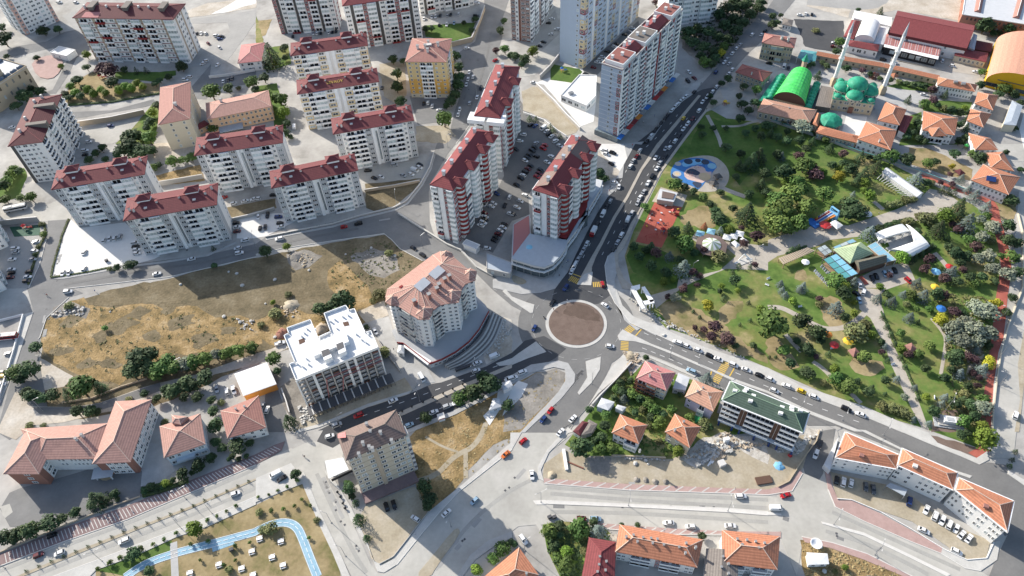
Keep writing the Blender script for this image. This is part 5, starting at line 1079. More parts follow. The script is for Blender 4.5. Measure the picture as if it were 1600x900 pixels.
# ---- north east: houses and sheds
A_ = (1190, 67); h = hgt((1189, 93), (1191, 67)); q = startat(rect3(A_, (1241, 75), (1249, 60), h), G(*A_, h))
R = building('school', 'cream stone school with dark salmon roof and bay windows beside the black lot', 'school', q, h, 'wall_stone', ('hip', 2.4, 'roof_terra', 'ridge_red'), 3, F='wwwBBwww', Rt='www', L='www', ov=.6, st=dict(slab='wall_stone', bal='wall_stone', frame='offwhite'))
chim(R, 't30 90,225 130,235', h+2, 1.2)
house('house', 'dark red roofed house with white windows beside the avenue trees', 'f 1149,112.5 1192,127.5 1207,113 1160,100', 6, 'wall_stone', 'roof_rust', 2.2, 2, 'wwwwwww', 'www', 'www', ridge='ridge_red', chs='t20 1500,450')
house('kiosk', 'tiny black-roofed kiosk at the corner of the asphalt lot', 't30 88,150 150,165 160,125 95,110', 4, 'wall_white', 'roof_grey', 1, 1, 'www', 'w', 'w', 'kiosk', None, .5)
S_ = 'c1300,0,5.333 '
house('warehouse', 'low red-roofed wing to the left of the white vaulted hall', S_+'95,305 182,325 238,176 165,163', 5, 'wall_white', 'roof_crimson', 1.4, 1, 'ww', 'ww', None, 'warehouse', None, .3)
house('warehouse', 'low red-roofed range in front of the white vaulted hall', S_+'125,378 385,428 398,370 128,328', 5, 'wall_white', 'roof_crimson', 1.4, 1, '.wWw.w', 'w', None, 'warehouse', None, .3)
h = 6; q = GP(S_+'190,318 350,346 400,215 255,165', h)
building('vaulted_hall', 'white barrel-vaulted hall behind the left minaret', 'hall', q, h, 'wall_white', ('vault', 3.4, 'roof_white', 'wall_white'), 1, F='WW', ov=.1)
house('warehouse', 'white flat-roofed range behind the white vaulted hall', S_+'180,150 490,216 502,145 186,86', 6, 'wall_white', 'roof_white', .5, 1, None, None, None, 'warehouse', None, .2)
house('warehouse', 'white-roofed strip between the vaulted hall and the big red shed', S_+'345,360 430,372 482,222 405,215', 5, 'wall_white', 'roof_palegrey', .4, 1, None, None, None, 'warehouse', None, .2)
R = house('warehouse', 'large dark red gabled shed behind the minarets', S_+'476,270 1125,404 1190,212 545,88', 9, 'wall_white', 'roof_crimson', 4.0, 2, 'ww', '..', 'ww', 'warehouse', 'ridge_red', .4, gable=True)
q = GP(S_+'476,270 1125,404', 9.05); q2 = GP(S_+'470,292 1122,428', 7.2); uvmesh('lean_to_roof', [[q2[0], q2[1], q[1], q[0]]], 'roof_maroon', R)
h = 5.6; q = GP(S_+'432,388 884,494 916,370 455,282', h); R = building('shop_hall', 'black-fronted hall with pale pink striped roof between the minarets', 'hall', q, h, 'black', ('flat', 0, 'roof_pink'), 1, F='.WdWWdWW', ov=.6, st=dict(frame='steel', pane='glass_mid'))
b = MB(); b.prism(ccw([mid(q, s, t)+Vector((0, 0, .05)) for s, t in ((0, -.02), (1, -.02), (1, .18), (0, .18))]), h, h+.08); b.build('white_edge', 'white', R)
for k in range(24):
    a, c = mid(q, (k+.5)/24, .2), mid(q, (k+.5)/24, .97); b = MB(); b.bar(a+Vector((0, 0, .06)), c+Vector((0, 0, .06)), .13); b.build('roof_rib', 'offwhite' if k % 3 else 'roof_peach', R)
g = G(1435, 90, 3.8); box('sign_letters', R, (g.x, g.y, 3.9), (3.2, .2, .6), -.2, 'white')
house('warehouse', 'low red-roofed building right of the black-fronted hall', S_+'1020,460 1285,517 1305,440 1035,395', 4.5, 'wall_cream', 'roof_crimson', .8, 1, '.wwwwww', 'w', None, 'warehouse', None, .4)
house('carport', 'rounded dark red carport beside the orange hangar', S_+'1192,410 1325,432 1342,362 1205,335', 3.5, 'wall_darkbrown', 'roof_maroon', .4, 1, None, None, None, 'carport', None, .3)
house('annex', 'blue-grey lean-to at the end of the big red shed', S_+'1138,390 1188,415 1212,292 1180,278', 6, 'wall_grey', 'roof_zinc', .4, 1, None, None, None, 'annex', None, .2)
h = 9; q = GP(S_+'1085,120 1640,208 1720,-40 1125,-130', h); R = building('factory', 'large white-roofed factory with red roof strips in the top right corner', 'factory', q, h, 'wall_brick', ('flat', .3, 'roof_palegrey', 'white'), 2, F='.wwww.wwwwwwwwww', L='ww', ov=.2, st=dict(pane='glass_dark', frame='wall_brick'))
for s in (.22, .79): hip(R, [mid(q, a, t)+Vector((0, 0, .2)) for a, t in ((s-.05, .14), (s+.05, .14), (s+.05, .97), (s-.05, .97))], 1.6, 'roof_terra', 'white', True, name='roof_strip')
h = 5; q = [G(*p, h) for p in ((1540.6, 124), (1634, 146), (1650, 72), (1557, 62))]
R = building('hangar', 'orange barrel-roofed hangar with yellow front wall at the right edge', 'hangar', q, h, 'wall_hangar', ('vault', 8, 'roof_hangar', 'wall_hangar'), 1, F='dddd', ov=.1, st=dict(frame='darkgrey'))
p0, p1 = mid(q, .18, -.004), mid(q, .95, -.004); b = MB(); b.bar(p0+Vector((0, 0, 1.6)), p1+Vector((0, 0, 1.6)), .25); b.build('front_beam', 'darkgrey', R)
b = MB(); a, c = mid(q, .55, 0), mid(q, .55, 1); b.bar(a+Vector((0, 0, 7.9)), c+Vector((0, 0, 7.9)), 1.2); b.build('ridge_skylight', 'roof_peach', R)
# ---- mosque precinct
S_ = 'c1180,60,4.736 '
h = hgt(pp(S_+'552,532')[0], pp(S_+'572,447')[0]); q = GP(S_+'570,447 885,490 905,345 602,305', h); w_ = offset(q, .3); c = mid(q, .5, .5); Wd = (q[1]-q[0]).length
R = root('mosque', (c.x, c.y, 0), 'stone mosque with stacked bright green domes between two white minarets', 'mosque')
b = MB(); b.prism([Vector((p.x, p.y, 0)) for p in w_], -.2, h-.1); b.build('wall', 'wall_stone', R); b = MB(); b.prism(q, h-.1, h+.25); b.build('roof', 'dome_green', R)
facade(R, w_[0], w_[1], 0.6, (h-.8)/2, 2, 'wwdwdww', dict(frame='offwhite', pane='glass_dark')); facade(R, w_[1], w_[2], .6, (h-.8)/2, 2, 'wwwww', dict(pane='glass_dark')); facade(R, w_[3], w_[0], .6, (h-.8)/2, 2, 'wwwww', dict(pane='glass_dark'))
def drumdome(p, r, z, dh, rise=.95, nm='dome'):
    b = MB(); b.lathe((p.x, p.y, z), [(r*1.02, 0), (r*1.02, dh), (r*.98, dh)], 24); o = b.build('drum', 'wall_beige', R)
    for k in range(14):
        a = 2*math.pi*k/14; inst('drum_window', winmesh('offwhite', 'glass_dark'), R, (p.x+math.cos(a)*r*1.02, p.y+math.sin(a)*r*1.02, z+dh*.1), a-math.pi/2, (r*.24, 1, dh*.8))
    dome(R, (p.x, p.y, z+dh), r, 'dome_green', 24, rise, nm)
drumdome(c, Wd*.25, h+3.0, 1.7, .78, 'main_dome')
for s, t in ((.5, .17), (.17, .5), (.83, .5), (.5, .83)): drumdome(mid(q, s, t), Wd*.205, h+.1, 1.5, .72, 'half_dome')
for s, t in ((.11, .11), (.89, .11), (.89, .89), (.11, .89)): drumdome(mid(q, s, t), Wd*.09, h+.1, .7, .8, 'corner_dome')
for s, t in ((.3, .3), (.7, .3), (.7, .7), (.3, .7)): p = mid(q, s, t); b = MB(); b.lathe((p.x, p.y, h), [(.9, 0), (.9, 4.2), (.1, 6)], 8); b.build('turret', ['dome_green'], R)
g = mid(q, .5, -.01); box('doorway', R, (g.x, g.y, 0), (2.6, .6, 4), math.atan2((q[1]-q[0]).y, (q[1]-q[0]).x), 'wall_brown')
for (bx, by), (tx, ty), lab in (((1301, 133), (1331, 30), 'tall white minaret on the left of the green-domed mosque'), ((1377, 146), (1414.5, 32.5), 'tall white minaret on the right of the green-domed mosque')):
    H_ = hgt((bx, by), (tx, ty)); g = G(bx, by); R2 = root('minaret', g, lab, 'minaret', 'minarets')
    b = MB(); b.lathe(g, [(2.3, 0), (2.3, 3.8), (1.1, 6)], 4, 0, math.pi/4, math.pi/4+2*math.pi); b.build('base', 'wall_stone', R2)
    b = MB(); b.lathe(g, [(1.15, 5.5), (1.05, H_*.5), (.92, H_*.78), (.92, H_*.82)], 12); b.build('shaft', 'white', R2)
    for f_ in (.42, .6): b = MB(); b.lathe(g+Vector((0, 0, H_*f_)), [(1.0, -1), (1.65, 0), (1.65, .9), (1.5, .9), (1.5, .05), (.9, .05)], 12); b.build('gallery', 'white', R2)
    b = MB(); b.lathe(g+Vector((0, 0, H_*.82)), [(1.05, 0), (.05, H_*.18)], 12); b.build('spire', 'roof_zinc', R2)
h = 4; q = GP(S_+'130,442 368,502 418,300 255,262', h)
R = building('vaulted_hall', 'hall with bright lime green barrel roof and rows of small domes', 'hall', q, h, 'wall_stone', ('vault', 6.5, 'vault_green', 'wall_darkbrown'), 1, F='WWWW', ov=.1)
for s0, s1 in (('458,335', '392,500'), ('200,278', '112,432')):
    a, c = GP(S_+s0, h)[0], GP(S_+s1, h)[0]; t = c-a; m_ = (a+c)/2; box('side_aisle', R, (m_.x, m_.y, 0), (t.length+3, 4.2, h), math.atan2(t.y, t.x), 'dome_green')
    for k in range(8): p = a+t*(k/7); dome(R, (p.x, p.y, h), 1.75, 'dome_green', 12, .8, 'small_dome', False)
for k in range(9):
    b = MB(); P_ = lambda f_: q[0].lerp(q[1], (1-math.cos(math.pi*f_))/2).lerp(q[3].lerp(q[2], (1-math.cos(math.pi*f_))/2), (k+.5)/9)+Vector((0, 0, 6.5*math.sin(math.pi*f_)+.03))
    for j in range(10): b.bar(P_(j/10), P_((j+1)/10), .07)
    b.build('roof_seam', 'dome_green', R)
b = MB(); b.prism(ccw(GP(S_+'165,265 190,285 95,445 20,470', 3)), -.2, 3); b.build('lean_to', 'dome_green', R)
house('hall', 'low dark grey flat-roofed hall between the lime vault and the mosque', S_+'445,498 558,515 588,366 488,348', 4, 'wall_dark', 'roof_grey', .2, 1, '...', None, None, 'hall', None, .2)
c = G(1298, 187, 4.2); R = root('fountain_pavilion', (c.x, c.y, 0), 'round pavilion with green eight-sided dome in the mosque courtyard', 'pavilion')
b = MB(); b.lathe((c.x, c.y, 3.6), [(7, 0), (6.6, .6), (4.6, 2.4), (2.2, 3.4), (.1, 3.8)], 8); b.build('roof', 'dome_green', R)
for k in range(8): a = k*math.pi/4; box('column', R, (c.x+math.cos(a)*5.9, c.y+math.sin(a)*5.9, 0), (.6, .6, 3.7), a, 'wall_stone')
box('fountain', R, (c.x, c.y, 0), (3, 3, 1.2), .4, 'pavement_white')
house('range', 'long orange-roofed stone range in front of the lime vault', S_+'15,538 405,625 458,530 62,445', 5.5, 'wall_stone', 'roof_peach', 2.4, 1, 'wwwwwwwww', 'www', 'ww', 'building', 'ridge_light', .6, chs=S_+'252,510')
house('range', 'short orange-roofed link beside the round pavilion', S_+'422,632 462,650 490,562 450,545', 4.5, 'wall_stone', 'roof_orange', 1.2, 1, 'w', None, 'ww', 'building', None, .4)
house('range', 'orange-roofed arcade along the park wall below the round pavilion', S_+'445,697 750,772 772,722 480,645', 4.5, 'wall_stone', 'roof_orange', 1.6, 1, 'wwwwwwwwww', 'w', None, 'building', None, .5)
house('house', 'large orange hipped corner building at the mosque courtyard', S_+'756,745 1002,828 1048,680 822,615', 7, 'wall_white', 'roof_orange', 3, 2, 'wwwwww', 'ww', 'www', chs=S_+'925,745')
house('house', 'white house with orange roof between the courtyard and the gardens', 'f 1371,188 1405.7,195.5 1417,171 1383.7,158.5', 8, 'wall_white', 'roof_orange', 2.6, 2, '.www', 'ww', 'ww')
house('annex', 'dark red lean-to roof beside the white courtyard house', 'c1380,100,4.0909 98,420 140,442 192,335 130,322', 4.5, 'wall_white', 'roof_crimson', .5, 1, None, None, 'ww', 'annex', None, .3)
R = root('gallery_wall', (G(1370, 105).x, G(1370, 105).y, 0), 'long orange-tiled gallery wall behind the mosque', 'wall')
pl = GP('t30 300,345 440,372 720,420 1065,498', 4); b = MB(); fs = []
for a, c in zip(pl, pl[1:]):
    t = (c-a).normalized(); n_ = Vector((-t.y, t.x, 0)); a_, c_ = a, c
    b.prism(ccw([Vector((p.x, p.y, 0)) for p in (a_+n_*.6, c_+n_*.6, c_+n_*4.2, a_+n_*4.2)]), -.2, 3.9)
    u = Vector((0, 0, 1.5)); fs += [[a_, c_, c_+n_*2.4+u, a_+n_*2.4+u], [c_+n_*4.8, a_+n_*4.8, a_+n_*2.4+u, c_+n_*2.4+u]]
    facade(R, a_+n_*.6-Vector((0, 0, 4)), c_+n_*.6-Vector((0, 0, 4)), .3, 3.2, 1, 'w'*int((c-a).length/3.5), dict(frame='wall_stone', pane='glass_dark'))
b.build('wall', 'wall_stone', R); uvmesh('roof', fs, 'roof_orange', R)
R = root('octagon_canopy', (G(1261, 90).x, G(1261, 90).y, 0), 'pale green polygonal canopy beside the cream school', 'canopy')
q = ccw(GP(S_+'312,140 342,82 462,100 448,165 390,182', 4)); ce = sum(q, Vector())/5; uvmesh('roof', [[q[i], q[(i+1) % 5], ce+Vector((0, 0, 1.2))] for i in range(5)], 'tarp_green' if False else 'panel_teal', R)
for p in q: box('post', R, (p.x, p.y, 0), (.3, .3, 3.9), 0, 'white')
R = root('clock_tower', G(1253, 112), 'small stone tower with green spire at the corner of the lime vault', 'tower'); g = G(1253, 112)
box('shaft', R, g, (2.2, 2.2, 8), .2, 'wall_stone'); b = MB(); b.lathe(g+Vector((0, 0, 8)), [(2.2, 0), (1.4, 1.2), (.1, 4.5)], 8); b.build('spire', 'dome_green', R)
S_ = 'c1380,100,4.0909 '
villa = dict(group='white villas with orange roofs')
R = house('villa', 'long white villa with orange roof and twin rooftop tanks beside the gallery wall', S_+'345,135 588,176 602,132 350,82', 6.5, 'wall_white', 'roof_orange', 2.2, 2, 'wwwwwwwwwwww', 'ww', 'ww', 'villa', **villa)
for x, y in pp(S_+'463,115 512,125'): g = G(x, y, 8.6); box('water_tank', R, g-Vector((0, 0, .6)), (2.2, 1.4, 1.2), -.2, 'steel')
R = house('villa', 'white villa with porch arches and star-shaped orange roof in the gardens', S_+'248,422 458,455 478,345 258,300', 7, 'wall_white', 'roof_orange', 3, 2, 'wwBBww', 'www', 'ww', 'villa', st=dict(prob=0), **villa)
g = GP(S_+'345,440', 7)[0]; hip(R, [g+Vector(p) for p in ((-4, -3, .1), (4, -3, .1), (4, 5, .1), (-4, 5, .1))], 2.4, 'roof_orange', 'ridge_light', name='porch_roof')
for s, lab in (('583,252 702,296 737,200 605,178', 'topmost white villa in the stepped chain beside the blue-grey shed'), ('533,362 640,405 692,318 560,285', 'second white villa from the top in the stepped chain beside the blue-grey shed'),
               ('588,548 735,548 688,475 545,440', 'third white villa from the top in the stepped chain, below the garden'), ('690,660 838,685 765,560 648,568', 'lowest small villa in the stepped chain, touching the big corner villa')):
    house('villa', lab, S_+s, 6, 'wall_white', 'roof_orange', 2.4, 2, 'wwww', 'ww', 'ww', 'villa', **villa)
    g = GP(S_+s, 6.2); c = sum(g, Vector())/4
R = house('villa', 'big white corner villa with orange roof and solar panel beside the street', S_+'560,742 802,836 877,722 640,640', 7, 'wall_white', 'roof_orange', 3.2, 2, 'wwwwwwwww', 'wwww', 'ww', 'villa', **villa)
g = GP(S_+'690,735', 9.2)[0]; b = MB(); b.box((0, 0, 0), (4.5, 3, .3), 0, 0, Matrix.Translation(g) @ Matrix.Rotation(-.4, 4, 'Z') @ Matrix.Rotation(.35, 4, 'X')); b.build('solar_panel', 'car_blue', R)
house('shed', 'long blue-grey roofed shed with cream wall beside the villas', S_+'768,385 850,392 892,266 824,232', 5, 'wall_cream', 'roof_zinc', .6, 1, None, None, None, 'shed', None, .2)
b = MB(); b.prism(ccw(GP(S_+'870,420 905,290 960,300 960,600 900,540', .1)), -.2, .12); b.build('yard', 'lot_white', None, kind='structure')
# ---- park cafe
S_ = 'c1250,320,6.4286 '
h = 4.2; q = GP(S_+'505,588 742,488 612,372 330,446', h); c = sum(q, Vector())/4
R = root('cafe', (c.x, c.y, 0), 'park cafe with pale green pyramid roof and blue glass terraces', 'cafe')
b = MB(); b.prism([Vector((p.x, p.y, 0)) for p in offset(q, .6)], -.2, h-.1); b.build('wall', 'wall_darkbrown', R); ridge_roof(R, ccw(q), c, c+Vector((.01, 0, 0)), 4.2, 'roof_palegreen', None)
q = GP(S_+'602,658 872,575 842,500 545,560', 4.4); b = MB(); b.prism([Vector((p.x, p.y, 0)) for p in offset(q, .5)], -.2, 4.2); b.build('wall', 'wall_darkbrown', R); hip(R, q, 2.2, 'roof_moss', None, True, name='gable_roof')
def glassroof(R, s, h, nu, nv, mats, fm='darkgrey'):
    q = GP(S_+s, h); b = MB(); b.prism([Vector((p.x, p.y, 0)) for p in offset(ccw(q), .3)], 0, .35); b.build('deck', 'wood', R)
    for i in range(nu):
        for j in range(nv):
            e = .05; pts = [mid(q, (i+a)/nu, (j+c_)/nv) for a, c_ in ((e, e), (1-e, e), (1-e, 1-e), (e, 1-e))]; b = MB(); b.prism(ccw(pts), h-.06, h+.06); b.build('roof_panel', mats[(i) % len(mats)], R)
    for i in range(nu+1): b = MB(); b.bar(mid(q, i/nu, 0), mid(q, i/nu, 1), .14); b.build('roof_beam', fm, R)
    for j in range(nv+1): b = MB(); b.bar(mid(q, 0, j/nv), mid(q, 1, j/nv), .11); b.build('roof_beam', fm, R)
    for p in q: box('post', R, (p.x, p.y, 0), (.25, .25, h), 0, fm)
glassroof(R, '235,548 365,490 585,690 440,748', 3.4, 2, 4, ['panel_teal', 'panel_sky'], 'darkgrey')
glassroof(R, '680,415 762,372 965,552 872,576', 3.6, 1, 5, ['fabric_blue'], 'offwhite')
glassroof(R, '335,425 530,342 566,370 352,442', 3.2, 3, 1, ['fabric_blue', 'glass_pale'], 'grey')
glassroof(R, '170,437 250,402 326,470 250,512', 3.0, 2, 2, ['glass_pale'], 'darkgrey')
R = root('event_tent', (G(1400, 382).x, G(1400, 382).y, 0), 'white horseshoe-shaped event tent behind the park cafe', 'tent')
h = 3.4
for s, rise in (('790,358 1112,266 1032,194 752,290', 1.2), ('1112,266 1145,378 1305,420 1060,196', 1.6), ('902,456 1118,526 1306,420 1142,376', 2.0)):
    q = ccw(GP(S_+s, h)); q = startat(q, GP(S_+s.split()[0], h)[0]); vault(R, q if s[0] != '1' or True else q, rise, 'fabric_white', 'fabric_white', 8, name='canopy')
for x, y in pp(S_+'790,358 875,345 960,320 1040,295 1112,266 1145,378 902,456'): g = G(x, y, 0); g2 = G(x, y, h); box('post', R, (g2.x, g2.y, 0), (.3, .3, h), 0, 'white')
patch('tent_floor', 'pavement_grey', S_+'760,370 1120,250 1180,370 1000,420 900,470', .09); patch('tent_lawn', 'lawn_green', S_+'800,390 880,380 900,420 845,440', .1)
patch('red_carpet', 'track_red', S_+'590,727 622,712 692,798 650,806', .1); patch('cafe_lawn', 'lawn_green', S_+'120,600 205,580 350,730 300,800', .1)
R = root('pergola', (G(1245, 400).x, G(1245, 400).y, 0), 'long tan timber pergola beside the park cafe', 'pergola')
q = GP('t31 100,752 300,665 250,648 70,712', 2.8)
for i in range(16): a, c = mid(q, (i+.1)/16, 0), mid(q, (i+.1)/16, 1); b = MB(); b.bar(a, c, .45); b.build('slat', 'wall_tan', R)
for p in q: box('post', R, (p.x, p.y, 0), (.3, .3, 2.7), 0, 'wood')
# ---- white pergola house in the park
S_ = 'c1380,100,4.0909 '
R = root('greenhouse', (G(1410, 285).x, G(1410, 285).y, 0), 'long white slanted greenhouse roof with bare pergola frame in the park', 'greenhouse')
q = GP(S_+'-8,690 28,662 262,828 215,850', 3); a, c, e, f_ = q
uvmesh('roof', [[a, f_, f_.lerp(e, .55)+Vector((0, 0, 1.4)), a.lerp(c, .55)+Vector((0, 0, 1.4))], [c, a.lerp(c, .55)+Vector((0, 0, 1.4)), f_.lerp(e, .55)+Vector((0, 0, 1.4)), e]], 'roof_palegrey', R)
b = MB(); b.prism(ccw([Vector((p.x, p.y, 0)) for p in offset(ccw(q), .4)]), 0, 2.9); b.build('wall', 'white', R)
q = GP(S_+'-40,735 -5,700 200,845 120,840', 2.4)
for k in range(12): b = MB(); b.bar(mid(q, 0, 0).lerp(mid(q, 0, 1), k/11), mid(q, 1, 0).lerp(mid(q, 1, 1), k/11), .16); b.build('rafter', 'offwhite', R)
# ---- toilet block by the red court, round bar, entrance gate
house('toilet_block', 'flat-roofed pale block with dark roof panel beside the red playground court', 't21 905,345 1010,362 1035,305 925,280', 3.4, 'wall_beige', 'roof_palegrey', .2, 1, None, None, 'w', 'building', None, .2)
g = GP('t21 935,335 1005,345 1020,312 940,295', 3.7); b = MB(); b.prism(ccw(g), 3.45, 3.8); b.build('roof_panel', 'roof_brown', bpy.data.objects['toilet_block'])
c = G(1112, 382, 3.0); R = root('round_bar', (c.x, c.y, 0), 'eight-sided park bar with green and white striped conical awning', 'bar')
b = MB(); b.lathe((c.x, c.y, 2.4), [(8, 0), (7.9, .25), (4.4, .6)], 8); b.build('roof_deck', 'roof_brown', R)
for k in range(16): a = k*math.pi/8; b = MB(); b.poly([(c.x+4.6*math.cos(a), c.y+4.6*math.sin(a), 3.1), (c.x+4.6*math.cos(a+math.pi/8), c.y+4.6*math.sin(a+math.pi/8), 3.1), (c.x, c.y, 5.2)]); b.build('awning_panel', 'roof_palegreen' if k % 2 else 'fabric_white', R)
for k in range(8): a = k*math.pi/4; box('post', R, (c.x+math.cos(a)*7, c.y+math.sin(a)*7, 0), (.3, .3, 2.5), a, 'wood')
b = MB(); b.lathe((c.x, c.y, 0), [(5, 0), (5, 1.1), (4.6, 1.1)], 8); b.build('counter', 'wood', R)
R = root('park_gate', (G(1000, 470).x, G(1000, 470).y, 0), 'white modern frame gate at the park entrance by the roundabout', 'gate')
S_ = 'c840,440,7.5 '
for s, w_ in (('1095,60 1200,35 1200,80 1130,110', 0), ('1120,110 1150,95 1260,310 1225,320', 0)):
    q = ccw(GP(S_+s, 5)); b = MB(); b.prism(q, 4.6, 5.2); b.build('beam', 'white', R)
q = GP('t22 745,0 815,-10 890,85 800,110', 5); b = MB()
for s in ('t22 740,0 765,-5 830,105 800,110', 't22 810,-5 830,-10 890,80 865,90', 't22 800,85 885,70 890,92 805,110'): 
    b = MB(); b.prism(ccw(GP(s, 5)), 4.4, 5); b.build('beam', 'white', R)
for s in ('t22 805,105 840,100', 't22 865,90 885,85', 't22 745,5 765,0', 't22 815,-5 828,-8'):
    for p in GP(s, 4.4): box('column', R, (p.x, p.y, 0), (.5, .5, 4.4), .3, 'white')
# ================================================================ LABELS BY NEAREST LANDMARK
ANCH = [(t, G(x, y)) for t, x, y in (
 ('the roundabout', 900, 505), ('the green-domed mosque', 1337, 150), ('the park cafe', 1340, 400), ('the striped round park bar', 1112, 385), ('the blue mural playground', 1090, 268), ('the red playground court', 1028, 352),
 ('the white greenhouse roof', 1412, 290), ('the lime green vault', 1240, 145), ('the horseshoe tent', 1402, 385), ('the inflatable slide', 1295, 338), ('the white park gate', 1005, 465), ('the green-roofed block', 1190, 650),
 ('the pink-roofed house', 1025, 600), ('the stepped white public building', 1440, 790), ('the beige block', 590, 740), ('the unfinished building', 525, 600), ('the salmon-roofed tower', 675, 500), ('the large salmon-roofed school', 110, 720),
 ('the white shed with orange base', 400, 600), ('the orange tower', 672, 130), ('the peach school', 372, 185), ('the cream school', 275, 200), ('the front yellow slab', 535, 180), ('the rear yellow slab', 515, 90), ('the shopping podium', 850, 400),
 ('the blue-grey tower slab', 985, 190), ('the white flat-roofed shop', 905, 145), ('the white and brown tower', 820, 45), ('the pink-roofed hillside house', 392, 90), ('the white triangular car park', 130, 390), ('the sunken car park', 30, 400),
 ('the stone mosque', 25, 130), ('the long white and grey slab', 205, 75), ('the stepped maroon roofs', 70, 240), ('the orange-roofed block at the bottom', 1030, 865), ('the dark red metal roof at the bottom', 935, 880), ('the satellite dish', 1273, 853),
 ('the demolition rubble', 1150, 705), ('the lilac-walled house', 1100, 625), ('the cream stone school', 1215, 80), ('the black-fronted hall', 1425, 85), ('the orange hangar', 1590, 105), ('the big corner villa', 1555, 290), ('the porch-arched villa', 1468, 200),
 ('the fountain pavilion', 1298, 187), ('the lower end of the red running track', 1548, 690), ('the middle of the red running track', 1565, 470), ('the blue cycle path bend', 455, 820), ('the footbridge-like path end of the cycle track', 272, 860),
 ('the bus shelter road corner', 470, 715), ('the dry field centre', 250, 520), ('the dirt lane', 200, 640), ('the tiny white kiosk', 690, 655), ('the roadside hut', 792, 610), ('the salmon-roofed dormer house', 285, 690), ('the sloping road junction', 640, 340),
 ('the parking court', 800, 260), ('the children playground below the long slab', 150, 122), ('the curved white steps', 740, 560), ('the white traffic island', 925, 590), ('the fork of the park walks', 1345, 470), ('the park memorial stone', 1485, 660),
 ('the wooded bend of the avenue', 1110, 80), ('the dark red roofed house', 1178, 115), ('the yellow parasol', 1324, 530), ('the terraced red and white slab', 610, 40), ('the slab nearest the dry field', 500, 320), ('the slab before the orange tower', 590, 225),
 ('the slab above the street', 270, 355), ('the westernmost slab', 150, 310), ('the grey-roofed house at the bottom', 1125, 880), ('the top of the avenue', 1215, 25), ('the black asphalt lot', 1265, 45), ('the long gallery wall', 1330, 100), ('the stepped chain of villas', 1535, 175), ('the avenue crossroads at the top', 1110, 130), ('the bottom left lawn', 230, 870), ('the picnic tables', 350, 880), ('the traffic median tip', 705, 835))]
ORD = ['', 'second ', 'third ', 'fourth ', 'fifth ', 'sixth ', 'seventh ', 'eighth ', 'ninth ', 'tenth ', 'eleventh ', 'twelfth ', 'thirteenth ', 'fourteenth ', 'fifteenth ', 'sixteenth ', 'seventeenth ', 'eighteenth ', 'nineteenth ', 'twentieth ']
TOLABEL = []          # (object, description, position)
def finish_labels():
    by = {}
    for o, d, p in TOLABEL: by.setdefault(d, []).append((o, p))
    for d, L in by.items():
        for i, (o, p) in enumerate(L):
            if len(L) == 1: o['label'] = d+' near '+min(ANCH, key=lambda a: (a[1]-p).length)[0]; continue
            best = None
            for t, a in ANCH:
                dist = (a-p).length
                rank = sum(1 for _, q in L if (q-a).length < dist-1e-9)
                c = dist+rank*9+(5000 if rank > 18 else 0)
                if best is None or c < best[0]: best = (c, rank, t)
            o['label'] = d+', '+ORD[min(best[1], 19)]+'nearest to '+best[2]
# ================================================================ TREES
def leafball(b, c, r, n, s, rg, flat_=1.0, mi=0):
    for _ in range(n):
        u = Vector((rg.gauss(0, 1), rg.gauss(0, 1), rg.gauss(0, 1))).normalized(); rr = r*(.72+.4*rg.random())
        p = c+Vector((u.x*rr, u.y*rr, u.z*rr*flat_)); nrm = (u+Vector((rg.uniform(-.7, .7), rg.uniform(-.7, .7), rg.uniform(-.2, .9)))).normalized()
        a = nrm.orthogonal().normalized(); w = nrm.cross(a); t = rg.uniform(0, 6.28); a, w = a*math.cos(t)+w*math.sin(t), w*math.cos(t)-a*math.sin(t); k = s*rg.uniform(.7, 1.35)
        b.poly([p-a*k-w*k*.6, p+a*k-w*k*.6, p+a*k*.7+w*k*.8, p-a*k*.7+w*k*.8], mi)
def crown_round(seed, m, clumps=17, leaves=46, spread=.62, zf=.85, cr=.36, s=.095):
    rg = random.Random(seed); b = MB()
    for i in range(clumps):
        a = i*2.39996+rg.uniform(-.3, .3); f = math.sqrt((i+.5)/clumps); z = rg.uniform(-.55, .6)*math.sqrt(max(0, 1-f*f*.7))
        if i < 4: z = .45+.15*rg.random()
        c = Vector((math.cos(a)*f*spread, math.sin(a)*f*spread, z*zf))*rg.uniform(.85, 1.12)
        leafball(b, c, cr*rg.uniform(.75, 1.25), leaves, s, rg)
    return b.data('crown', m)
def crown_cone(seed, m, tiers=11, s=.085, top=1.9, width=1.0, n0=78):
    rg = random.Random(seed); b = MB()
    for i in range(tiers):
        f = i/(tiers-1); z = -.6+f*top; R_ = width*(1-f*.94)*rg.uniform(.9, 1.08); n = int(n0*(1-f*.8))
        for k in range(n):
            a = rg.uniform(0, 6.283); q = math.sqrt(rg.uniform(.12, 1)); lob = 1+.16*math.sin(a*5+i*1.7)
            p = Vector((math.cos(a)*R_*q*lob, math.sin(a)*R_*q*lob, z-.13*q+rg.uniform(-.05, .05))); out = Vector((math.cos(a), math.sin(a), -.35+rg.uniform(-.2, .3))); side = Vector((-math.sin(a), math.cos(a), rg.uniform(-.3, .3)))
            L_ = s*rg.uniform(1, 1.9); w_ = s*rg.uniform(.5, .9); b.poly([p-side*w_, p+out*L_-side*w_*.3, p+out*L_+side*w_*.3, p+side*w_])
    return b.data('crown', m)
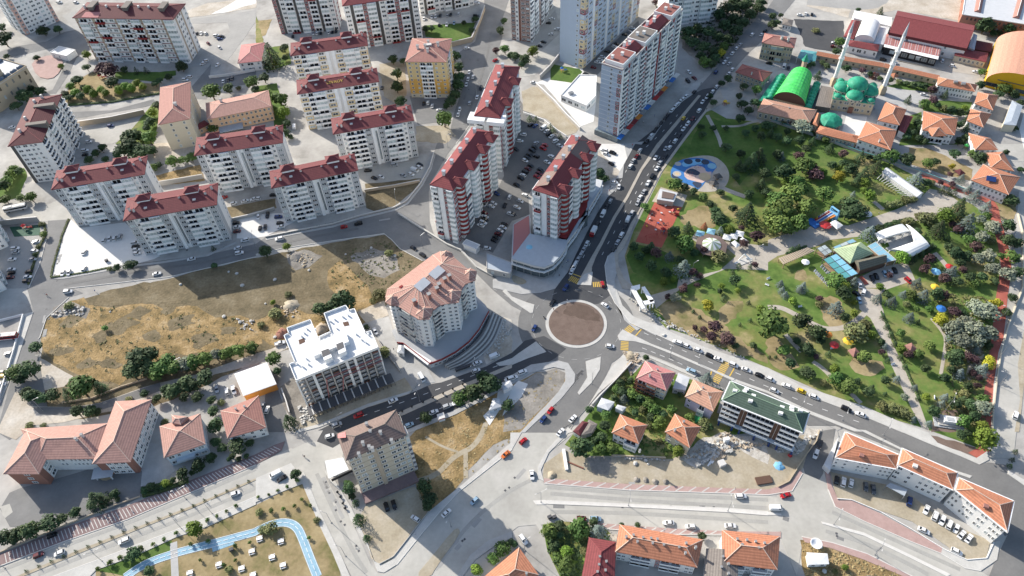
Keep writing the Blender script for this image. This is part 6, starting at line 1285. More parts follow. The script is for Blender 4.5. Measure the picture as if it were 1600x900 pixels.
def trunkmesh(kind):
    b = MB()
    if kind == 'cone': b.bar((0, 0, 0), (0, 0, .9), .05, 0, 6, .015)
    elif kind == 'shrub':
        for k in range(5): a = k*1.256; b.bar((0, 0, 0), (math.cos(a)*.3, math.sin(a)*.3, .55), .03, 0, 5, .012)
    else:
        b.bar((0, 0, 0), (.01, .01, .5), .042, 0, 7, .03)
        for k in range(5): a = k*1.256+.3; b.bar((.01, .01, .42+.02*k), (math.cos(a)*.24, math.sin(a)*.24, .72+.03*k), .02, 0, 5, .007)
    return b.data('trunk', 'bark')
TRUNK = {k: trunkmesh(k) for k in ('cone', 'shrub', 'tree')}
# letter: name, description, category, crown meshes, trunk kind, height per diameter, crown centre fraction
KIND = {
 'g': ('broadleaf_tree', 'leafy green broadleaf tree', 'tree', [crown_round(k, 'leaf_green') for k in (1, 2, 3)], 'tree', 1.0, .58),
 'd': ('dark_tree', 'dark green dense tree', 'tree', [crown_round(k, 'leaf_dark') for k in (4, 5, 6)], 'tree', 1.0, .58),
 'b': ('globe_tree', 'bright green globe tree', 'tree', [crown_round(k, 'leaf_bright', 20, 44, .55, .95, .4, .085) for k in (7, 8)], 'tree', 1.0, .58),
 'v': ('silver_tree', 'silvery grey-green tree', 'tree', [crown_round(k, 'leaf_silver', 15, 44, .66, .8, .36) for k in (9, 10)], 'tree', .95, .55),
 'p': ('purple_tree', 'purple-leaved tree', 'tree', [crown_round(k, 'leaf_purple', 14, 44) for k in (11, 12)], 'tree', 1.0, .58),
 'y': ('yellow_tree', 'yellow-green leafy tree', 'tree', [crown_round(13, 'leaf_yellow', 16, 44)], 'tree', .95, .56),
 's': ('spruce', 'blue-grey spruce', 'tree', [crown_cone(k, 'leaf_spruce') for k in (14, 15)], 'cone', 1.35, .45),
 'c': ('conifer', 'dark green conifer', 'tree', [crown_cone(k, 'leaf_dark', 12, .09, 2.2) for k in (16, 17)], 'cone', 1.5, .45),
 'o': ('shrub', 'olive green spreading shrub', 'shrub', [crown_round(k, 'leaf_olive', 13, 40, .7, .6, .36) for k in (18, 19)], 'shrub', .7, .5),
 'r': ('rust_tree', 'rust-brown dying conifer', 'tree', [crown_cone(20, 'leaf_rust')], 'cone', 1.4, .45),
 'h': ('young_tree', 'small young street tree', 'tree', [crown_round(21, 'leaf_green', 9, 34, .55, .9, .45, .13)], 'tree', 1.25, .62),
 'e': ('small_evergreen', 'small clipped evergreen', 'shrub', [crown_cone(22, 'leaf_dark', 8, .12, 2.0, 1.0, 42)], 'cone', 1.3, .45),
}
TR = random.Random(5)
def tree(x, y, d, k):
    nm, desc, cat, crowns, tk, hf, zf = KIND[k]
    w0 = (G(x+d/2, y, 2)-G(x-d/2, y, 2)).length; H = w0*hf; c = G(x, y, H*zf); D = w0*TR.uniform(1.16, 1.42)
    R = root(nm, (c.x, c.y, 0), 'x', cat, nm.replace('_', ' ')+'s of the district')
    t = bpy.data.objects.new('trunk', TRUNK[tk]); link(t, R); t.scale = (H, H, H); t.rotation_euler.z = TR.uniform(0, 6.28)
    o = bpy.data.objects.new('crown', TR.choice(crowns)); link(o, R); r = D/2
    if tk == 'cone': o.location.z = H*.36; o.scale = (r, r, H*.49*(.95 if k != 'c' else .8))
    elif tk == 'shrub': o.location.z = H*.5; o.scale = (r, r, H*.62)
    else: o.location.z = H*.60; o.scale = (r*TR.uniform(.84, 1.1), r*TR.uniform(.84, 1.1), H*TR.uniform(.38, .5))
    o.rotation_euler.z = TR.uniform(0, 6.28)
    TOLABEL.append((R, desc, Vector((c.x, c.y, 0))))
def trees(s, dflt='d'):
    ox = oy = 0; k = 1
    for w in s.split():
        if w[0] == 't': ox, oy, k = int(w[1])*400, int(w[2])*225, .25
        elif w[0] == ':': dflt = w[1]
        else:
            a = w.split(','); tree(ox+float(a[0])*k, oy+float(a[1])*k, float(a[2])*k, a[3] if len(a) > 3 else dflt)
trees('t21 1020,250,75,g 1080,270,62 1135,295,56 1195,330,55,g 830,390,45,g 1240,380,45 1275,420,60 1290,465,95 1380,400,55 1475,430,110,c 1360,535,60,b 1435,525,45,p 1205,510,44,r 1300,545,60,s 1100,520,64,c 1015,545,78 1080,625,112,g 1140,680,60 1205,665,52,p 1300,700,100,o 1265,690,50,p 1075,770,95,s 1130,800,60,p 1175,825,42,p 950,860,50,b 1010,845,42,b 870,645,60,c 905,680,80,p 985,695,52,s 840,660,50 1390,850,72 1310,885,40,b 1160,885,42,p 1080,890,42,p 1520,755,42,p 1480,315,62 1500,110,92,c 1400,205,50 1545,75,82,c 1590,305,60 1530,575,80,p 1450,622,60,p 1300,300,42 1220,660,52,o 760,640,60 800,700,66 870,760,70 960,800,60 1050,720,50 1440,150,60 1340,20,60 1580,180,70 1430,60,60 1420,130,50,c 1560,250,60,c 1420,760,34,e 1380,800,30,e 1490,765,30,e 975,235,34,o')
trees('t20 1100,200,80 1160,180,80 1230,200,84 1290,230,80 1200,290,80 1260,320,76 1130,265,70 1180,350,70 1205,385,72,g 1300,335,60,y 1350,250,80 1400,190,84 1440,140,84 1490,90,84 1540,50,80 1380,120,84 1330,160,84 1300,90,80 1350,50,84 1420,40,84 1250,400,60 1270,360,60 1320,290,70,g 1470,25,84 1560,15,70 1390,5,80 1090,240,60 1350,490,56 1310,520,44 1450,540,50 1530,560,70,g 1520,640,60 1440,650,60 1480,690,60 1430,740,60 1560,680,50 1420,600,44 1260,640,50 1240,600,40 1180,790,40 1340,800,40 1460,830,50 1560,850,62 1260,800,40 1190,840,50 1520,800,50 1590,780,60 130,320,70,b 80,370,70 20,350,60 60,405,50 150,745,34,e 110,740,34,e 240,790,34,e 260,815,34,e 300,850,34,e 900,15,44,p 925,40,44 1300,60,50,c 1580,470,40')
trees('t30 30,100,50 80,95,34 30,150,64 60,140,44 300,190,42,o 705,70,38,c 565,60,32 450,260,62,g 430,320,52 1360,155,112 1510,175,84 1410,205,44 1450,205,44 1340,450,52,g 1330,530,62 1440,590,60 1480,550,74,g 1540,590,60 1580,640,44 910,530,46 945,535,46 985,540,46 870,520,32 640,460,42 680,470,42,p 490,425,52 315,470,44,c 275,400,52 240,412,42 370,412,42 340,392,42 880,620,44,c 1030,560,60,p 1035,625,60,p 980,650,64,g 1060,655,44 1100,675,52,o 1150,690,62 1200,700,60 1260,705,52 1230,675,42,b 940,770,62 900,830,62 870,855,52 945,865,52 985,885,52 210,790,100,v 100,762,50,o 150,772,42,p 40,785,42 200,875,64 360,872,44,g 280,882,44,c 60,855,64 1545,800,44 1200,880,62 1240,862,52 1190,780,52 1110,590,44,c 760,500,50 820,510,40,o 590,440,40,p 700,490,40 1580,520,50 1240,800,44,c 1235,750,44,c 120,820,50 20,830,50,c 660,470,34,r 940,800,40,c 935,740,40,c 120,880,60 300,840,40')
trees('t31 60,60,62 85,75,50,s 195,75,62,p 240,30,52 390,25,52,c 470,60,62,p 580,80,60,c 630,80,44 680,90,52 770,70,92,g 875,95,92 1000,120,72,g 1050,110,52 1150,140,44,y 1140,190,42,p 1200,175,34,p 1210,215,52,s 1170,60,62 1330,90,92 1280,60,62,g 680,150,80,c 230,130,110,g 110,170,102 180,230,82,g 100,240,46,b 290,150,60,p 300,190,80,p 440,150,44,b 345,175,52,b 400,130,62 470,120,62 520,150,72 445,205,82,y 360,310,112,g 610,240,62,b 600,290,52,b 640,320,82,b 535,310,34,s 600,190,80,c 560,230,52,c 510,370,92 560,420,112 490,440,82 60,350,130,g 150,310,122,g 30,440,122,g 100,390,130,g 210,290,92,g 60,500,130,g 200,490,122,g 240,400,112,g 130,530,84,g 760,380,62,o 810,370,62,o 860,350,62,o 910,345,52,o 930,220,92,s 990,240,62 950,275,52 1015,240,52,o 1080,240,42,p 1150,250,42,p 1130,290,50,e 1090,285,42,e 1165,300,42,e 1255,280,52,s 1300,320,72,s 1370,390,72,s 1520,350,84 1490,50,44 1580,160,44')
trees('t31 1110,445,104,b 1200,390,92,c 1190,450,62,c 1000,470,102,o 950,450,62,o 1070,530,92,c 1150,500,52,p 1190,530,62,p 1250,490,122,s 1330,470,62,v 1400,520,82,v 1430,540,62,v 1510,510,92 1510,600,92 1560,620,72 1370,450,62,g 1340,580,92,v 1300,640,82,p 1260,600,82,g 1390,600,62,o 1180,680,92 1240,700,82 1310,720,82,v 1380,700,92,v 1400,780,82,v 1220,790,52,p 1200,740,62 1010,720,82,p 980,780,72,p 1100,840,72,p 1150,800,82,s 840,710,92,b 935,865,62,s 420,855,102,g 470,890,82,b 540,860,62,s 700,890,52,b 1180,860,62 1270,830,72 1340,830,72 1300,870,62,g 1500,820,92,v 1560,800,72 640,550,80,s 700,530,60 750,510,52 800,495,52 860,490,62,o 895,480,52,o 190,645,40,e 150,660,40,e 80,870,44,s 220,890,62,s 1000,662,44,e 960,685,44,e 920,705,44,e 890,722,44,e 1020,640,44,e 935,545,50 960,590,50,g 990,620,46 1120,580,44,e 1130,640,60 1420,860,50 1460,700,50,g 1530,700,80,g 1550,720,60 760,820,40,p')
trees('t32 30,220,172,g 210,200,112 310,270,112 100,390,64,g 140,470,78 250,530,74 430,120,82,s 155,80,56,b 320,100,42,o 320,65,42,p 110,40,42,s 90,10,42,s 205,8,42,s 470,20,92 510,55,44,b 540,90,46,b 540,155,52,b 480,180,62 550,280,132,o 610,230,82,o 650,290,62,b 710,335,44 735,365,44,s 600,430,78,g 710,400,44,p 250,390,92 420,505,62,b 425,565,88,g 350,590,44,o 510,620,98,g 560,585,44 735,575,64 630,650,64 650,625,44,c 810,565,44,s 920,620,44,s 855,685,48,v 910,820,44,s 720,740,72,o 780,750,72,o 840,770,72,o 885,800,62,o 990,680,52,b 735,660,24,c 780,80,62,s 690,60,62,s 745,45,44 850,35,44,s 975,45,74,s 890,180,64,s 900,40,62,g 830,280,58,g 835,380,58,b 880,415,62,p 945,410,58,g 1010,360,62,g 985,500,62 1080,200,92,y 1060,40,102 1100,50,80,p 1170,150,82,p 1220,160,62 1310,130,102,v 1370,150,112,v 1240,220,112,v 1170,250,112,v 1290,260,132,v 1380,280,102,v 1220,330,112,v 1310,330,102,v 1160,300,72,s 1300,385,52,s 1380,360,52 1165,440,112 1200,410,62 1150,510,62 1200,530,62,s 1260,430,62,p 1300,450,62,p 1380,470,82,y 1345,505,82,s 1420,100,82,y 1490,150,62 1530,60,62')
trees('t32 1110,560,62 1110,680,52,s 1170,720,82 1040,770,72 1090,720,44,s 1010,845,44,s 1250,610,52 1230,660,52,o 1270,730,82 1350,700,82,g 1340,750,102,v 1230,830,92,g 1290,800,72 1340,870,82,b 1220,705,52 720,180,34,e 745,240,34,e 770,290,34,e 795,350,34,e 830,430,34,e 860,490,34,e 750,450,34,e 940,690,30,e 780,540,30,e 50,430,20,c 10,430,20,c 330,330,50 180,330,50 300,430,40,p 1010,130,44,g 930,130,40,g 870,100,50,o 1320,560,50,p 1280,530,50,p 1310,610,50,p 940,210,30,c 380,410,40,e')
trees('t22 1225,110,74,y 1145,250,44,p 1270,240,78,p 1245,300,62,p 1350,320,92,p 1200,260,50,p 1325,65,34,e 1070,10,52,p 975,55,38,p 1020,60,58,v 1175,180,24,c 1490,200,28,e 1425,225,24,e 1510,360,44 1555,130,52,b 1590,200,62,g 1135,145,22,c 1395,360,40 1300,20,40 1410,15,40,b 1480,90,30,e 840,435,44 650,630,52,g 690,650,62 750,660,62,g 680,590,52 700,690,62,s 640,685,44 800,690,62 850,720,62,g 890,760,72,g 940,790,62 920,830,72,g 870,810,62 1000,760,62,g 820,760,52,o 770,780,52 485,760,52 590,790,62,g 580,860,72 740,580,44 1220,565,92,s 1110,810,64,g 1200,850,72,o 1050,665,34 1300,640,28,e 1240,865,44 900,860,50,g 850,860,50,o 700,570,40,o')
trees('t23 430,90,132 560,100,64,g 625,100,72,g 560,30,62 520,50,52 1040,120,74,b 920,60,44,o 965,140,28,g 230,620,112,g 300,590,72 290,645,62 420,600,112,g 510,560,62 540,620,112,s 340,750,84,b 270,710,72 340,830,92,g 290,780,62,g 370,860,62 685,580,34 785,580,38 1190,650,54 15,700,44 450,740,44,o t13 245,260,66 580,350,82 1050,340,92 1085,420,84 1070,460,60 640,540,74,c 690,660,46,c 1380,860,84,b 1540,730,84,g 1480,790,72,g 1590,690,44 600,400,44 195,340,22,h 135,365,18,h 80,390,18,h 12,405,18,h 255,300,30,h 570,320,40,g 620,440,44,e t12 400,130,86 540,80,152 480,110,80 110,440,92,g 130,520,62 205,830,84,c 1275,690,112,g 1350,650,112 1460,600,132 1420,560,90 1060,810,72 1570,730,72 105,90,34,b 120,160,72,o 30,230,44,o 770,40,84,o 800,400,72,o 690,245,34 730,80,44,o 200,40,40,o t33 1360,40,152,b 1210,20,62 1250,5,50 480,845,44,b 420,870,40,o 1550,120,30,e 1530,170,30,e 1515,210,30,e')
trees('t02 220,370,78 90,530,104,g 180,510,112 130,565,80 200,670,92 270,690,72 330,670,82 425,660,72,c 500,620,152,g 620,620,72,c 870,440,132 820,520,112 920,500,102 950,410,80 1000,500,112,g 1050,460,92,g 970,545,82,g 1090,500,96,g 1150,480,92,v 1215,460,96,g 1280,442,96,g 1345,420,92,v 1420,408,92,g 1490,388,90,g 1250,455,60 1380,415,60 1570,370,62,g 655,250,38,g 1280,560,102 1150,600,92 1080,640,92 1040,635,72 1210,610,82 1150,680,62 1230,680,62 900,660,52 480,770,92 560,770,82 610,775,52 980,690,62 1330,770,62 1340,860,92 1320,700,52 185,860,52,o 805,695,38,o 270,860,34,o 1030,840,52,o 430,110,50,o 590,600,50 160,650,60 1380,715,40,o 1180,500,44 1580,390,50')
trees('t03 600,420,102,c 640,425,60,c 710,390,52 735,420,34 470,500,68 310,570,92 385,540,62 195,610,112 100,640,92 30,660,92 570,455,54 1235,210,82 1320,160,72 1140,265,92 1480,90,92 1345,60,62 1390,100,50 1030,320,44,b 940,340,54 1080,300,44 1215,605,102,b 840,760,92 800,785,50 750,785,34,h 685,815,34,h 880,725,34,h 955,700,24,h 1100,630,26,h 1025,670,24,h 1295,550,24,h 1355,525,24,h 1415,495,24,h 1475,460,24,h 610,855,30,h 930,865,70 980,345,40 900,370,40 1450,150,40 1560,70,50 1200,255,40 1060,320,36,b 1010,345,36 1490,170,34 1540,150,34 1430,170,34 t13 20,500,44,o 95,490,28,h 170,480,28,h 240,460,24,h 285,420,24,h 90,600,82,o 340,460,24,h 330,660,24,h 380,550,40,o 40,610,50,o t03 1430,860,50,o 1470,710,30,h 1560,690,24,h 1250,800,22,h 1190,700,24,h 1300,680,24,h 1400,830,24,h 1470,800,22,h')
trees('t00 540,340,54,b 380,415,42,b 360,180,52 270,190,62 20,240,92 10,170,50 640,430,82,p 690,440,82,p 1135,415,64 700,515,72 480,500,62 440,540,52,b 470,580,52,b 505,600,50 545,560,54,b 585,585,58,b 630,560,50,b 660,580,46,b 740,565,58,b 780,540,54,b 820,550,54,b 855,520,50,b 890,540,52,b 520,545,40 970,520,44 540,420,44 250,570,64 150,600,92 200,560,60 100,660,60 1320,570,104,g 1425,550,64 1490,550,34,o 1570,510,84,g 1595,560,50 980,660,62 950,700,62,b 940,760,64 915,800,50 810,860,112 860,850,70 930,860,92,g 1330,800,62,g 410,590,50 430,610,46 775,435,40 850,440,36,e 910,440,36,e 1000,500,40 1050,480,40 230,360,34 40,350,34')
trees('t10 90,350,112,c 115,390,44,b 175,300,54 180,360,42 50,485,64 150,620,92,g 170,700,84,b 190,770,54 180,830,62 215,855,34 855,370,64 920,380,44 880,460,74 880,540,84 900,630,64 1240,350,74 1265,420,74 1270,480,64 1260,530,74 1245,590,74 1220,630,74 1190,660,50 1175,740,112,g 1550,130,44 1525,190,54 1500,315,48,p 1555,305,64,g 1590,345,50 1060,180,44 1095,180,40 1300,140,34 1370,120,44 1350,190,44 t01 80,155,54,g 60,190,64,g 40,225,64,g 15,260,64 120,170,54 190,330,68,g 130,335,48,g 35,345,54,g 10,350,44 595,55,54 555,95,54 660,95,44 640,20,54 760,40,92 810,20,122 870,50,102 740,60,70 950,40,64 960,145,54,g 1075,105,74,g 1135,100,48,g 1195,85,64,g 990,130,44 730,770,48 815,755,64 685,780,34,o 1340,760,38 260,500,34,o 270,565,44,g 240,640,34,o 220,690,34 1330,650,30,e t11 55,670,84 190,640,50,b 830,680,54,o t21 545,180,74 575,215,54 550,225,50')
# evergreens of the boulevard median
A = GP('t03 130,890 480,750 860,600 1200,470 1590,298'); Lm = plen(A)
for i in range(20):
    p, _ = along(A, (i+.5)*Lm/20)
    if p: 
        R = root('small_evergreen', (p.x, p.y, 0), 'x', 'shrub', 'clipped evergreens on the boulevard median'); H = TR.uniform(1.9, 2.6)
        t = bpy.data.objects.new('trunk', TRUNK['cone']); link(t, R); t.scale = (H, H, H); o = bpy.data.objects.new('crown', KIND['e'][3][0]); link(o, R); o.scale = (.75, .75, H*.45); o.location.z = H*.36
        TOLABEL.append((R, 'small clipped evergreen', p))
# undergrowth, weeds and dry tufts nobody could count
def tufts(name, m, s, n, r0, r1, seed, hz=.5):
    rg = random.Random(seed); poly = GP(s); xs = [p.x for p in poly]; ys = [p.y for p in poly]; b = MB(); k = 0
    def inside(x, y):
        c = False
        for i in range(len(poly)):
            a, e = poly[i], poly[i-1]
            if (a.y > y) != (e.y > y) and x < (e.x-a.x)*(y-a.y)/(e.y-a.y)+a.x: c = not c
        return c
    while k < n:
        x, y = rg.uniform(min(xs), max(xs)), rg.uniform(min(ys), max(ys))
        if not inside(x, y): continue
        k += 1; r = rg.uniform(r0, r1)
        for j in range(5):
            a = rg.uniform(0, 6.28); L_ = r*rg.uniform(.6, 1.2); d = Vector((math.cos(a), math.sin(a), 0)); e = Vector((-d.y, d.x, 0))*r*.35; o = Vector((x, y, .03))
            b.poly([o-e, o+e, o+d*L_+e*.4+Vector((0, 0, r*hz)), o+d*L_-e*.4+Vector((0, 0, r*hz*rg.uniform(.5, 1.2)))])
    return b.build(name, m, None, kind='stuff')
tufts('weeds', 'grass_tuft', 't02 260,330 420,95 520,65 720,130 960,100 1240,112 1500,175 1600,210 1640,345 1300,420 1000,430 700,600 480,540 330,475', 420, .3, .8, 3, .3)
tufts('weeds', 'grass_tuft', 't13 980,30 1300,-200 1600,-200 t22 280,520 320,600 200,740 20,930 t13 1290,300 1080,490 1010,400', 220, .3, .7, 4, .3)
tufts('weeds', 'leaf_olive', 't02 300,180 540,110 1000,120 1500,190 1600,350 1100,400 760,560 500,500', 70, .4, 1.1, 5)
tufts('weeds', 'leaf_olive', 't11 460,780 620,650 830,600 1000,740 850,900 500,900', 140, .4, 1.0, 6)
tufts('weeds', 'grass_tuft', 't33 210,680 400,720 640,820 840,905 240,905', 260, .3, .8, 7)
tufts('ground_cover', 'leaf_olive', 't32 1050,40 1380,60 1400,300 1360,560 1380,880 1020,880 1150,600', 500, .5, 1.4, 8)
tufts('ground_cover', 'leaf_green', 't22 640,600 760,560 960,720 1010,800 1180,860 t23 1150,30 1000,130 500,130 330,60 t22 600,860', 420, .4, 1.2, 9)
tufts('ground_cover', 'leaf_dark', 't23 200,600 330,560 570,600 620,680 480,700 440,905 310,905 230,740', 260, .5, 1.3, 10)
tufts('ground_cover', 'leaf_dark', 't20 1080,180 1330,0 1590,0 1470,180 1280,410 1200,420', 420, .6, 1.8, 11)
# ================================================================ VEHICLES
def carmesh(kind):
    L_, W_, H_ = {'sedan': (4.3, 1.75, 1.45), 'hatch': (3.95, 1.72, 1.5), 'suv': (4.4, 1.85, 1.7), 'van': (4.9, 1.95, 2.1), 'pickup': (5.0, 1.9, 1.75)}[kind]
    x0, x1 = -L_/2, L_/2; hw = W_/2; b = MB()
    def loft(secs, mi=0):
        k = len(b.v)
        for x, w, z0, z1 in secs: b.v += [Vector((x, -w, z0)), Vector((x, w, z0)), Vector((x, w, z1)), Vector((x, -w, z1))]
        for i in range(len(secs)-1):
            for j in range(4): b.f.append((k+i*4+j, k+i*4+(j+1) % 4, k+i*4+4+(j+1) % 4, k+i*4+4+j)[::-1]); b.mi.append(mi)
        b.f.append((k, k+1, k+2, k+3)[::-1] if False else (k, k+3, k+2, k+1)[::-1]); b.mi.append(mi); e = k+4*(len(secs)-1); b.f.append((e, e+3, e+2, e+1)); b.mi.append(mi)
    belt = H_*.62
    if kind == 'van': secs = [(x0, hw*.93, .35, belt), (x0+.1, hw, .28, H_*.6), (x1-1.0, hw, .28, H_*.6), (x1-.25, hw*.95, .28, belt*.72), (x1, hw*.82, .35, belt*.55)]
    else: secs = [(x0, hw*.86, .38, belt*.86), (x0+.18, hw*.97, .28, belt*.97), (x0+1.0, hw, .26, belt), (.4, hw, .26, belt), (x1-1.05, hw*.98, .26, belt*.95), (x1-.3, hw*.9, .28, belt*.82), (x1, hw*.76, .36, belt*.66)]
    loft(secs)
    ca, cb, ra, rb = {'sedan': (x0+.55, .95, x0+1.15, .25), 'hatch': (x0+.12, .95, x0+.5, .3), 'suv': (x0+.1, 1.05, x0+.4, .45), 'van': (x0+.05, x1-.35, x0+.1, x1-1.0), 'pickup': (-.75, 1.2, -.6, .55)}[kind]
    w2 = hw*(.74 if kind != 'van' else .88)
    k = len(b.v); g = [(ca, -hw*.94, belt-.02), (cb, -hw*.92, belt-.02), (cb, hw*.92, belt-.02), (ca, hw*.94, belt-.02), (ra, -w2, H_-.05), (rb, -w2, H_-.05), (rb, w2, H_-.05), (ra, w2, H_-.05)]
    roof = MB(); roof.mi = []
    b.box(((ra+rb)/2, 0, H_-.06), (rb-ra+.06, w2*2+.04, .06))
    for (p, q) in ((0, 4), (1, 5), (2, 6), (3, 7)): b.bar(Vector(g[p])*1.005, Vector(g[q])*1.005, .05, 0, 4)
    for sgn in (-1, 1): b.bar(((ca+cb)/2-.1, sgn*hw*.93, belt), ((ra+rb)/2-.05, sgn*w2, H_-.05), .04, 0, 4)
    if kind == 'pickup': b.box((x0+.95, 0, belt-.02), (1.6, W_*.86, .05), 0, 0); b.box((x0+.06, 0, belt), (.1, W_*.9, .2)); [b.box((x0+.95, s*hw*.9, belt), (1.7, .1, .2)) for s in (-1, 1)]
    body = (b.v, b.f, b.mi)
    gl = MB(); gl.v = [Vector(p) for p in g]; gl.f = [(0, 1, 5, 4), (1, 2, 6, 5), (2, 3, 7, 6), (3, 0, 4, 7), (4, 5, 6, 7)]; gl.mi = [0]*5
    if kind == 'van':
        gl = MB(); gl.v = [Vector(p) for p in g]; gl.f = [(1, 2, 6, 5)]; gl.mi = [0]
        for s in (-1, 1): gl.poly([(x1-1.7, s*(hw*.95), belt+.05), (x1-.7, s*(hw*.94), belt+.05), (x1-1.2, s*(w2+.03), H_-.25), (x1-1.7, s*(w2+.03), H_-.25)][::s])
        k = len(b.v); b.v += [Vector(p) for p in g]; b.f += [tuple(i+k for i in f) for f in ((0, 1, 5, 4), (2, 3, 7, 6), (3, 0, 4, 7), (4, 5, 6, 7))]; b.mi += [0]*4
    wh = MB()
    return body, gl.data('window_glass', 'car_glass'), (L_, W_)
CAR = {}
for k_ in ('sedan', 'hatch', 'suv', 'van', 'pickup'): CAR[k_] = carmesh(k_)
_w = MB(); _w.lathe((0, 0, -.1), [(.02, 0), (.31, .0), (.31, .2), (.02, .2)], 12); WHEEL = None
_v = [Vector((p.x, p.z, p.y)) for p in _w.v]; WHEEL = meshdata('wheel', _v, [f[::-1] for f in _w.f], 'tyre')
LIGHTS = {}
for n_, m_ in (('headlight', 'offwhite'), ('tail_light', 'red')): _b = MB(); _b.box((0, 0, 0), (.12, .34, .16)); LIGHTS[n_] = _b.data(n_, m_)
CB = {}
CC = dict(w=('car_white', 'white'), s=('car_silver', 'silver'), k=('car_black', 'black'), e=('car_grey', 'dark grey'), b=('car_blue', 'dark blue'), r=('car_red', 'red'), y=('car_yellow', 'yellow'), l=('car_lightblue', 'pale blue'), m=('car_darkred', 'dark red'), o=('car_orange', 'orange'))
CR = random.Random(11)
def car(x, y, c, dx, dy):
    k = 'sedan'
    if len(c) > 1: k = {'v': 'van', 'u': 'suv', 'p': 'pickup', 'h': 'hatch'}[c[1]]; c = c[0]
    else: k = CR.choice(['sedan', 'sedan', 'hatch', 'hatch', 'suv'])
    m, cn = CC[c]; g = G(x, y, .7); g2 = G(x+dx, y+dy, .7); rz = math.atan2(g2.y-g.y, g2.x-g.x)+(math.pi if CR.random() < .35 else 0)+CR.uniform(-.03, .03)
    if (k, m) not in CB: v, f, mi = CAR[k][0]; CB[(k, m)] = meshdata('car_body', v, f, m, mi)
    nm = {'van': 'van', 'pickup': 'pickup_truck'}.get(k, 'car')
    R = root(nm, (g.x, g.y, .05), 'x', nm.replace('_', ' '), nm.replace('_', ' ')+'s in the streets and car parks'); R.rotation_euler.z = rz
    s_ = .97; R.scale = (s_, s_, s_)
    for n_, me, loc in (('body', CB[(k, m)], (0, 0, 0)), ('window_glass', CAR[k][1], (0, 0, 0))):
        o = bpy.data.objects.new(n_, me); link(o, R)
    L_, W_ = CAR[k][2]
    for sx in (-1, 1):
        for sy in (-1, 1):
            o = bpy.data.objects.new('wheel', WHEEL); link(o, R); o.location = (sx*L_*.31, sy*(W_/2-.11), .31)
            o = bpy.data.objects.new('headlight' if sx > 0 else 'tail_light', LIGHTS['headlight' if sx > 0 else 'tail_light']); link(o, R); o.location = (sx*(L_/2-.1), sy*W_*.31, .55 if k != 'van' else .6)
    TOLABEL.append((R, {'van': cn+' van', 'pickup': cn+' pickup truck', 'suv': 'tall '+cn+' off-road car', 'hatch': 'small '+cn+' hatchback car', 'sedan': cn+' saloon car'}[k], Vector((g.x, g.y, 0))))
def cars(s):
    ox = oy = 0; k = 1; d = (1, 0)
    for w in s.split():
        if w[0] == 't': ox, oy, k = int(w[1])*400, int(w[2])*225, .25
        elif w[0] == 'c': ox, oy, k = (float(e) for e in w[1:].split(',')); k = 1/k
        elif w[0] == '>': d = tuple(float(e) for e in w[1:].split(','))
        else: a = w.split(','); car(ox+float(a[0])*k, oy+float(a[1])*k, a[2], *d)
# the avenue
cars('t20 >9,-9 1090,598,w 1072,615,w 1052,633,w 1035,652,w 1018,668,w 1000,688,w >8,-11 872,845,w 975,715,k 955,740,k 935,765,k 915,790,e 895,815,k 845,880,k t21 800,38,w 780,75,m 757,103,s 740,138,w >5,-9 615,355,s 592,390,k 568,438,wv 535,500,k >5,-10 468,620,w 447,660,s 432,688,s 415,715,s 400,742,w 387,768,w 374,795,w')
cars('t20 >8,-10 1280,540,w 1255,570,w 1220,605,w 1192,635,w 1170,690,w 1130,740,m 1098,773,w 1072,805,w 1045,845,k 1020,880,w t21 985,20,w 958,75,k 925,115,s 905,152,w >6,-10 877,198,ku 850,243,wp 824,296,s 800,332,w 785,368,s >5,-9 750,430,s 725,470,wv 708,515,k 685,567,w 660,612,s 637,655,k >6,-10 897,85,w 960,27,s t20 >8,-10 1072,737,yh')
cars('t20 >8,-9 1502,215,w 1427,278,s 1405,300,w 1378,332,w 1345,367,s 1328,388,w 1358,397,s 1275,450,bu 1378,432,w 1357,458,w 1560,215,w 1582,192,k 1140,572,k >9,7 1140,487,m 1105,450,w >9,9 1100,505,k')
cars('c840,440,7.5 >9,-11 330,70,b 175,245,k >9,6 790,275,w >9,1 850,755,w >3,10 760,28,r t22 >6,-9 140,250,b')
cars('t22 >10,4 1035,340,w 1095,363,w 1165,388,w 1237,422,k 1292,445,w 1385,480,w 1465,510,w 1550,545,k t32 15,570,w 115,610,w 212,645,y 290,680,w 490,755,k 580,790,w 40,640,w t22 1120,518,l >8,-9 240,765,r 195,820,b 380,815,w 303,900,w')
cars('t23 >8,-7 70,55,r >1,10 125,268,w >10,0 1430,400,wu t33 50,475,wv >10,-3 110,395,r t23 >10,0 435,540,mh 522,543,l 978,567,w 1115,590,w 1365,585,w >6,9 70,672,w t13 >9,-8 1365,430,l 1190,505,w >3,10 815,465,k 862,455,k >9,6 995,540,w >8,-7 1560,140,o')
cars('t12 >10,-4 1490,425,wv 1375,515,w 1385,468,w 640,795,r 857,703,w 505,855,s 957,855,l 1110,775,w 1195,738,s 1255,715,w 1582,568,w t22 65,525,w 8,560,w t12 >6,10 745,270,w 1035,560,wv >10,-3 t13 460,25,w >9,-5 122,265,wv 160,290,k t03 >10,-4 240,768,m 370,757,w 775,680,wu 1470,385,w 325,645,k')
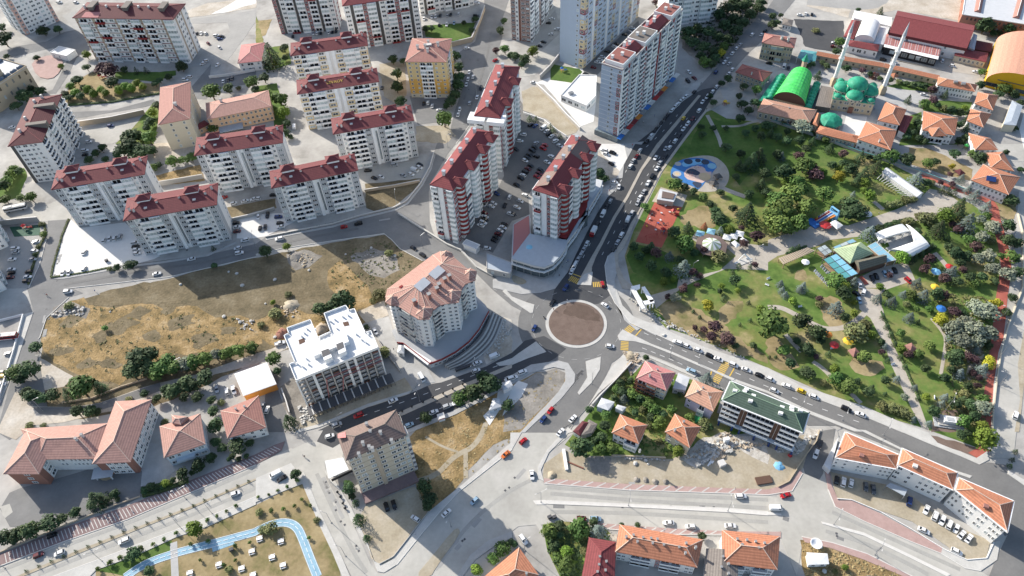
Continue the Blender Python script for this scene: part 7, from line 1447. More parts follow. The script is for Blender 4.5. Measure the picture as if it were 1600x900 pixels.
cars('t01 >10,-2 980,810,w 1195,718,w 1485,650,w 1495,680,w 1530,600,w >3,-10 648,600,w 683,592,w 716,588,w 750,578,s >10,-1 845,617,w 848,640,k 852,660,w 855,683,w >5,-10 525,675,w >4,-10 392,805,w 430,803,w 525,778,w >10,-1 1480,518,w 1480,545,m 1478,492,k >10,-3 1400,332,r 1460,370,w 1530,355,w 1585,343,w >10,-1 95,652,w 95,676,s 75,720,w 70,783,w 70,805,k 65,832,m 178,797,k 172,830,w 165,856,k 203,720,s 225,610,w 215,668,w >10,-1 530,40,w 530,66,k 635,45,s')
cars('t00 >10,-1 690,785,b 553,885,w 73,795,w >10,-3 1265,398,w 1283,382,w >8,-8 1360,405,w >10,1 1182,480,w 1157,498,w >2,-10 1395,507,w 1425,498,k 1450,490,k 1230,207,k 1257,207,w 1283,207,w >10,-1 1352,222,w 1372,242,b 1383,228,k >9,6 1303,272,m 1372,297,w >10,0 370,14,w 475,15,w t11 >10,-2 145,592,w 550,517,r 640,497,ku >2,-10 15,455,w 72,445,k >10,-1 140,455,bu >1,-10 25,525,k 57,520,k >10,-1 150,493,k 155,515,w 8,340,w 108,318,k 700,165,k >10,4 740,212,k 782,205,w 920,195,s 970,188,w 992,163,wv 1022,145,w 1025,128,k >10,-1 865,130,s >9,6 985,650,k 1040,692,k')
cars('t10 >2,-10 1332,450,w 1325,492,w 1315,527,w 1356,478,w >3,-10 1405,550,k 1382,605,w 1335,642,s >3,-10 1273,683,w 1263,715,w >2,-10 1075,642,w 1048,645,k 1102,660,w >10,1 1148,688,w >1,-10 240,792,wv >2,-10 787,548,k >10,-2 1317,300,w >9,-6 1495,375,r >2,-10 1050,117,w 1098,105,w 1122,103,w 1150,97,k 1197,95,s 1217,90,k 1268,85,w 1097,165,k 1145,155,k 1192,153,w 1238,143,l >10,-1 1375,97,k 1380,20,w >1,-10 230,225,k 358,207,w 380,207,w 405,205,k 455,200,w 478,198,k 500,195,k')
cars('t20 >10,1 135,515,w 248,116,w 228,143,k 282,182,w 245,213,w 197,262,k 172,287,k >10,2 640,290,w 655,275,k 705,215,k 732,195,s 752,175,w 595,320,k 565,355,w 550,372,w 535,388,w 510,420,m 462,462,k >9,-7 145,785,b 195,800,wv 217,818,w 230,836,k 248,850,w >10,1 70,840,w 50,880,w >9,-5 272,880,w 150,893,s 120,780,k')
cars('t21 >10,5 25,32,k 142,20,k 127,40,k 110,66,k 95,84,k 82,102,w 195,27,r 205,5,r 150,76,k 245,78,w 220,112,w 118,135,k 98,153,m 82,174,k 68,194,w 55,213,k 178,161,k 170,182,m 155,203,r 30,255,k 80,318,w 52,355,w 32,395,w 5,435,k 300,10,w t11 >10,5 1505,310,b >4,-9 1585,330,w 1555,382,k >10,4 1470,388,w 1485,370,w 1430,430,m 1430,453,w 1405,507,w 1420,490,w 1433,470,k 1545,520,w 1550,500,k 1525,540,w 1512,560,m 1500,583,k 1490,602,k 1592,435,w >10,1 1445,650,w t21 >10,3 575,38,w 590,62,w 630,55,ku >9,6 620,122,k >10,0 640,241,w >2,-10 668,267,w')
cars('t30 >2,-10 100,417,wv 128,425,k 187,433,w 215,438,w 245,442,s >10,1 200,92,w >2,-10 236,85,w 275,88,k >10,1 415,265,w 410,290,m 720,372,ku 790,392,w >2,-10 1090,378,w >10,3 1155,412,w 1300,448,w >10,2 975,590,w 8,395,k c1250,320,6.4286 >4,9 727,738,k 767,715,k 852,693,l 912,680,s 952,655,k >8,7 1090,760,r >3,9 600,802,w >-3,9 640,872,wu >8,5 570,892,k t32 >4,9 570,77,l')
cars('c1280,660,4.0906 >-2,10 112,367,k >2,-10 155,380,w 205,387,w >1,10 298,410,e 347,427,e >2,-10 578,505,b >4,-10 686,557,w 742,597,w 786,625,w 832,652,w 876,678,w >7,-9 912,715,w 958,740,w >10,5 670,690,w 880,825,w t33 >3,-10 325,75,k 300,138,w t32 >3,-10 1548,795,w t02 >10,-1 425,22,w 50,410,s >2,10 1418,645,w >3,10 1460,637,wp >1,10 1355,630,s >10,0 12,525,k 10,550,yh 8,600,w t12 >3,-10 70,760,w 40,740,s >10,-3 150,345,wp')
# buses and a lorry
def bus(x, y, dx, dy, c1, c2, label, L_=11.5):
    g = G(x, y, 1.5); g2 = G(x+dx, y+dy, 1.5); rz = math.atan2(g2.y-g.y, g2.x-g.x); R = root('bus', (g.x, g.y, .05), label, 'bus'); R.rotation_euler.z = rz
    def add(n_, b, m): o = bpy.data.objects.new(n_, b.data(n_, m)); link(o, R); return o
    b = MB(); b.box((0, 0, .35), (L_, 2.5, 1.15)); b.box((0, 0, 2.45), (L_-.3, 2.4, .6)); add('body', b, c1)
    b = MB(); b.box((0, 0, 1.5), (L_-.2, 2.44, .95)); add('window_band', b, 'car_glass')
    b = MB(); b.box((0, 0, 3.02), (L_-.5, 2.2, .1)); b.box((-L_*.2, 0, 3.05), (2.2, 1.5, .25)); b.box((L_*.25, 0, 3.05), (1, 1, .15)); add('roof_unit', b, 'offwhite')
    b = MB(); b.box((0, 0, .42), (L_+.04, 2.54, .45)); add('side_stripe', b, c2)
    for sx in (-.3, .32):
        for sy in (-1, 1): o = bpy.data.objects.new('wheel', WHEEL); link(o, R); o.scale = (1.5, 1.3, 1.5); o.location = (sx*L_, sy*1.15, .47)
bus(24, 325, 10, -2, 'car_white', 'car_silver', 'white coach parked on the street below the left edge trees')
bus(8, 526, 10, -1, 'car_red', 'car_white', 'red and white bus cut by the left edge')
g = G(927, 362.5, 1.2); g2 = G(930, 357, 1.2); R = root('lorry', (g.x, g.y, .05), 'white box lorry with red cab parked below the van on the avenue', 'lorry'); R.rotation_euler.z = math.atan2(g2.y-g.y, g2.x-g.x)+math.pi
for n_, c, s_, m_ in (('cargo_box', (-.8, 0, .7), (4.4, 2.2, 2.3), 'car_white'), ('cab', (2.2, 0, .5), (1.5, 2.0, 1.7), 'car_red'), ('windscreen', (2.72, 0, 1.3), (.5, 1.8, .7), 'car_glass'), ('chassis', (0, 0, .4), (5.8, 1.6, .3), 'darkgrey')):
    b = MB(); b.box(c, s_); o = bpy.data.objects.new(n_, b.data(n_, m_)); link(o, R)
for sx in (-1.8, 2.1):
    for sy in (-1, 1): o = bpy.data.objects.new('wheel', WHEEL); link(o, R); o.scale = (1.4, 1.3, 1.4); o.location = (sx, sy*.95, .43)
# ================================================================ WALLS, FENCES, HEDGES
def wall(name, label, s, h, th, m, cat='wall', cap=None):
    pts = GP(s) if isinstance(s, str) else s; R = root(name, (pts[0].x, pts[0].y, 0), label, cat)
    for a, c in zip(pts, pts[1:]):
        t = c-a; L_ = t.length; rz = math.atan2(t.y, t.x); n = max(1, int(L_/9))
        for k in range(n):
            p = a+t*((k+.5)/n); box('wall_panel', R, (p.x, p.y, -.1), (L_/n-.06, th, h+.1), rz, m)
            if cap: box('coping', R, (p.x, p.y, h), (L_/n+.02, th+.16, .12), rz, cap)
    return R
wall('retaining_wall', 'tan stone retaining wall under the street left of the cream school', 't00 485,790 700,760 910,715', 3.5, .5, 'wall_tan', cap='offwhite')
wall('retaining_wall', 'concrete wall around the sunken green court at the left edge', 't01 0,512 130,495 250,485', 3.5, .4, 'wall_concrete', cap='offwhite')
wall('retaining_wall', 'pale concrete wall behind the street between two white slabs', 't01 990,262 1130,240 1275,215', 3, .4, 'wall_concrete', cap='pavement_white')
wall('retaining_wall', 'concrete wall between the lower car park and the weedy strip', 't01 1440,482 1600,447 t11 120,410', 1.8, .35, 'wall_concrete', cap='offwhite')
wall('retaining_wall', 'pale curved retaining wall along the street below the slabs', 't11 60,585 270,543 480,503 650,452 860,402 940,362 1030,250 1085,150 1112,60', .9, .4, 'wall_concrete', cap='offwhite')
wall('retaining_wall', 'tan wall in the weedy yard beside the slab nearest the orange tower', 't11 680,300 860,272 1025,240', 1.8, .35, 'wall_tan', cap='offwhite')
wall('retaining_wall', 'tall tan wall round the garden court at the top', 't10 1215,295 1350,262 1400,150 1432,60', 3.5, .4, 'wall_tan', cap='offwhite')
wall('retaining_wall', 'white capped wall down the embankment beside the parking court', 't20 150,535 260,640 340,730 425,815', 2.2, .4, 'wall_concrete', cap='white')
wall('retaining_wall', 'concrete wall beside the ramp left of the blue towers', 't20 175,495 240,430 305,345', 3, .4, 'wall_concrete', cap='offwhite')
wall('retaining_wall', 'white wall at the top of the parking court', 't20 70,712 200,760 270,815 340,860', 1.6, .4, 'wall_white')
wall('retaining_wall', 'long pale wall along the sloping road below the red tower', 't11 890,440 1000,510 1100,572 1190,630 1280,668 1380,775 1480,830', 1.1, .6, 'wall_concrete', cap='pavement_white')
wall('parapet_wall', 'low cream wall along the right-hand street beside the running track', 't31 1560,440 1590,560 t32 1590,0 1500,235 1452,410 1424,600 1408,740 1398,895', .9, .5, 'wall_cream')
wall('fence', 'green and white park fence below the mosque arcade and the gardens', 't30 0,755 250,840 t31 420,0 560,55 720,105 900,165 1100,240 1235,300', 1.7, .2, 'wall_concrete', 'fence', 'panel_teal')
wall('parapet_wall', 'white wall along the left edge street beside the bus yard', 't02 -20,215 150,172 90,400 -10,720', 1.3, .5, 'wall_white')
wall('retaining_wall', 'garden wall of the leafy plot south of the roundabout', 't22 745,475 640,590 560,670 500,735', 1.6, .35, 'wall_concrete', cap='offwhite')
wall('retaining_wall', 'concrete wall on the left of the salmon-roofed tower drive', 't12 755,320 830,430 905,530', 1.4, .3, 'wall_concrete')
wall('retaining_wall', 'pale concrete wall left of the unfinished building', 't12 165,640 195,720 215,790', 2, .3, 'wall_concrete', cap='offwhite')
wall('retaining_wall', 'white terrace wall in front of the pink hillside house', 't00 1310,490 1440,475 1595,445', 2, .3, 'wall_white')
wall('kerb_wall', 'low stone wall along the lane under the bushes', 't02 390,720 580,690 760,620 920,570', .9, .4, 'wall_stone')
wall('garden_wall', 'low wall of the beige block parking yard beside the pavement', 't13 770,828 860,780 970,640 1080,500', .6, .25, 'wall_concrete')
wall('garden_wall', 'low wall round the lower right public building yard', 't33 430,418 520,425 700,500 900,612 1100,735 1240,800 1365,790 1410,690', .5, .25, 'wall_white')
wall('garden_wall', 'curved rubble-topped wall by the pink pavement beside the demolition lot', 't33 60,345 130,310 190,215 240,140 300,60 320,-10', .8, .4, 'wall_stone')
wall('garden_wall', 'boundary wall along the upper edge of the boulevard pavement', 't03 -10,760 400,590 720,460 880,405', .8, .3, 'wall_tan')
wall('garden_wall', 'broken stone wall at the back of the dirt lot behind the paired houses', 't23 620,150 720,155 820,160 960,165', 1.0, .5, 'wall_stone')
def hedge(label, s, w, h, m='leaf_dark', seed=1):
    pts = GP(s); rg = random.Random(seed); b = MB(); T = plen(pts)
    for i in range(int(T*w*5.5)+30):
        p, t = along(pts, rg.uniform(0, T*.999)); n = Vector((-t.y, t.x, 0)); f = rg.uniform(-1, 1); z = h*(1-.25*f*f)*(.55+.45*rg.random())
        leafball(b, p+n*f*w*.45+Vector((0, 0, z*.8)), .32, 3, .17, rg)
    mb = MB(); 
    R = root('hedge', (pts[0].x, pts[0].y, 0), label, 'hedge'); b.build('foliage', m, R)
    st = [offs for offs in stripe_pts(pts, w*.7)]; mb.prism(ccw(st), 0, h*.72); mb.build('hedge_core', 'leaf_dark', R)
hedge('long clipped hedge along the boulevard pavement below the school', 't03 895,400 1000,375 1120,330 1180,308', 2.2, 1.5, 'leaf_green', 1)
hedge('dark hedge strip beside the school yard corner', 't03 885,360 960,345 1060,315', 1.8, 1.3, 'leaf_dark', 2)
hedge('clipped hedge at the back of the horseshoe tent', 't31 880,728 960,688 1045,645', 1.8, 1.8, 'leaf_dark', 3)
hedge('hedge along the top of the horseshoe tent', 't31 640,560 760,505 870,475', 2.2, 1.6, 'leaf_dark', 4)
hedge('narrow hedge on the right of the long park walk', 't32 705,150 745,240 790,340 815,400', .9, .9, 'leaf_olive', 5)
hedge('lower narrow hedge on the right of the long park walk', 't32 820,425 850,490 890,580 940,700', .9, .9, 'leaf_olive', 6)
hedge('small hedge beside the timber pergola', 't31 110,690 240,640', 1.2, 1, 'leaf_dark', 7)
hedge('hedge along the wall above the green playground court', 't00 430,660 700,640 1000,585', 1.6, 1.1, 'leaf_dark', 8)
hedge('clipped low hedge on the street side of the white triangular car park', 't01 320,835 420,822 560,800 680,775', 1.2, .7, 'leaf_olive', 9)
hedge('dry hedge on the left side of the white triangular car park', 't01 430,470 390,570 335,760 320,830', 1.2, .7, 'leaf_olive', 10)
hedge('low hedge below the slab nearest the dry field', 't11 70,580 280,540 480,497 640,452', .9, .7, 'leaf_dark', 11)
hedge('grassy verge shrubs beside the sunken car park ramp', 't01 280,500 285,570 240,660 200,790 180,880', 1.4, .8, 'leaf_olive', 12)
# ================================================================ STREET LAMPS
def lamp(x, y, dx, h=9.0, two=False):
    g = G(x, y); R = root('street_lamp', g, 'x', 'street lamp', 'street lamps along the roads'); R.rotation_euler.z = dx
    for n_, b_ in LAMP[two]:
        o = bpy.data.objects.new(n_, b_); link(o, R)
    TOLABEL.append((R, ('two-armed' if two else 'single-armed')+' steel street lamp', g))
LAMP = {}
for two in (False, True):
    p = MB(); p.bar((0, 0, 0), (0, 0, 8.6), .11, 0, 6, .07); base = MB(); base.box((0, 0, 0), (.5, .5, .25)); L_ = [('pole', p.data('pole', 'steel')), ('base', base.data('base', 'grey'))]
    for s in ((1, -1) if two else (1,)):
        a = MB(); a.bar((0, 0, 8.5), (s*1.9, 0, 9.1), .06, 0, 5); h_ = MB(); h_.box((s*2.2, 0, 9.05), (.8, .3, .14)); L_ += [('arm', a.data('arm', 'steel')), ('lamp_head', h_.data('lamp_head', 'offwhite'))]
    LAMP[two] = L_
for x, y, a, tw in [(845.5, 785, .4, 1), (982, 790.5, 1.5, 1), (1137, 799, 1.5, 1), (1302.5, 820, 1.0, 1), (1367, 867, 1.0, 1), (532, 667, .5, 0), (656, 627, 1.2, 1), (741, 585, 1.2, 1), (67, 642, .3, 0), (284, 580, .3, 0), (8, 888, .4, 1), (160, 877, .4, 1), (291, 780, .4, 1), (284, 826, .4, 0), (332, 803, .4, 0),
                    (518, 817, 2.8, 0), (540, 869, 2.8, 0), (705, 823, 1.2, 1), (660, 387, .6, 0), (840, 88, .4, 0), (1560, 603, 2.6, 0), (1316, 657, 1.0, 1), (1091, 568, 1.0, 1), (1047, 558, 1.0, 1), (925, 600, .8, 0), (1250, 640, 1.0, 1), (985, 195, .8, 1), (935, 330, .8, 1), (890, 440, .8, 0), (1560, 560, 2.7, 0), (1563, 500, 2.7, 0), (1478, 640, 1, 1), (1380, 680, 1.0, 1), (745, 150, .2, 0), (700, 230, .2, 0), (620, 320, 1.5, 0), (500, 355, 1.5, 0), (400, 385, 1.5, 0), (200, 432, 1.5, 0), (820, 860, .5, 0), (1190, 150, .4, 0), (1080, 430, .4, 0), (1180, 405, .4, 0), (1285, 375, .4, 0)]: lamp(x, y, a, 9, bool(tw))
# bollards with round heads by the beige block, small dark posts on the median
_b = MB(); _b.lathe((0, 0, 0), [(.25, 0), (.25, .6), (.5, .75), (.5, 1.1), (.2, 1.35), (.02, 1.4)], 10); BOL = _b.data('bollard', 'black')
for x, y in pp('t13 512,382 530,412 546,452 559,482 t12 975,747 1045,718 1107,690 1170,664 1230,636 1292,607 915,775'):
    g = G(x, y); o = bpy.data.objects.new('bollard', BOL); COL.objects.link(o); o.location = (g.x, g.y, .15); sanitize(o, 'x', 'bollard', 'round black bollards'); TOLABEL.append((o, 'round black bollard', g))
# ================================================================ PARK FURNITURE
S_ = 'c980,230,5.294 '
patch('painted_floor', 'paint_blue', smoothp(GP(S_+'358,245 365,170 430,108 540,88 650,95 755,150 700,215 590,362 560,330 450,292 390,262'), 1), .1)
patch('painted_floor', 'paint_sky', smoothp(GP(S_+'440,130 540,100 640,105 640,145 540,150 470,170'), 1), .105)
patch('painted_floor', 'paint_pink', smoothp(GP(S_+'465,200 560,150 640,168 652,208 712,203 640,302 560,285 480,262'), 1), .11)
patch('painted_floor', 'paint_dark', smoothp(GP(S_+'485,200 530,175 570,190 610,215 580,240 540,225 500,220'), 1), .12)
patch('painted_floor', 'paint_dark', smoothp(GP(S_+'530,290 590,285 625,310 590,345 560,330'), 1), .106)
patch('painted_floor', 'paint_dark', smoothp(GP(S_+'368,215 400,235 450,270 450,290 390,262 365,245'), 1), .107)
for (x, y), r, m_ in zip(pp(S_+'640,245 412,222 412,222 505,120 645,125 700,158 420,140 585,112'), (3.3, 2.3, 1.2, 2.4, 2.2, 2.4, 1.8, 1.6), ('paint_tan', 'paint_worn', 'paint_tan', 'paint_dark', 'paint_dark', 'fabric_blue', 'paint_worn', 'paint_dark')):
    g = G(x, y); patch('painted_floor', m_, [g+Vector((math.cos(t)*r, math.sin(t)*r, 0)) for t in [k*.42 for k in range(15)]], .125)
def frame(label, x, y, rz, w=4, h=2.6, m='darkgrey', seats=2):
    g = G(x, y); R = root('swing_frame', g, label, 'swing'); R.rotation_euler.z = rz
    b = MB(); b.bar((-w/2, 0, h), (w/2, 0, h), .07); o = bpy.data.objects.new('top_bar', b.data('top_bar', m)); link(o, R)
    for s in (-1, 1):
        for t in (-1, 1): b = MB(); b.bar((s*w/2, t*1.1, 0), (s*w/2, 0, h), .07); o = bpy.data.objects.new('leg', b.data('leg', m)); link(o, R)
    for k in range(seats):
        xx = (k-(seats-1)/2)*1.3; b = MB(); b.box((xx, 0, .5), (.5, .25, .06)); b.bar((xx-.2, 0, .5), (xx-.2, 0, h), .02); b.bar((xx+.2, 0, .5), (xx+.2, 0, h), .02); o = bpy.data.objects.new('swing_seat', b.data('swing_seat', 'red')); link(o, R)
frame('dark swing frame on the upper part of the blue mural playground', *pp(S_+'595,172')[0], .3, 5, 3); frame('dark swing frame in the middle of the blue mural playground', *pp(S_+'525,238')[0], -.4, 5, 3)
frame('red swing frame in the shaded end of the red playground court', *pp(S_+'200,750')[0], .2, 6, 2.6, 'red', 3); frame('white swing frame at the edge of the red playground court', *pp(S_+'180,610')[0], 1.2, 4, 2.4, 'offwhite'); frame('dark swing frame near the middle of the red playground court', *pp(S_+'310,665')[0], .6, 4, 2.5, 'darkgrey')
def gazebo(label, x, y, w, rise, m, h=2.4, n=4, rz=.3, name='gazebo', cat='gazebo'):
    g = G(x, y, h); R = root(name, (g.x, g.y, 0), label, cat); a0 = math.pi/n+rz
    b = MB(); ring_ = [(math.cos(a0+2*math.pi*k/n)*w*.71, math.sin(a0+2*math.pi*k/n)*w*.71) for k in range(n)]
    for k in range(n):
        p, q = ring_[k], ring_[(k+1) % n]; b.poly([(g.x+p[0], g.y+p[1], h), (g.x+q[0], g.y+q[1], h), (g.x, g.y, h+rise)]); b.poly([(g.x+p[0], g.y+p[1], h-.12), (g.x+q[0], g.y+q[1], h-.12), (g.x+q[0], g.y+q[1], h), (g.x+p[0], g.y+p[1], h)])
    b.build('roof', m, R)
    for p in ring_: box('post', R, (g.x+p[0]*.86, g.y+p[1]*.86, 0), (.16, .16, h), rz, 'wood')
    box('table', R, (g.x, g.y, 0), (1.2, 1.0, .75), rz, 'wood')
gazebo('dark-roofed square gazebo beside the blue playground, the upper of two', *pp(S_+'752,238')[0], 3.7, 1.0, 'wall_dark'); gazebo('dark-roofed square gazebo beside the blue playground, the lower of two', *pp(S_+'720,292')[0], 3.7, 1.0, 'wall_dark')
for (x, y), c, l in zip(pp('t32 540,402 893,372 t30 790,470 t31 1200,175'), ('roof_terra', 'roof_terra', 'roof_orange', 'roof_maroon'), ('small red-tiled gazebo in the lower park left of the long walk', 'small red-tiled gazebo in the lower park right of the long walk', 'small orange kiosk roof under the gallery wall behind the mosque', 'small dark red hut roof in the dry garden below the porch-arched villa')): gazebo(l, x, y, 4, 1.2, c)
def parasol(label, x, y, m, w=3.2, n=8, h=2.3, name='parasol'):
    g = G(x, y, h); R = root(name, (g.x, g.y, 0), label, 'parasol'); b = MB()
    for k in range(n):
        a, c = 2*math.pi*k/n+.35, 2*math.pi*(k+1)/n+.35; b.poly([(g.x+math.cos(a)*w/2*1.1, g.y+math.sin(a)*w/2*1.1, h), (g.x+math.cos(c)*w/2*1.1, g.y+math.sin(c)*w/2*1.1, h), (g.x, g.y, h+.75)])
    b.build('canopy', m, R); b = MB(); b.bar((g.x, g.y, 0), (g.x, g.y, h+.7), .05, 0, 6); b.build('pole', 'steel', R); box('foot', R, (g.x, g.y, 0), (.7, .7, .12), 0, 'grey')
S2 = 'c1080,340,8.183 '
for k, (c, l) in enumerate((('115,205', 'pale blue square parasol, leftmost beside the round bar'), ('255,175', 'pale blue square parasol beside the rust-brown conifer'), ('460,250', 'pale blue square parasol, leftmost of the three right of the round bar'), ('545,235', 'pale blue square parasol, middle of the three right of the round bar'), ('620,205', 'pale blue square parasol, rightmost of the three right of the round bar'))): parasol(l, *pp(S2+c)[0], 'fabric_blue' if k < 2 else 'fabric_white', 5.2, 4)
for l, s, m_, w in (('white round parasol beside the timber pergola of the cafe', 't31 235,737', 'white', 3.6), ('bright blue parasol in the bushes right of the cafe parking', 't31 1050,797', 'paint_sky', 4.2), ('red parasol near the footpath right of the cafe parking', 't31 1135,766', 'red', 3.6), ('yellow parasol in the spruce garden below the cafe parking', 't31 1045,893', 'yellow', 3.8), ('red parasol in the shade of the lower park trees', 't32 415,355', 'red', 3.8), ('yellow parasol beside the olive shrubs in the lower park', 't32 500,330', 'yellow', 4.2), ('blue parasol below the purple trees by the running track', 't32 1083,128', 'blue', 4), ('orange parasol half hidden under the lower park trees', 't32 375,290', 'orange', 3.6), ('red star-shaped parasol at the foot of the inflatable slide', 't31 360,505', 'red', 5.4)):
    parasol(l, *pp(s)[0], m_, w)
for l, s in (('white rectangular awning right of the round bar', S2+'510,320 575,385 630,350 560,290'), ('second white rectangular awning right of the round bar, upper one', S2+'620,275 690,325 730,300 660,250'), ('white rectangular awning beside the inflatable slide', 'c1250,320,6.4286 300,180 370,245 435,205 355,150')):
    q = ccw(GP(s, 2.6)); c = sum(q, Vector())/4; R = root('awning', (c.x, c.y, 0), l, 'awning'); hip(R, q, .7, 'fabric_white', None, name='canopy', thick=.12)
    for p in q: box('post', R, (p.x, p.y, 0), (.12, .12, 2.5), 0, 'steel')
c = G(1356, 334, 2); R = root('dome_kiosk', (c.x, c.y, 0), 'small white dome kiosk on the tan walk above the cafe', 'kiosk'); dome(R, (c.x, c.y, 1.8), 2.2, 'fabric_white', 12, .6, 'canopy', False)
for k in range(6): a = k*1.047; box('post', R, (c.x+math.cos(a)*2, c.y+math.sin(a)*2, 0), (.12, .12, 1.9), a, 'steel')
# inflatable slide
S3 = 'c1250,320,6.4286 '
top_a, top_b = GP(S3+'292,60 362,110', 4.6); bot_a, bot_b = GP(S3+'135,160 215,190', .3); c = (bot_a+top_b)/2
R = root('inflatable_slide', (c.x, c.y, 0), 'tall inflatable slide with red, blue and orange lanes beside the trees', 'slide')
for k, m_ in enumerate(('red', 'offwhite', 'blue', 'offwhite', 'orange')):
    wd = (0, .28, .36, .64, .72, 1); a0, a1 = wd[k], wd[k+1]; A0, A1, B0, B1 = top_a.lerp(top_b, a0), top_a.lerp(top_b, a1), bot_a.lerp(bot_b, a0), bot_a.lerp(bot_b, a1); up = Vector((0, 0, .35 if m_ == 'offwhite' else 0)); dn = Vector((0, 0, .5))
    f = [[B0+up, B1+up, A1+up, A0+up], [B0-dn*.5, B1-dn*.5, B1+up, B0+up], [B1, A1, A1+up, B1+up], [B0, B0+up, A0+up, A0]]; uvmesh('lane' if m_ != 'offwhite' else 'divider', f, m_, R)
d = (top_a-bot_a); d.z = 0; d.normalize(); b = MB(); mt = (top_a+top_b)/2+d*.9; t = top_b-top_a; rz = math.atan2(t.y, t.x); b.box((mt.x, mt.y, 0), (t.length+.6, 1.8, 5.0), rz); b.build('tower', 'paint_sky', R)
for s in (-1, 1): p = mt+t.normalized()*s*(t.length/2); b = MB(); b.bar((p.x, p.y, 4.8), (p.x, p.y, 7.2), .45, 0, 8); b.build('pillar', 'paint_sky', R)
b = MB(); p0, p1 = mt-t/2, mt+t/2; b.bar((p0.x, p0.y, 7.2), (p1.x, p1.y, 7.2), .5, 0, 8); b.build('arch', 'paint_sky', R)
b = MB(); m0 = (bot_a+bot_b)/2-d*2.5; b.box((m0.x, m0.y, 0), (t.length+2, 4.2, .7), rz); b.build('landing', 'blue', R)
for k in range(9): p = bot_a.lerp(top_a, k/9); box('bumper', R, (p.x, p.y, p.z*.0), (.5, .5, p.z+1.0), rz, ('blue', 'red', 'yellow')[k % 3] if k < 4 else 'offwhite')
# red court equipment
def playtower(label, x, y, c1, c2, rz):
    g = G(x, y); R = root('play_tower', g, label, 'play tower'); R.rotation_euler.z = rz
    for n_, bx in (('deck', [((0, 0, 1.3), (1.8, 1.8, .15))]), ('slide', []), ('roof', []), ('post', [((s*.8, t*.8, 0), (.14, .14, 2.6)) for s in (-1, 1) for t in (-1, 1)])):
        if n_ == 'post':
            for q in bx: b = MB(); b.box(*q); o = bpy.data.objects.new('post', b.data('post', c1)); link(o, R)
            continue
        b = MB()
        for q in bx: b.box(*q)
        if n_ == 'slide': b.poly([(.9, -.4, 1.4), (.9, .4, 1.4), (3.6, .4, .2), (3.6, -.4, .2)][::-1]); b.box((2.2, .45, .7), (2.6, .08, .35)); b.box((2.2, -.45, .7), (2.6, .08, .35))
        if n_ == 'roof': b.lathe((0, 0, 2.6), [(1.5, 0), (.05, 1.1)], 4)
        o = bpy.data.objects.new(n_, b.data(n_, c2 if n_ != 'deck' else 'wood')); link(o, R)
playtower('red and white play tower with slide on the sunny end of the red court', *pp(S_+'378,552')[0], 'red', 'red', -.5); playtower('blue play tower beside the red swing on the red court', *pp(S_+'292,705')[0], 'blue', 'red', 1.1); playtower('play tower with red roof on the sunken green court at the left edge', 40, 358, 'blue', 'red', .3); playtower('orange play tower in the small playground below the long slab', 158, 123, 'orange', 'red', .5); playtower('yellow play tower on the lawn behind the white shop', 878, 112, 'yellow', 'blue', .4); playtower('green play tower in the villa garden', 1507, 233, 'tarp_green', 'vault_green', .6); playtower('blue and red play tower in the garden beside the avenue', 1132, 164, 'red', 'yellow', .3)
def spring(x, y, m): 
    g = G(x, y); R = root('spring_rider', g, 'x', 'play equipment', 'small play seats on the red court'); box('seat', R, g+Vector((0, 0, .5)), (1.1, .5, .5), CR.uniform(0, 3), m); box('spring', R, g, (.25, .25, .5), 0, 'grey'); TOLABEL.append((R, dict(white='white', red='red', yellow='yellow', blue='blue', darkgrey='dark')[m]+' spring rider seat', g))
for i, (x, y) in enumerate(pp(S_+'318,492 282,552 255,635 185,600 160,660 240,515 350,545 420,520 300,640 275,610 205,560 235,690')): spring(x, y, ('white', 'white', 'blue', 'white', 'yellow', 'red', 'white', 'yellow', 'darkgrey', 'white', 'darkgrey', 'white')[i])
# picnic tables
def picnic(x, y):
    g = G(x, y); R = root('picnic_table', g, 'x', 'picnic table', 'white picnic tables on the dry grass'); R.rotation_euler.z = .25
    for n_, c, s_ in (('table_top', (0, 0, .72), (2.2, 1.0, .1)), ('bench', (0, -.95, .42), (2.2, .38, .08)), ('bench', (0, .95, .42), (2.2, .38, .08)), ('leg', (-.8, 0, 0), (.12, 2.0, .7)), ('leg', (.8, 0, 0), (.12, 2.0, .7))):
        b = MB(); b.box(c, s_); o = bpy.data.objects.new(n_, b.data(n_, 'white' if n_ in ('table_top', 'bench', 'roof') else 'wood')); link(o, R)
    TOLABEL.append((R, 'white picnic table with two benches', g))
for x, y in pp('c300,740,5.627 240,805 440,840 530,690 707,740 803,812 785,600 540,897 t13 25,670 t03 1190,885'): picnic(x, y)
def bench(x, y, rz, m='white'):
    g = G(x, y); R = root('bench', g, 'x', 'bench', 'park benches'); R.rotation_euler.z = rz
    for n_, c, s_ in (('seat', (0, 0, .42), (1.9, .5, .08)), ('backrest', (0, .28, .5), (1.9, .08, .5)), ('leg', (-.75, 0, 0), (.1, .45, .42)), ('leg', (.75, 0, 0), (.1, .45, .42))):
        b = MB(); b.box(c, s_); o = bpy.data.objects.new(n_, b.data(n_, m)); link(o, R)
    TOLABEL.append((R, ('white' if m == 'white' else 'brown')+' park bench', g))
for x, y, r in [(1200.5, 436, .4), (1198, 446, -.6), (1460, 622, 1.2), (1395, 570, .3), (1168, 405, .4), (1150, 412, .4), (1330, 362, .4), (1420, 330, .3), (1250, 480, .2), (1300, 545, .2), (1478, 520, 1.4)]: bench(x, y, r)
for x, y in pp(S3+'150,670 165,690 180,705 195,720 212,740 228,755 245,775 262,790 215,625 235,645 252,665 270,685 290,690 280,810'): bench(x, y, .7)
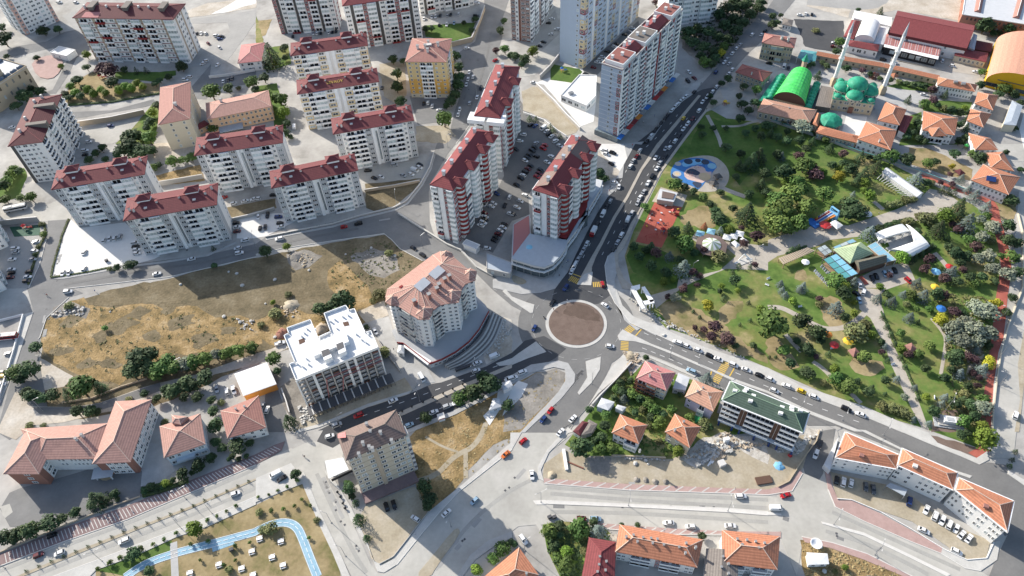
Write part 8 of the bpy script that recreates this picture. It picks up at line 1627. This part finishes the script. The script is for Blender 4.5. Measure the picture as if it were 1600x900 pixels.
# monument, sculpture, planters, satellite dish
c = G(1481, 660); R = root('monument', c, 'stepped grey stone monument with white block in the lower park', 'monument')
for n_, s_, z, m_ in (('base', (11, 6, .5), 0, 'wall_grey'), ('step', (8, 4.6, .5), .5, 'wall_concrete'), ('block', (4.5, 2.6, 1.5), 1.0, 'white'), ('plate', (2.6, 1.6, .15), 2.5, 'wall_grey')): box(n_, R, c+Vector((0, 0, z)), s_, -.25, m_)
c = G(1163, 408); R = root('sculpture', c, 'white leaning abstract sculpture on the tan plaza', 'sculpture'); 
for a, e in (((-2.5, 1, 0), (-.5, .5, 4.5)), ((-.5, .5, 4.5), (1.8, -.8, 2.2)), ((1.8, -.8, 2.2), (2.6, -1.6, 0)), ((1.8, -.8, 2.2), (3.6, 0, 1.2))): b = MB(); b.bar(c+Vector(a), c+Vector(e), .28, 0, 6); b.build('limb', 'white', R)
box('plinth', R, c, (7, 3.4, .3), .4, 'pavement_white')
c = G(1273, 853); R = root('satellite_dish', c, 'large white satellite dish beside the white-roofed hut', 'satellite dish'); b = MB(); b.lathe((c.x, c.y, 1.4), [(.05, 0), (.9, .15), (1.6, .5), (2.1, .95), (2.05, 1.0), (1.5, .6), (.05, .12)], 18); b.build('dish', 'white', R, smooth=True); b = MB(); b.bar(c, c+Vector((0, 0, 1.5)), .15, 0, 6); b.build('mast', 'steel', R); b = MB(); b.bar((c.x+1.4, c.y, 2.0), (c.x, c.y, 3.4), .05); b.build('feed_arm', 'steel', R)
# ================================================================ DEMOLITION AND SITE CLUTTER
def chunks(name, s, n, r0, r1, m, seed, zz=.5):
    rg = random.Random(seed); poly = GP(s); cx, cy = sum(p.x for p in poly)/len(poly), sum(p.y for p in poly)/len(poly); b = MB()
    for _ in range(n):
        w = [rg.random()**1.3 for _ in poly]; t = sum(w); x = sum(p.x*a for p, a in zip(poly, w))/t; y = sum(p.y*a for p, a in zip(poly, w))/t
        i = rg.randrange(len(poly)); f = rg.uniform(.0, .9); x = x*(1-f)+poly[i].x*f; y = y*(1-f)+poly[i].y*f; r = rg.uniform(r0, r1)
        M_ = Matrix.Translation((x, y, rg.uniform(-.1, zz))) @ Matrix.Rotation(rg.uniform(0, 6), 4, 'Z') @ Matrix.Rotation(rg.uniform(-.5, .5), 4, 'X'); b.box((0, 0, 0), (r, r*rg.uniform(.4, 1), r*rg.uniform(.25, .6)), 0, 0, M_)
    return b.build(name, m, None, kind='stuff')
chunks('rubble', 't23 1060,170 1160,60 1330,0 1500,60 1400,120 1250,180 1150,230', 260, .4, 1.4, 'pavement_white', 1); chunks('rubble', 't33 0,60 60,130 180,150 250,60 320,10 200,90', 150, .4, 1.2, 'pavement_white', 2); chunks('rubble', 't23 1060,170 1330,0 1600,80 1250,180', 200, .3, 1.2, 'wall_tan', 3)
chunks('rubble', 't22 690,400 790,400 830,460 740,550 720,480', 130, .3, 1.0, 'wall_tan', 4); chunks('rubble', 't12 260,740 330,720 370,820 290,870', 110, .3, 1.1, 'pavement_white', 5); chunks('rubble', 't23 620,150 820,150 960,180 700,170', 90, .3, .9, 'wall_concrete', 6); chunks('rubble', 't12 1420,420 1560,190 1600,260 1500,460', 120, .3, 1.0, 'pavement_white', 7)
chunks('rubble', 't22 690,40 800,140 860,200 1100,290 1500,460 1000,250', 240, .2, .7, 'pavement_white', 8); chunks('rubble', 't11 200,700 300,680 400,720 300,780', 50, .3, 1.0, 'wall_stone', 9); chunks('rubble', 't12 150,120 260,90 280,160 180,190', 50, .3, 1.0, 'wall_tan', 10); chunks('rubble', 't11 600,700 760,660 880,700 780,820 640,780', 45, .2, .7, 'wall_concrete', 11); chunks('rubble', 't02 320,180 420,90 540,130 520,180', 70, .4, 1.4, 'wall_concrete', 12); chunks('rubble', 't02 1480,190 1600,190 1600,280 1500,260', 35, .3, 1.0, 'wall_concrete', 13)
def heap(label, x, y, r, h, m, name='mound', cat='mound', seed=0):
    rg = random.Random(seed+int(x)); g = G(x, y); v = []; f = []; n = 14
    for j, (q, z) in enumerate(((1, -.1), (.8, .3), (.5, .68), (.2, .93))):
        for i in range(n): a = 2*math.pi*i/n; k = r*q*rg.uniform(.72, 1.25); v.append(g+Vector((math.cos(a)*k, math.sin(a)*k, h*z*rg.uniform(.7, 1.2))))
    v.append(g+Vector((0, 0, h)))
    for j in range(3): f += [(j*n+i, j*n+(i+1) % n, (j+1)*n+(i+1) % n, (j+1)*n+i) for i in range(n)]
    f += [(3*n+i, 3*n+(i+1) % n, 4*n) for i in range(n)]; sanitize(mk(name, v, f, m, None, None, True), label, cat)
def mktags(): pass
for l, s, r, h, m_ in (('brown soil mound in the notch behind the unfinished building', 't12 415,255', 3.6, 2.6, 'wall_tan'), ('reddish soil mound left of the unfinished building roof', 't12 160,285', 3.4, 1.4, 'wall_brick'), ('pale earth heap by the roadworks south-east of the roundabout', 't22 740,430', 3.0, 1.2, 'dirt_tan'), ('small sand heap at the left end of the dirt lot', 't23 250,270', 2, 1, 'dirt_tan'), ('gravel heap, leftmost of the row beside the pink pavement', 't23 780,300', 1.4, .8, 'dirt_grey'), ('gravel heap, second of the row beside the pink pavement', 't23 835,302', 1.5, .8, 'dirt_grey'), ('gravel heap, third of the row beside the pink pavement', 't23 895,312', 1.5, .8, 'dirt_grey'), ('gravel heap, rightmost of the row beside the pink pavement', 't23 960,312', 1.4, .8, 'dirt_grey'), ('grey earth heap in the shaded corner of the dry field', 't11 250,700', 4, 1.5, 'dirt_grey'), ('pale earth heap behind the trees above the unfinished building', 't12 220,110', 4, 1.5, 'dirt_tan')): heap(l, *pp(s)[0], r, h, m_)
for l, x, y, s_, rz, m_ in (('long white concrete beam lying at the left of the dirt lot', 883, 719, (1.2, 9, .9), .05, 'white'), ('rusty beam lying beside the white concrete beam', 899, 727, (7, .5, .4), -.5, 'wall_brown'), ('white concrete slab on the rubble heap, leftmost', 1110, 722, (.6, 4.5, .4), -.7, 'white'), ('white concrete slab on the rubble heap, middle', 1113, 720, (.6, 4.5, .4), -.75, 'white'), ('white concrete slab on the rubble heap, rightmost', 1116, 718, (.6, 4.2, .4), -.65, 'white'), ('white concrete block with a dark shadow at the edge of the rubble', 1127, 726, (2.6, 2.4, 1.8), .3, 'offwhite'), ('upright white concrete block below the green-roofed block', 1134, 690, (2.2, 1.4, 2.6), .2, 'white'), ('dark timber pile in the right corner of the dirt lot', 1193, 751, (6, 3, .7), .1, 'wall_darkbrown')):
    g = G(x, y); o = box('concrete_block' if 'block' in l else 'beam' if 'beam' in l else 'slab' if 'slab' in l else 'timber_pile', None, (g.x, g.y, .05), s_, rz, m_); sanitize(o, l, 'block' if 'block' in l else 'beam' if 'beam' in l else 'slab' if 'slab' in l else 'timber')
heap('crumpled bright blue tarpaulin on the demolition lot', 1218, 729, 2.2, .8, 'paint_sky', 'tarpaulin', 'tarpaulin'); heap('small red barrel heap at the corner of the green-roofed block', 1234, 712, 1.0, 1.3, 'red', 'barrel', 'barrel')
b = MB(); b.prism(ccw(GP('c1080,640,6.667 30,60 130,85 100,140 40,130', .4)), .0, .4); sanitize(b.build('green_tarpaulin', 'tarp_green', None), 'green tarpaulin on the ground below the lilac-walled house', 'tarpaulin')
_b = MB(); _b.box((0, 0, .1), (1.5, 1.0, 1.1)); _b.box((0, 0, 1.2), (1.6, 1.1, .12)); BIN = _b.data('waste_bin', 'darkgrey')
for x, y in pp('t23 235,537 265,537 t12 1258,518 1275,512 1292,506 1308,500 1325,494 1340,488 t03 1450,740 t01 670,735'):
    g = G(x, y); o = bpy.data.objects.new('waste_bin', BIN); COL.objects.link(o); o.location = (g.x, g.y, .16); o.rotation_euler.z = .4; sanitize(o, 'x', 'waste bin', 'dark waste bins'); TOLABEL.append((o, 'dark waste bin', g))
# scattered pale stones
def stonemesh(seed):
    bm = bmesh.new(); bmesh.ops.create_icosphere(bm, subdivisions=1, radius=1); rg = random.Random(seed)
    for v in bm.verts: v.co *= rg.uniform(.7, 1.2); v.co.z *= .6
    me = bpy.data.meshes.new('stone'); bm.to_mesh(me); bm.free(); me.materials.append(MATS['pavement_white']); return me
ST = [stonemesh(k) for k in range(3)]
for i, (x, y) in enumerate(pp('t11 290,755 330,790 120,850 840,670 870,700 560,690 720,650 t02 1500,215 1530,240 1570,210 690,150 375,175 1400,180 t12 230,180 120,310 60,100 t01 1130,880 1515,885 1430,800 1480,810 t22 1010,70 975,250 950,300 t33 330,720 350,870 t23 850,200 835,180 770,200')):
    g = G(x, y); o = bpy.data.objects.new('boulder', ST[i % 3]); COL.objects.link(o); r = .6+.5*((i*7) % 5)/4; o.location = (g.x, g.y, r*.3); o.scale = (r, r, r); o.rotation_euler.z = i; sanitize(o, 'x', 'boulder', 'pale boulders'); TOLABEL.append((o, 'pale grey boulder', g))
# ================================================================ PEOPLE
def figure(stride, seed):
    me = bpy.data.meshes.new('sk'); s = stride
    v = [(0, 0, .93), (0, 0, 1.15), (0, 0, 1.38), (0, .01, 1.5), (0, .03, 1.6), (0, .03, 1.72), (.1, 0, .88), (.11, .16*s, .5), (.11, .12*s-.1, .08), (.11, .12*s+.06, .04), (-.1, 0, .88), (-.11, -.1*s, .5), (-.11, -.3*s, .1), (-.11, -.3*s+.15, .05), (.19, 0, 1.38), (.25, -.08*s, 1.12), (.26, .06, .88), (.27, .09, .78), (-.19, 0, 1.38), (-.25, .1*s, 1.12), (-.26, .2*s, .9), (-.27, .24*s, .8), (0, .11, 1.62)]
    e = [(0, 1), (1, 2), (2, 3), (3, 4), (4, 5), (0, 6), (6, 7), (7, 8), (8, 9), (0, 10), (10, 11), (11, 12), (12, 13), (2, 14), (14, 15), (15, 16), (16, 17), (2, 18), (18, 19), (19, 20), (20, 21), (4, 22)]
    me.from_pydata(v, e, []); o = bpy.data.objects.new('sk', me); COL.objects.link(o); m = o.modifiers.new('s', 'SKIN')
    rad = [.15, .14, .17, .06, .1, .09, .095, .065, .045, .035, .095, .065, .045, .035, .065, .05, .04, .035, .065, .05, .04, .035, .03]
    for i, r in enumerate(rad): me.skin_vertices[0].data[i].radius = (r, r*.85)
    me.skin_vertices[0].data[0].use_root = True; m.use_smooth_shade = True; o.modifiers.new('u', 'SUBSURF').levels = 1
    dg = bpy.context.evaluated_depsgraph_get(); ev = bpy.data.meshes.new_from_object(o.evaluated_get(dg)); bpy.data.objects.remove(o); return ev
FIG = [figure(.8, 1), figure(.15, 2)]
flat('skin', (.45, .27, .19), .6); flat('denim', (.05, .07, .13), .8); flat('hair', (.02, .015, .012), .6)
def clothed(base, top, legs):
    me = base.copy(); me.name = 'person'
    for m_ in (legs, top, 'skin', 'hair'): me.materials.append(MATS[m_])
    for p in me.polygons:
        c = p.center; p.material_index = 0 if c.z < .92 and abs(c.x) < .235 else (2 if abs(c.x) > .235 and c.z < .95 else 1)
        if c.z > 1.47: p.material_index = 2
        if c.z > 1.66 or (c.z > 1.54 and c.y < .0): p.material_index = 3
    return me
OUT = [('black', 'denim', 'dark top and jeans'), ('white', 'denim', 'white top and jeans'), ('red', 'black', 'red top and black trousers'), ('blue', 'darkgrey', 'blue top and grey trousers'), ('offwhite', 'brown', 'pale top and brown trousers')]
PM = {}
for i, (x, y) in enumerate(pp('t21 613,275 628,277 610,300 350,737 318,772 295,830 340,745 752,15 725,150 t23 1393,357 t20 1215,690 1145,757 1110,797 890,730 820,770 1180,530 t02 285,45 300,50 598,25 t13 298,155 308,160 995,640 t03 820,487 1415,240 t31 690,442 t12 862,390 t22 345,85 260,140 t30 660,690')):
    k = (i % 2, i % 5)
    if k not in PM: PM[k] = clothed(FIG[k[0]], *OUT[k[1]][:2])
    g = G(x, y); o = bpy.data.objects.new('person', PM[k]); COL.objects.link(o); o.location = (g.x, g.y, .16); o.rotation_euler.z = i*1.3; sanitize(o, 'x', 'person', 'people out walking'); TOLABEL.append((o, ('walking' if k[0] == 0 else 'standing')+' person in '+OUT[k[1]][2], g))
# cyclist's motorcycle by the roundabout
g = G(850, 497); R = root('motorcycle', g, 'dark motorcycle parked against the roundabout kerb', 'motorcycle'); R.rotation_euler.z = 1.9
for n_, loc in (('wheel', (-.65, 0, .31)), ('wheel', (.65, 0, .31))): o = bpy.data.objects.new(n_, WHEEL); link(o, R); o.location = loc; o.scale = (1, .6, 1)
for n_, c, s_, m_ in (('frame', (0, 0, .35), (1.1, .3, .35), 'darkgrey'), ('tank', (.15, 0, .7), (.55, .32, .25), 'car_black'), ('saddle', (-.4, 0, .68), (.75, .3, .12), 'black'), ('handlebar', (.5, 0, .95), (.08, .75, .08), 'steel')): b = MB(); b.box(c, s_); o = bpy.data.objects.new(n_, b.data(n_, m_)); link(o, R)
finish_labels()
